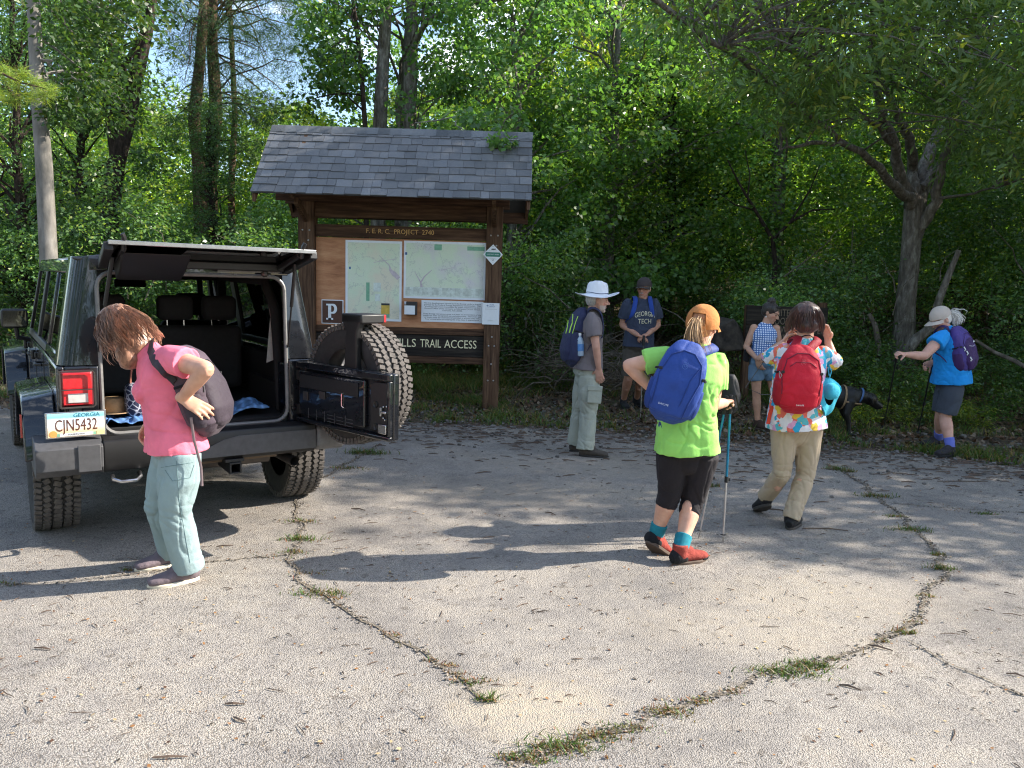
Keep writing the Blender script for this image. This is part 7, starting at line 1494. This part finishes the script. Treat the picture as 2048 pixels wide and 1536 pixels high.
for j, (r0, h) in enumerate([(.062, .0), (.075, .004), (.100, -.004), (.122, -.012)]):
    for k in range(n): a = 2 * math.pi * k / n; vs.append(hc + lh * math.cos(a) * r0 * .74 + up_h * math.sin(a) * r0 * (1.25 if math.sin(a) < 0 else .95) + axh * (h + .030 * math.sin(2 * a + .6) * j / 3 + .010 * math.sin(5 * a) * j / 3) - up_h * .01)
mb.add(vs, [(j * n + k, j * n + (k + 1) % n, (j + 1) * n + (k + 1) % n, (j + 1) * n + k) for j in range(3) for k in range(n)]); o = mb.build('brim', M_AQ, root, smooth=60); sd_ = o.modifiers.new('thick', 'SOLIDIFY'); sd_.thickness = .004
mb = MB(); mb.lathe([(.060, .0), (.058, .02), (.050, .045), (.025, .055), (.0, .055)], hc + up_h * .012 + lh * .008, axh, 24); o = mb.build('crown', M_AQ, root, smooth=60); sd_ = o.modifiers.new('thick', 'SOLIDIFY'); sd_.thickness = .003
mb = MB(); mb.tube([hc + up_h * .12, hc + up_h * .17 - lh * .01, hc + up_h * .19, hc + up_h * .15 + lh * .02, hc + up_h * .10], .004, 6); mb.build('chin_cord', M_AQ, root, smooth=60)
root = thing('red_strap', 'red strap end hanging below the floral top left of the khaki trousers', 'strap', tuple(q3(1536, 845, Y))); mb = MB(); mb.tube([q3(1545, 812, Y - .04), q3(1540, 828, Y - .06), q3(1536, 848, Y - .06)], .014, 6, flat=.3, lat=(1, 0, 0)); mb.build('webbing', simple('scarlet_webbing', (.65, .06, .03), .8), root, smooth=60)

# 4. woman in the sleeveless gingham top
Y = 9.32
t = NT('blue_white_check'); v = t.coord(); sx = t.n('SeparateXYZ'); t.l(v, sx.inputs[0]); fx = t.math('FRACT', t.math('MULTIPLY', sx.outputs[0], 38)); fz = t.math('FRACT', t.math('MULTIPLY', sx.outputs[2], 38)); ck = t.math('MINIMUM', t.math('GREATER_THAN', fx, .38), t.math('GREATER_THAN', fz, .38)); t.col(t.mix(ck, (.04, .13, .38), (.62, .70, .82))); t.set(Roughness=.85); M_CHECK = t.m
M_DENIM = cloth('washed_denim', (.13, .21, .30), var=.2, bump=.5)
S = dict(ground=(3.02, 9.32), label='woman in a blue and white checked sleeveless top and denim shorts', b=.95, vox=.008,
 j=dict(head=q3(1541, 626, Y), neck=q3(1531, 650, Y), chest=q3(1528, 674, Y), waist=q3(1527, 702, Y), pelvis=q3(1526, 728, Y), shL=q3(1552, 657, Y - .02), shR=q3(1508, 656, Y), elL=q3(1558, 688, Y - .04), wrL=q3(1534, 704, Y - .20), elR=q3(1492, 694, Y + .0), wrR=q3(1514, 718, Y - .16),
   hipL=q3(1542, 740, Y), hipR=q3(1512, 740, Y), knL=q3(1548, 786, Y), knR=q3(1513, 790, Y), anL=q3(1554, 836, Y), anR=q3(1512, 838, Y)),
 torso=[(-.05, .14, .12), (.08, .165, .12), (.33, .125, .10), (.55, .135, .105), (.72, .150, .11), (.86, .135, .08), (.97, .055, .05)], bumps=[(.62, (0.02, -.06, -.01), (.10, .06, .06))],
 face=(.72, -.62, -.34), up=(.15, 0, .98), skin=(.50, .29, .20), arm=.92, leg=.95, handL=((-.6, -.3, -.3), (0, 0, -1), -1, .6), handR=((.35, -.1, -.9), (.4, .5, .1), 1, .5),
 shirt=dict(mat=M_CHECK, hem=.20, top=.93, tank=True, ease=.009, fold=.004), legs=dict(name='shorts', mat=M_DENIM, len=.42, w=1.06, fold=.005, high=True),
 footL=(G(1548, 858), G(1560, 866), (0, 0, 1)), footR=(G(1508, 860), G(1522, 866), (0, 0, 1)), shoes=(cloth('dark_brown_boot', (.05, .030, .022)), simple('brown_sole', (.06, .04, .03), .8), M_LACE), fs=.25, hi=.06, hs=1.0)
S['footL'] = (G(1548, 858), G(1548, 858) + Vector((.12, -.2, 0)), (0, 0, 1)); S['footR'] = (G(1508, 857), G(1508, 857) + Vector((.12, -.2, 0)), (0, 0, 1))
for s in 'LR': S['j']['an' + s] = ankle_of(*S['foot' + s], .25)[0]
r4, b4, s4, l4, fr, J = figure(S); F, U, Rr = fr; c = J['head']
HK = hair_mat('near_black_hair', (.010, .007, .006), (.035, .022, .016)); scalp_hair(r4, HK, c, fr, 1.0, thick=.010, low=-.05); O = Organic(); O.ell(c + U * .135 - F * .05, (.052, .050, .045)); O.build('hair_bun', HK, r4, .006, 3, lambda p, n: .008 * noise.noise(p * 40), lambda co: np.ones((len(co), 3)))
mb = MB(); mb.tube([c + U * .10 + F * .065 - Rr * .06, c + U * .105 + F * .085, c + U * .10 + F * .065 + Rr * .06], .010, 8, flat=.4); mb.build('sunglasses', M_BLKR, r4, smooth=60)
for s_ in (-1, 1): mb = MB(); mb.lathe([(0, 0), (.010, .002), (.010, -.002)], c + Rr * s_ * .083 - U * .055, Rr, 12); mb.build('earring', simple('white_earring', (.6, .55, .5), .4), r4)
mb = MB(); wa = J['waist'].lerp(J['pelvis'], .25); pts = [wa + Vector((math.cos(a) * .142, math.sin(a) * .118, 0)) for a in np.linspace(0, 2 * math.pi, 25)]; mb.tube(pts, .020, 8, cap=False, flat=.4, lat=(0, 0, 1)); mb.build('belt', BLACK, r4, smooth=60)
root = thing('belt_pouch', 'small black pouch on the hip of the woman in the checked top', 'pouch', tuple(q3(1491, 716, Y))); mb = MB(); mb.box(q3(1493, 712, Y), (.06, .09, .14)); mb.build('pouch_body', BLACK, root, bevel=.02, bseg=3); mb = MB(); mb.box(q3(1493, 703, Y - .047), (.055, .006, .05)); mb.build('flap', BLACK, root, bevel=.002)

# 5. man in the lettered navy t-shirt
Y = 10.35
M_NAVY = cloth('faded_navy_cotton', (.042, .052, .085), var=.12); M_GBR = cloth('grey_brown_canvas', (.085, .072, .060), var=.12)
S = dict(ground=(1.62, 10.35), label='man in a navy lettered t-shirt with his hands folded on a pole', b=1.12, vox=.0085,
 j=dict(head=q3(1288, 578, Y), neck=q3(1285, 604, Y), chest=q3(1283, 632, Y), waist=q3(1279, 664, Y), pelvis=q3(1276, 694, Y), shL=q3(1309, 608, Y), shR=q3(1255, 608, Y), elL=q3(1315, 650, Y + .05), wrL=q3(1296, 668, Y - .22), elR=q3(1245, 650, Y + .05), wrR=q3(1275, 670, Y - .22),
   hipL=q3(1288, 708, Y), hipR=q3(1262, 708, Y), knL=q3(1284, 755, Y), knR=q3(1257, 755, Y), anL=q3(1275, 800, Y), anR=q3(1250, 802, Y)),
 torso=[(-.05, .17, .14), (.08, .185, .15), (.33, .180, .155), (.55, .185, .15), (.72, .195, .14), (.86, .18, .11), (.97, .08, .07)],
 face=(-.42, -.90, -.05), up=(0, 0, 1), skin=(.52, .28, .20), arm=1.0, leg=.98, handL=((-.75, -.1, -.35), (0, .3, -.9), -1, .5), handR=((.75, -.1, -.25), (0, .2, -.9), 1, .4), hs=1.05,
 shirt=dict(mat=M_NAVY, hem=.0, sleeve=.68, sw=1.12, ease=.02, fold=.009, collar=M_NAVY), legs=dict(name='shorts', mat=M_GBR, len=.93, w=1.05, fold=.006),
 shoes=(cloth('black_hiking_shoe', (.020, .020, .022), bump=.4), simple('black_sole_rubber', (.02, .02, .02), .8), M_LACE), fs=.30, hi=.065, sock=simple('dark_sock', (.02, .02, .022), .9), sockh=.12)
h1, h2 = G(1246, 815), G(1268, 812); S['footR'] = (h1 + Vector((0, .1, 0)), h1 + Vector((.03, -.20, 0)), (0, 0, 1)); S['footL'] = (h2 + Vector((0, .08, 0)), h2 + Vector((.16, -.17, 0)), (0, 0, 1))
for s in 'LR': S['j']['an' + s] = ankle_of(*S['foot' + s], .30)[0]
r5, b5, s5, l5, fr, J = figure(S); F, U, Rr = fr; c = J['head']
HG = hair_mat('silver_hair', (.30, .28, .26), (.60, .57, .54)); scalp_hair(r5, HG, c, fr, 1.05, thick=.004, low=-.045); cap(r5, cloth('charcoal_cap_cotton', (.060, .048, .048)), c, fr, 1.08, brim=.06)
O = Organic(); O.ell(c + F * .098 * 1.05 - U * .050, (.024, .010, .006), (Rr, F, U)); O.build('moustache', HG, r5, .004, 1, None, lambda co: np.ones((len(co), 3)))
tree = BVHTree.FromObject(s5, bpy.context.evaluated_depsgraph_get()); M_LET = simple('cream_print', (.62, .58, .42), .7); M_EDG = simple('dark_print_edge', (.03, .03, .04), .7)
lx = (J['shL'] - J['shR']).normalized(); 
for body_, dz, w_, sz, arch in (('GEORGIA', .035, .27, .085, .02), ('TECH', -.065, .175, .085, 0)):
    cc = J['chest'] + Vector((.02, -.2, dz))
    o = text(body_, 'shirt_print', sz, M_LET, frame_m(cc, lx, (0, 0, 1)), None, width=w_, wrapto=None); me = o.data; bm = bmesh.new(); bm.from_mesh(me); bmesh.ops.triangulate(bm, faces=bm.faces); bmesh.ops.subdivide_edges(bm, edges=[e_ for e_ in bm.edges if e_.calc_length() > .012], cuts=1); iv = s5.matrix_world
    for v_ in bm.verts:
        x_ = (v_.co - cc).dot(lx); v_.co.z -= arch * (x_ / .12) ** 2; ct_ = (v_.co.z - cc.z); v_.co.z = cc.z + ct_ * 1.05
        hit = tree.ray_cast(v_.co + Vector((0, -.4, 0)) - parent_world(r5) @ Vector((0, 0, 0)) * 0, Vector((0, 1, 0)))
        if hit[0] is not None: v_.co = hit[0] + Vector((0, -.005, 0))
    bm.to_mesh(me); bm.free(); adopt(o, r5)
M_RB = cloth('bright_blue_strap', (.02, .06, .30), rough=.6)
backpack('blue backpack seen only by its straps on the man in the navy t-shirt', J['chest'] + Vector((0, .24, -.02)), (0, 0, 1), (0, 1, 0), (.28, .42, .15), M_RB, M_RB, {**J, 'lift': .085}, None, pocket=False, seed=5, vox=.01)
pole('dark hiking pole upright under the folded hands of the man in the navy t-shirt', J['wrR'].lerp(J['wrL'], .55) + Vector((.0, -.05, -.01)), G(1281, 835), simple('dark_pole', (.03, .03, .032), .4), simple('grey_pole', (.20, .19, .18), .4, .7), M_BLKR, strap=False)

# 6. man in the white sun hat, in profile facing right
Y = 7.62
M_GREYT = cloth('warm_grey_cotton', (.17, .145, .15), var=.1); M_SAGE = cloth('pale_sage_ripstop', (.36, .38, .32), var=.07, bump=.4); M_NVP = cloth('navy_pack_nylon', (.030, .035, .085), rough=.6, bump=.4); M_LIMEZ = simple('lime_piping', (.45, .72, .08), .6)
S = dict(ground=(.85, 7.62), label='man in a white brimmed hat, grey t-shirt and pale sage trousers standing side on', b=1.02, vox=.0075,
 j=dict(head=q3(1194, 600, Y), neck=q3(1184, 626, Y), chest=q3(1180, 662, Y), waist=q3(1176, 706, Y), pelvis=q3(1172, 744, Y), shL=q3(1180, 636, Y + .17), shR=q3(1184, 638, Y - .18), elR=q3(1192, 692, Y - .24), wrR=q3(1197, 735, Y - .19), elL=q3(1186, 690, Y + .24), wrL=q3(1196, 732, Y + .2),
   hipL=q3(1168, 762, Y + .09), hipR=q3(1178, 762, Y - .08), knL=q3(1162, 822, Y + .1), knR=q3(1177, 826, Y - .07), anL=q3(1146, 890, Y + .12), anR=q3(1166, 896, Y - .08)),
 torso=[(-.05, .15, .115), (.08, .165, .122), (.33, .150, .12), (.55, .160, .118), (.72, .180, .118), (.86, .165, .095), (.97, .07, .06)],
 face=(.99, .10, -.05), up=(0, 0, 1), skin=(.56, .32, .24), arm=.92, leg=.94, handR=((.15, .1, -.95), (.2, .9, .1), -1, .3), handL=((.2, 0, -.95), (.2, -.9, .1), 1, .3), beard=(.55, .50, .46), hs=1.05,
 shirt=dict(mat=M_GREYT, hem=.08, sleeve=.66, sw=1.12, ease=.017, fold=.006, flare=.02), legs=dict(name='trousers', mat=M_SAGE, len=2.04, w=1.18, cuff=1.12, fold=.010),
 shoes=(cloth('grey_brown_hiker', (.075, .062, .052), bump=.5), simple('black_sole_rubber_b', (.03, .027, .025), .8), M_LACE), fs=.29, hi=.065)
h1 = G(1158, 913); h2 = G(1139, 904); S['footR'] = (h1, h1 + Vector((.28, -.03, 0)), (0, 0, 1)); S['footL'] = (h2, h2 + Vector((.26, .10, 0)), (0, 0, 1))
for s in 'LR': S['j']['an' + s] = ankle_of(*S['foot' + s], .29)[0]
r6, b6, s6, l6, fr, J = figure(S); F, U, Rr = fr; c = J['head']
scalp_hair(r6, HG, c, fr, 1.04, thick=.003, low=-.05); M_HAT = cloth('white_hat_cotton', (.72, .74, .78), var=.05, bump=.35)
mb = MB(); hc = c + U * .055 + F * -.005; n = 32; vs = []
for j, (r0, h) in enumerate([(.0, .125), (.05, .13), (.074, .125), (.086, .09), (.094, .03), (.096, .0), (.125, -.012), (.165, -.02), (.195, -.012)]):
    for k in range(n): a = 2 * math.pi * k / n; st = .09 * 0; up_ = (.030 * math.cos(a) ** 2 - .018 * math.sin(a) ** 2) * max(0, j - 5) / 3 + (.018 * math.cos(a)) * max(0, j - 5) / 3; dent = -.012 * (abs(math.cos(a)) > .5) * (j in (1, 2)) ; vs.append(hc + F * math.cos(a) * r0 * 1.12 + Rr * math.sin(a) * r0 * .98 + U * (h + up_ + dent + .004 * noise.noise(Vector((k * .5, j, 0)))))
mb.add(vs, [(j * n + k, j * n + (k + 1) % n, (j + 1) * n + (k + 1) % n, (j + 1) * n + k) for j in range(8) for k in range(n)]); o = mb.build('sun_hat', M_HAT, r6, smooth=60); sd_ = o.modifiers.new('thick', 'SOLIDIFY'); sd_.thickness = .004
mb = MB(); mb.tube([hc + F * math.cos(a) * .110 + Rr * math.sin(a) * .097 + U * (.012 + .004 * math.sin(3 * a)) for a in np.linspace(0, 2 * math.pi, 30)], .0035, 5, cap=False); bd = mb.build('hat_cord', simple('navy_cord', (.03, .04, .10), .7), None); bd.parent = o
_, qb, sf, ax_ = backpack('navy backpack with lime piping on the man in the white hat', q3(1150, 672, Y - .03), q3(1160, 618, Y) - q3(1143, 722, Y), (-1, -.30, .06), (.30, .55, .19), M_NVP, M_NVP, {**J, 'lift': .08}, None, zips=[([(-.2, .75), (.1, .66), (.42, .45), (.55, .1)], .006, M_LIMEZ), ([(-.55, .5), (-.25, .42), (.05, .30), (.2, .05)], .006, M_LIMEZ), ([(.62, .72), (.7, .4), (.72, .1)], .005, M_LIMEZ)], seed=9)
root = thing('water_bottle', 'clear plastic water bottle with a blue label in the side pocket of the navy backpack', 'bottle', tuple(q3(1161, 712, Y - .2)))
bb_ = q3(1161, 712, Y - .17); bu = (q3(1160, 670, Y - .17) - bb_).normalized(); t = NT('bottle_plastic'); t.col((.45, .58, .72)); t.set(Roughness=.12, Alpha=.75); M_BOT = t.m
mb = MB(); mb.lathe([(0, 0), (.030, .002), (.034, .02), (.033, .06), (.034, .10), (.034, .14), (.026, .17), (.013, .19), (.013, .205), (0, .205)], bb_, bu, 20); mb.build('bottle_body', M_BOT, root, smooth=50); mb = MB(); mb.lathe([(.0345, .05), (.0355, .06), (.0355, .11), (.0345, .12)], bb_, bu, 20); mb.build('label_band', simple('bottle_label_blue', (.08, .22, .50), .4), root, smooth=50); mb = MB(); mb.lathe([(.0, .225), (.015, .225), (.015, .20), (0, .20)], bb_, bu, 14); mb.build('bottle_cap', M_WHITE, root, smooth=40)
mb = MB(); mb.box(J['hipR'] + Vector((.05, -.108, -.12)), (.14, .02, .17), Matrix.Rotation(.05, 3, 'Y')); pk_ = mb.build('cargo_pocket', M_SAGE, r6, bevel=.009, bseg=3); mb = MB(); mb.box(J['hipR'] + Vector((.05, -.118, -.055)), (.145, .012, .05)); pf = mb.build('pocket_flap', M_SAGE, None, bevel=.005); adopt(pf, r6)

# 7. woman in bright blue with a purple backpack, facing left
Y = 8.28
M_AZ = cloth('azure_jersey', (.014, .27, .70), var=.08); M_SLT = cloth('slate_shorts_cloth', (.055, .065, .085), var=.1, bump=.4); M_PUR2 = cloth('purple_nylon', (.050, .022, .105), var=.2, rough=.55, bump=.4); M_PUR3 = cloth('violet_nylon', (.075, .050, .23), rough=.55)
S = dict(ground=(4.72, 8.28), label='woman in a bright blue top, slate shorts and beige cap reaching out to a pole', b=1.06, vox=.0078,
 j=dict(head=q3(1882, 640, Y), neck=q3(1893, 661, Y), chest=q3(1900, 695, Y), waist=q3(1902, 728, Y), pelvis=q3(1902, 762, Y), shL=q3(1884, 674, Y - .16), shR=q3(1886, 674, Y + .17), elL=q3(1848, 712, Y - .26), wrL=q3(1812, 709, Y - .30), elR=q3(1872, 716, Y + .24), wrR=q3(1866, 724, Y + .10),
   hipL=q3(1905, 782, Y - .09), hipR=q3(1893, 780, Y + .09), knL=q3(1890, 834, Y - .08), knR=q3(1882, 830, Y + .10), anL=q3(1898, 888, Y - .06), anR=q3(1880, 872, Y + .12)),
 torso=[(-.05, .165, .14), (.08, .19, .165), (.33, .175, .15), (.55, .170, .15), (.72, .175, .14), (.86, .16, .10), (.97, .07, .06)],
 face=(-.85, -.18, -.42), up=(-.3, 0, .95), skin=(.60, .35, .27), arm=1.08, leg=1.04, handL=((-.75, -.1, .15), (0, .35, -.9), 1, 1.3), handR=((-.6, .1, -.3), (0, -.9, -.2), -1, 1.0), hs=1.0,
 shirt=dict(mat=M_AZ, hem=-.03, sleeve=.40, sw=1.12, ease=.024, fold=.009), legs=dict(name='shorts', mat=M_SLT, len=.88, w=1.08, fold=.007),
 shoes=(cloth('dark_grey_trail_shoe', (.032, .028, .032), bump=.5), simple('black_sole_rubber_c', (.022, .020, .020), .8), M_LACE), fs=.262, hi=.05, sock=cloth('periwinkle_sock', (.13, .16, .50)), sockh=.32)
h1 = G(1906, 911); h2 = G(1884, 893); S['footL'] = (h1, h1 + Vector((-.23, -.10, 0)), (0, 0, 1)); S['footR'] = (h2, h2 + Vector((-.24, -.02, 0)), (0, 0, 1))
for s in 'LR': S['j']['an' + s] = ankle_of(*S['foot' + s], .262)[0]
r7, b7, s7, l7, fr, J = figure(S); F, U, Rr = fr; c = J['head']
HW = hair_mat('white_hair', (.55, .52, .48), (.80, .78, .74)); scalp_hair(r7, HW, c, fr, 1.0, thick=.004, low=-.06); cap(r7, cloth('beige_cap_cotton', (.52, .44, .38), var=.08), c, fr, 1.03, brim=.075)
cur = []; random.seed(12); p0 = c - F * .105 + U * .025
for k in range(420): 
    s_ = Vector((random.gauss(0, .014), random.gauss(0, .018), random.gauss(0, .014))); e_ = Vector((.085, random.gauss(0, .02), -.03)) + Vector((random.gauss(0, .02), 0, random.gauss(0, .02))); cur.append([p0 + s_ * .3, p0 + s_ + e_ * .3 + Vector((0, 0, .02)), p0 + s_ * 1.5 + e_ * .7 + Vector((0, 0, .008)), p0 + s_ * 1.6 + e_ - Vector((0, 0, .015)), p0 + s_ * 1.4 + e_ * .95 - Vector((0, 0, .05))])
hair_strands(r7, 'ponytail', HW, c, F, U, Rr, cur, .0028, seed=5); O = Organic(); O.ell(p0 + Vector((.05, 0, -.012)), (.058, .042, .045)); O.build('ponytail_puff', HW, r7, .006, 3, lambda p, n: .012 * noise.noise(p * 35), lambda co: np.full((len(co), 3), .9))
_, qb, sf, ax_ = backpack('purple backpack with a belt worn by the woman in bright blue', q3(1924, 698, Y - .11), q3(1914, 655, Y) - q3(1927, 738, Y), (.58, -.81, .08), (.31, .46, .20), M_PUR3, M_PUR2, {**J, 'lift': .085}, None, hip=True, zips=[([(-.7, -.1), (-.62, .4), (-.2, .72), (.3, .72), (.65, .4), (.7, -.1)], .004, M_PUR2), ([(-.35, .18), (.0, .10), (.3, .12)], .004, simple('silver_piping', (.45, .42, .55), .5))], seed=14)
mb = MB(); p = sf(.35, .25, .004); L_, U_, O_ = ax_; k = -1 if L_.dot(_RT) < 0 else 1; mb.add([p - L_ * .022, p + L_ * .022, p + L_ * .008 + U_ * .012, p + U_ * .024], [(0, 1, 2, 3)]); mb.build('white_emblem', M_WHITE, _)
mb = MB(); 
for f_ in ((-.75, .2), (-.70, .0), (-.62, -.3)): a_ = sf(*f_, .01); mb.tube([a_, a_ + O_ * .012 - U_ * .03, a_ - U_ * .045], .006, 6)
mb.build('strap_tabs', M_WHITE, _)
M_DP = simple('black_pole', (.028, .028, .032), .3, .3); pole('black hiking pole gripped in the outstretched hand of the woman in bright blue', J['wrL'] + Vector((-.085, .01, .04)), G(1766, 862), M_DP, M_DP, M_BLKR); pole('black hiking pole nearer the shorts of the woman in bright blue', q3(1867, 716, Y + .10), G(1834, 872), M_DP, M_DP, M_BLKR)

# black dog in a harness
Y = 9.15; gz = 0.0
dog = thing('dog', 'black short haired dog in a tan harness standing by the pole', 'dog', (4.05, Y, 0)); M_FUR = NT('black_fur'); v = M_FUR.coord(); M_FUR.col(M_FUR.ramp(M_FUR.noise(v, 50, 4), [(.3, (.004, .004, .004)), (.7, (.010, .0095, .010))])); M_FUR.set(Roughness=.5); M_FUR.bs.inputs['Sheen Weight'].default_value = .0; M_FUR.bump(M_FUR.noise(v, 300, 3), .4, .004); M_FUR = M_FUR.m
D = lambda x, y, z: Vector((4.02 + x, Y + y, z)); O = Organic(); ly = (0, 1, 0)
O.loft([(D(-.60, 0, .47), .09, .10), (D(-.45, 0, .475), .105, .115), (D(-.25, 0, .47), .10, .105), (D(-.08, 0, .455), .115, .135), (D(.06, 0, .455), .11, .135), (D(.14, 0, .46), .085, .10)], ly, 22)
O.limb([D(.06, 0, .48), D(.16, 0, .475), D(.26, 0, .455)], [.095, .085, .070], ly, 18); O.ell(D(.28, 0, .445), (.085, .076, .076)); O.limb([D(.31, 0, .425), D(.37, 0, .385), D(.415, 0, .355)], [.054, .044, .038], ly, 14); O.ell(D(.43, 0, .36), (.020, .026, .020)); O.limb([D(.30, 0, .40), D(.38, 0, .34)], [.042, .028], ly, 12)
for s in (-1, 1):
    O.limb([D(.255, s * .058, .50), D(.26, s * .086, .46), D(.275, s * .090, .40)], [.020, .024, .012], ly, 10)
    O.limb([D(.02, s * .075, .42), D(-.02 + (.03 if s > 0 else 0), s * .085, .27), D(.02 + (.06 if s > 0 else 0), s * .08, .15), D(.03 + (.07 if s > 0 else 0), s * .08, .04)], [.062, .043, .028, .024], ly, 14); O.loft([(D(.03 + (.07 if s > 0 else 0), s * .08, .022), .028, .020), (D(.09 + (.07 if s > 0 else 0), s * .08, .018), .028, .015)], ly, 12)
    dx = .06 if s > 0 else -.02; O.limb([D(-.56, s * .07, .45), D(-.50 + dx, s * .085, .30), D(-.62 + dx, s * .08, .17), D(-.58 + dx, s * .08, .04)], [.085, .058, .030, .024], ly, 14); O.loft([(D(-.58 + dx, s * .08, .022), .028, .020), (D(-.52 + dx, s * .08, .018), .028, .015)], ly, 12)
O.limb([D(-.66, 0, .50), D(-.76, 0, .48), D(-.86, .02, .42)], [.030, .022, .010], ly, 10); O.build('body', M_FUR, dog, .0075, 3)
M_HAR = simple('tan_harness_webbing', (.30, .20, .11), .7); mb = MB()
def hoop(x, z0, ry, rz, tilt=0, n=22, f=1.04): return [D(x + tilt * math.sin(a), math.cos(a) * ry * f, z0 + math.sin(a) * rz * f) for a in np.linspace(0, 2 * math.pi, n)]
mb.tube(hoop(-.06, .455, .122, .142, .02), .012, 6, cap=False, flat=.3, lat=(1, 0, 0)); mb.tube([D(-.06, -.122, .42), D(.06, -.118, .40), D(.16, -.06, .385), D(.18, 0, .38)], .010, 6, flat=.4); mb.build('harness', M_HAR, dog, smooth=60); mb = MB(); mb.tube(hoop(.145, .472, .094, .096, .03), .011, 6, cap=False, flat=.3, lat=(1, 0, 0)); mb.build('collar', simple('blue_collar', (.05, .12, .28), .6), dog, smooth=60)
for s in (-1, 1): mb = MB(); mb.ball(D(.345, s * .050, .455), .008, 8, 6); mb.build('eye', simple('dark_eye', (.02, .012, .008), .1), dog, smooth=60)
mb = MB(); mb.tube([D(-.05, 0, .60), D(-.4, -.05, .50), D(-1.0, .05, .45), D(-1.25, -.1, .55), Vector((3.05, 9.1, .98))], .005, 6); o = mb.build('dog_leash', simple('thin_leash', (.10, .09, .08), .7), smooth=60); tag(o, 'thin lead from the black dog to the woman in the checked top', 'leash')
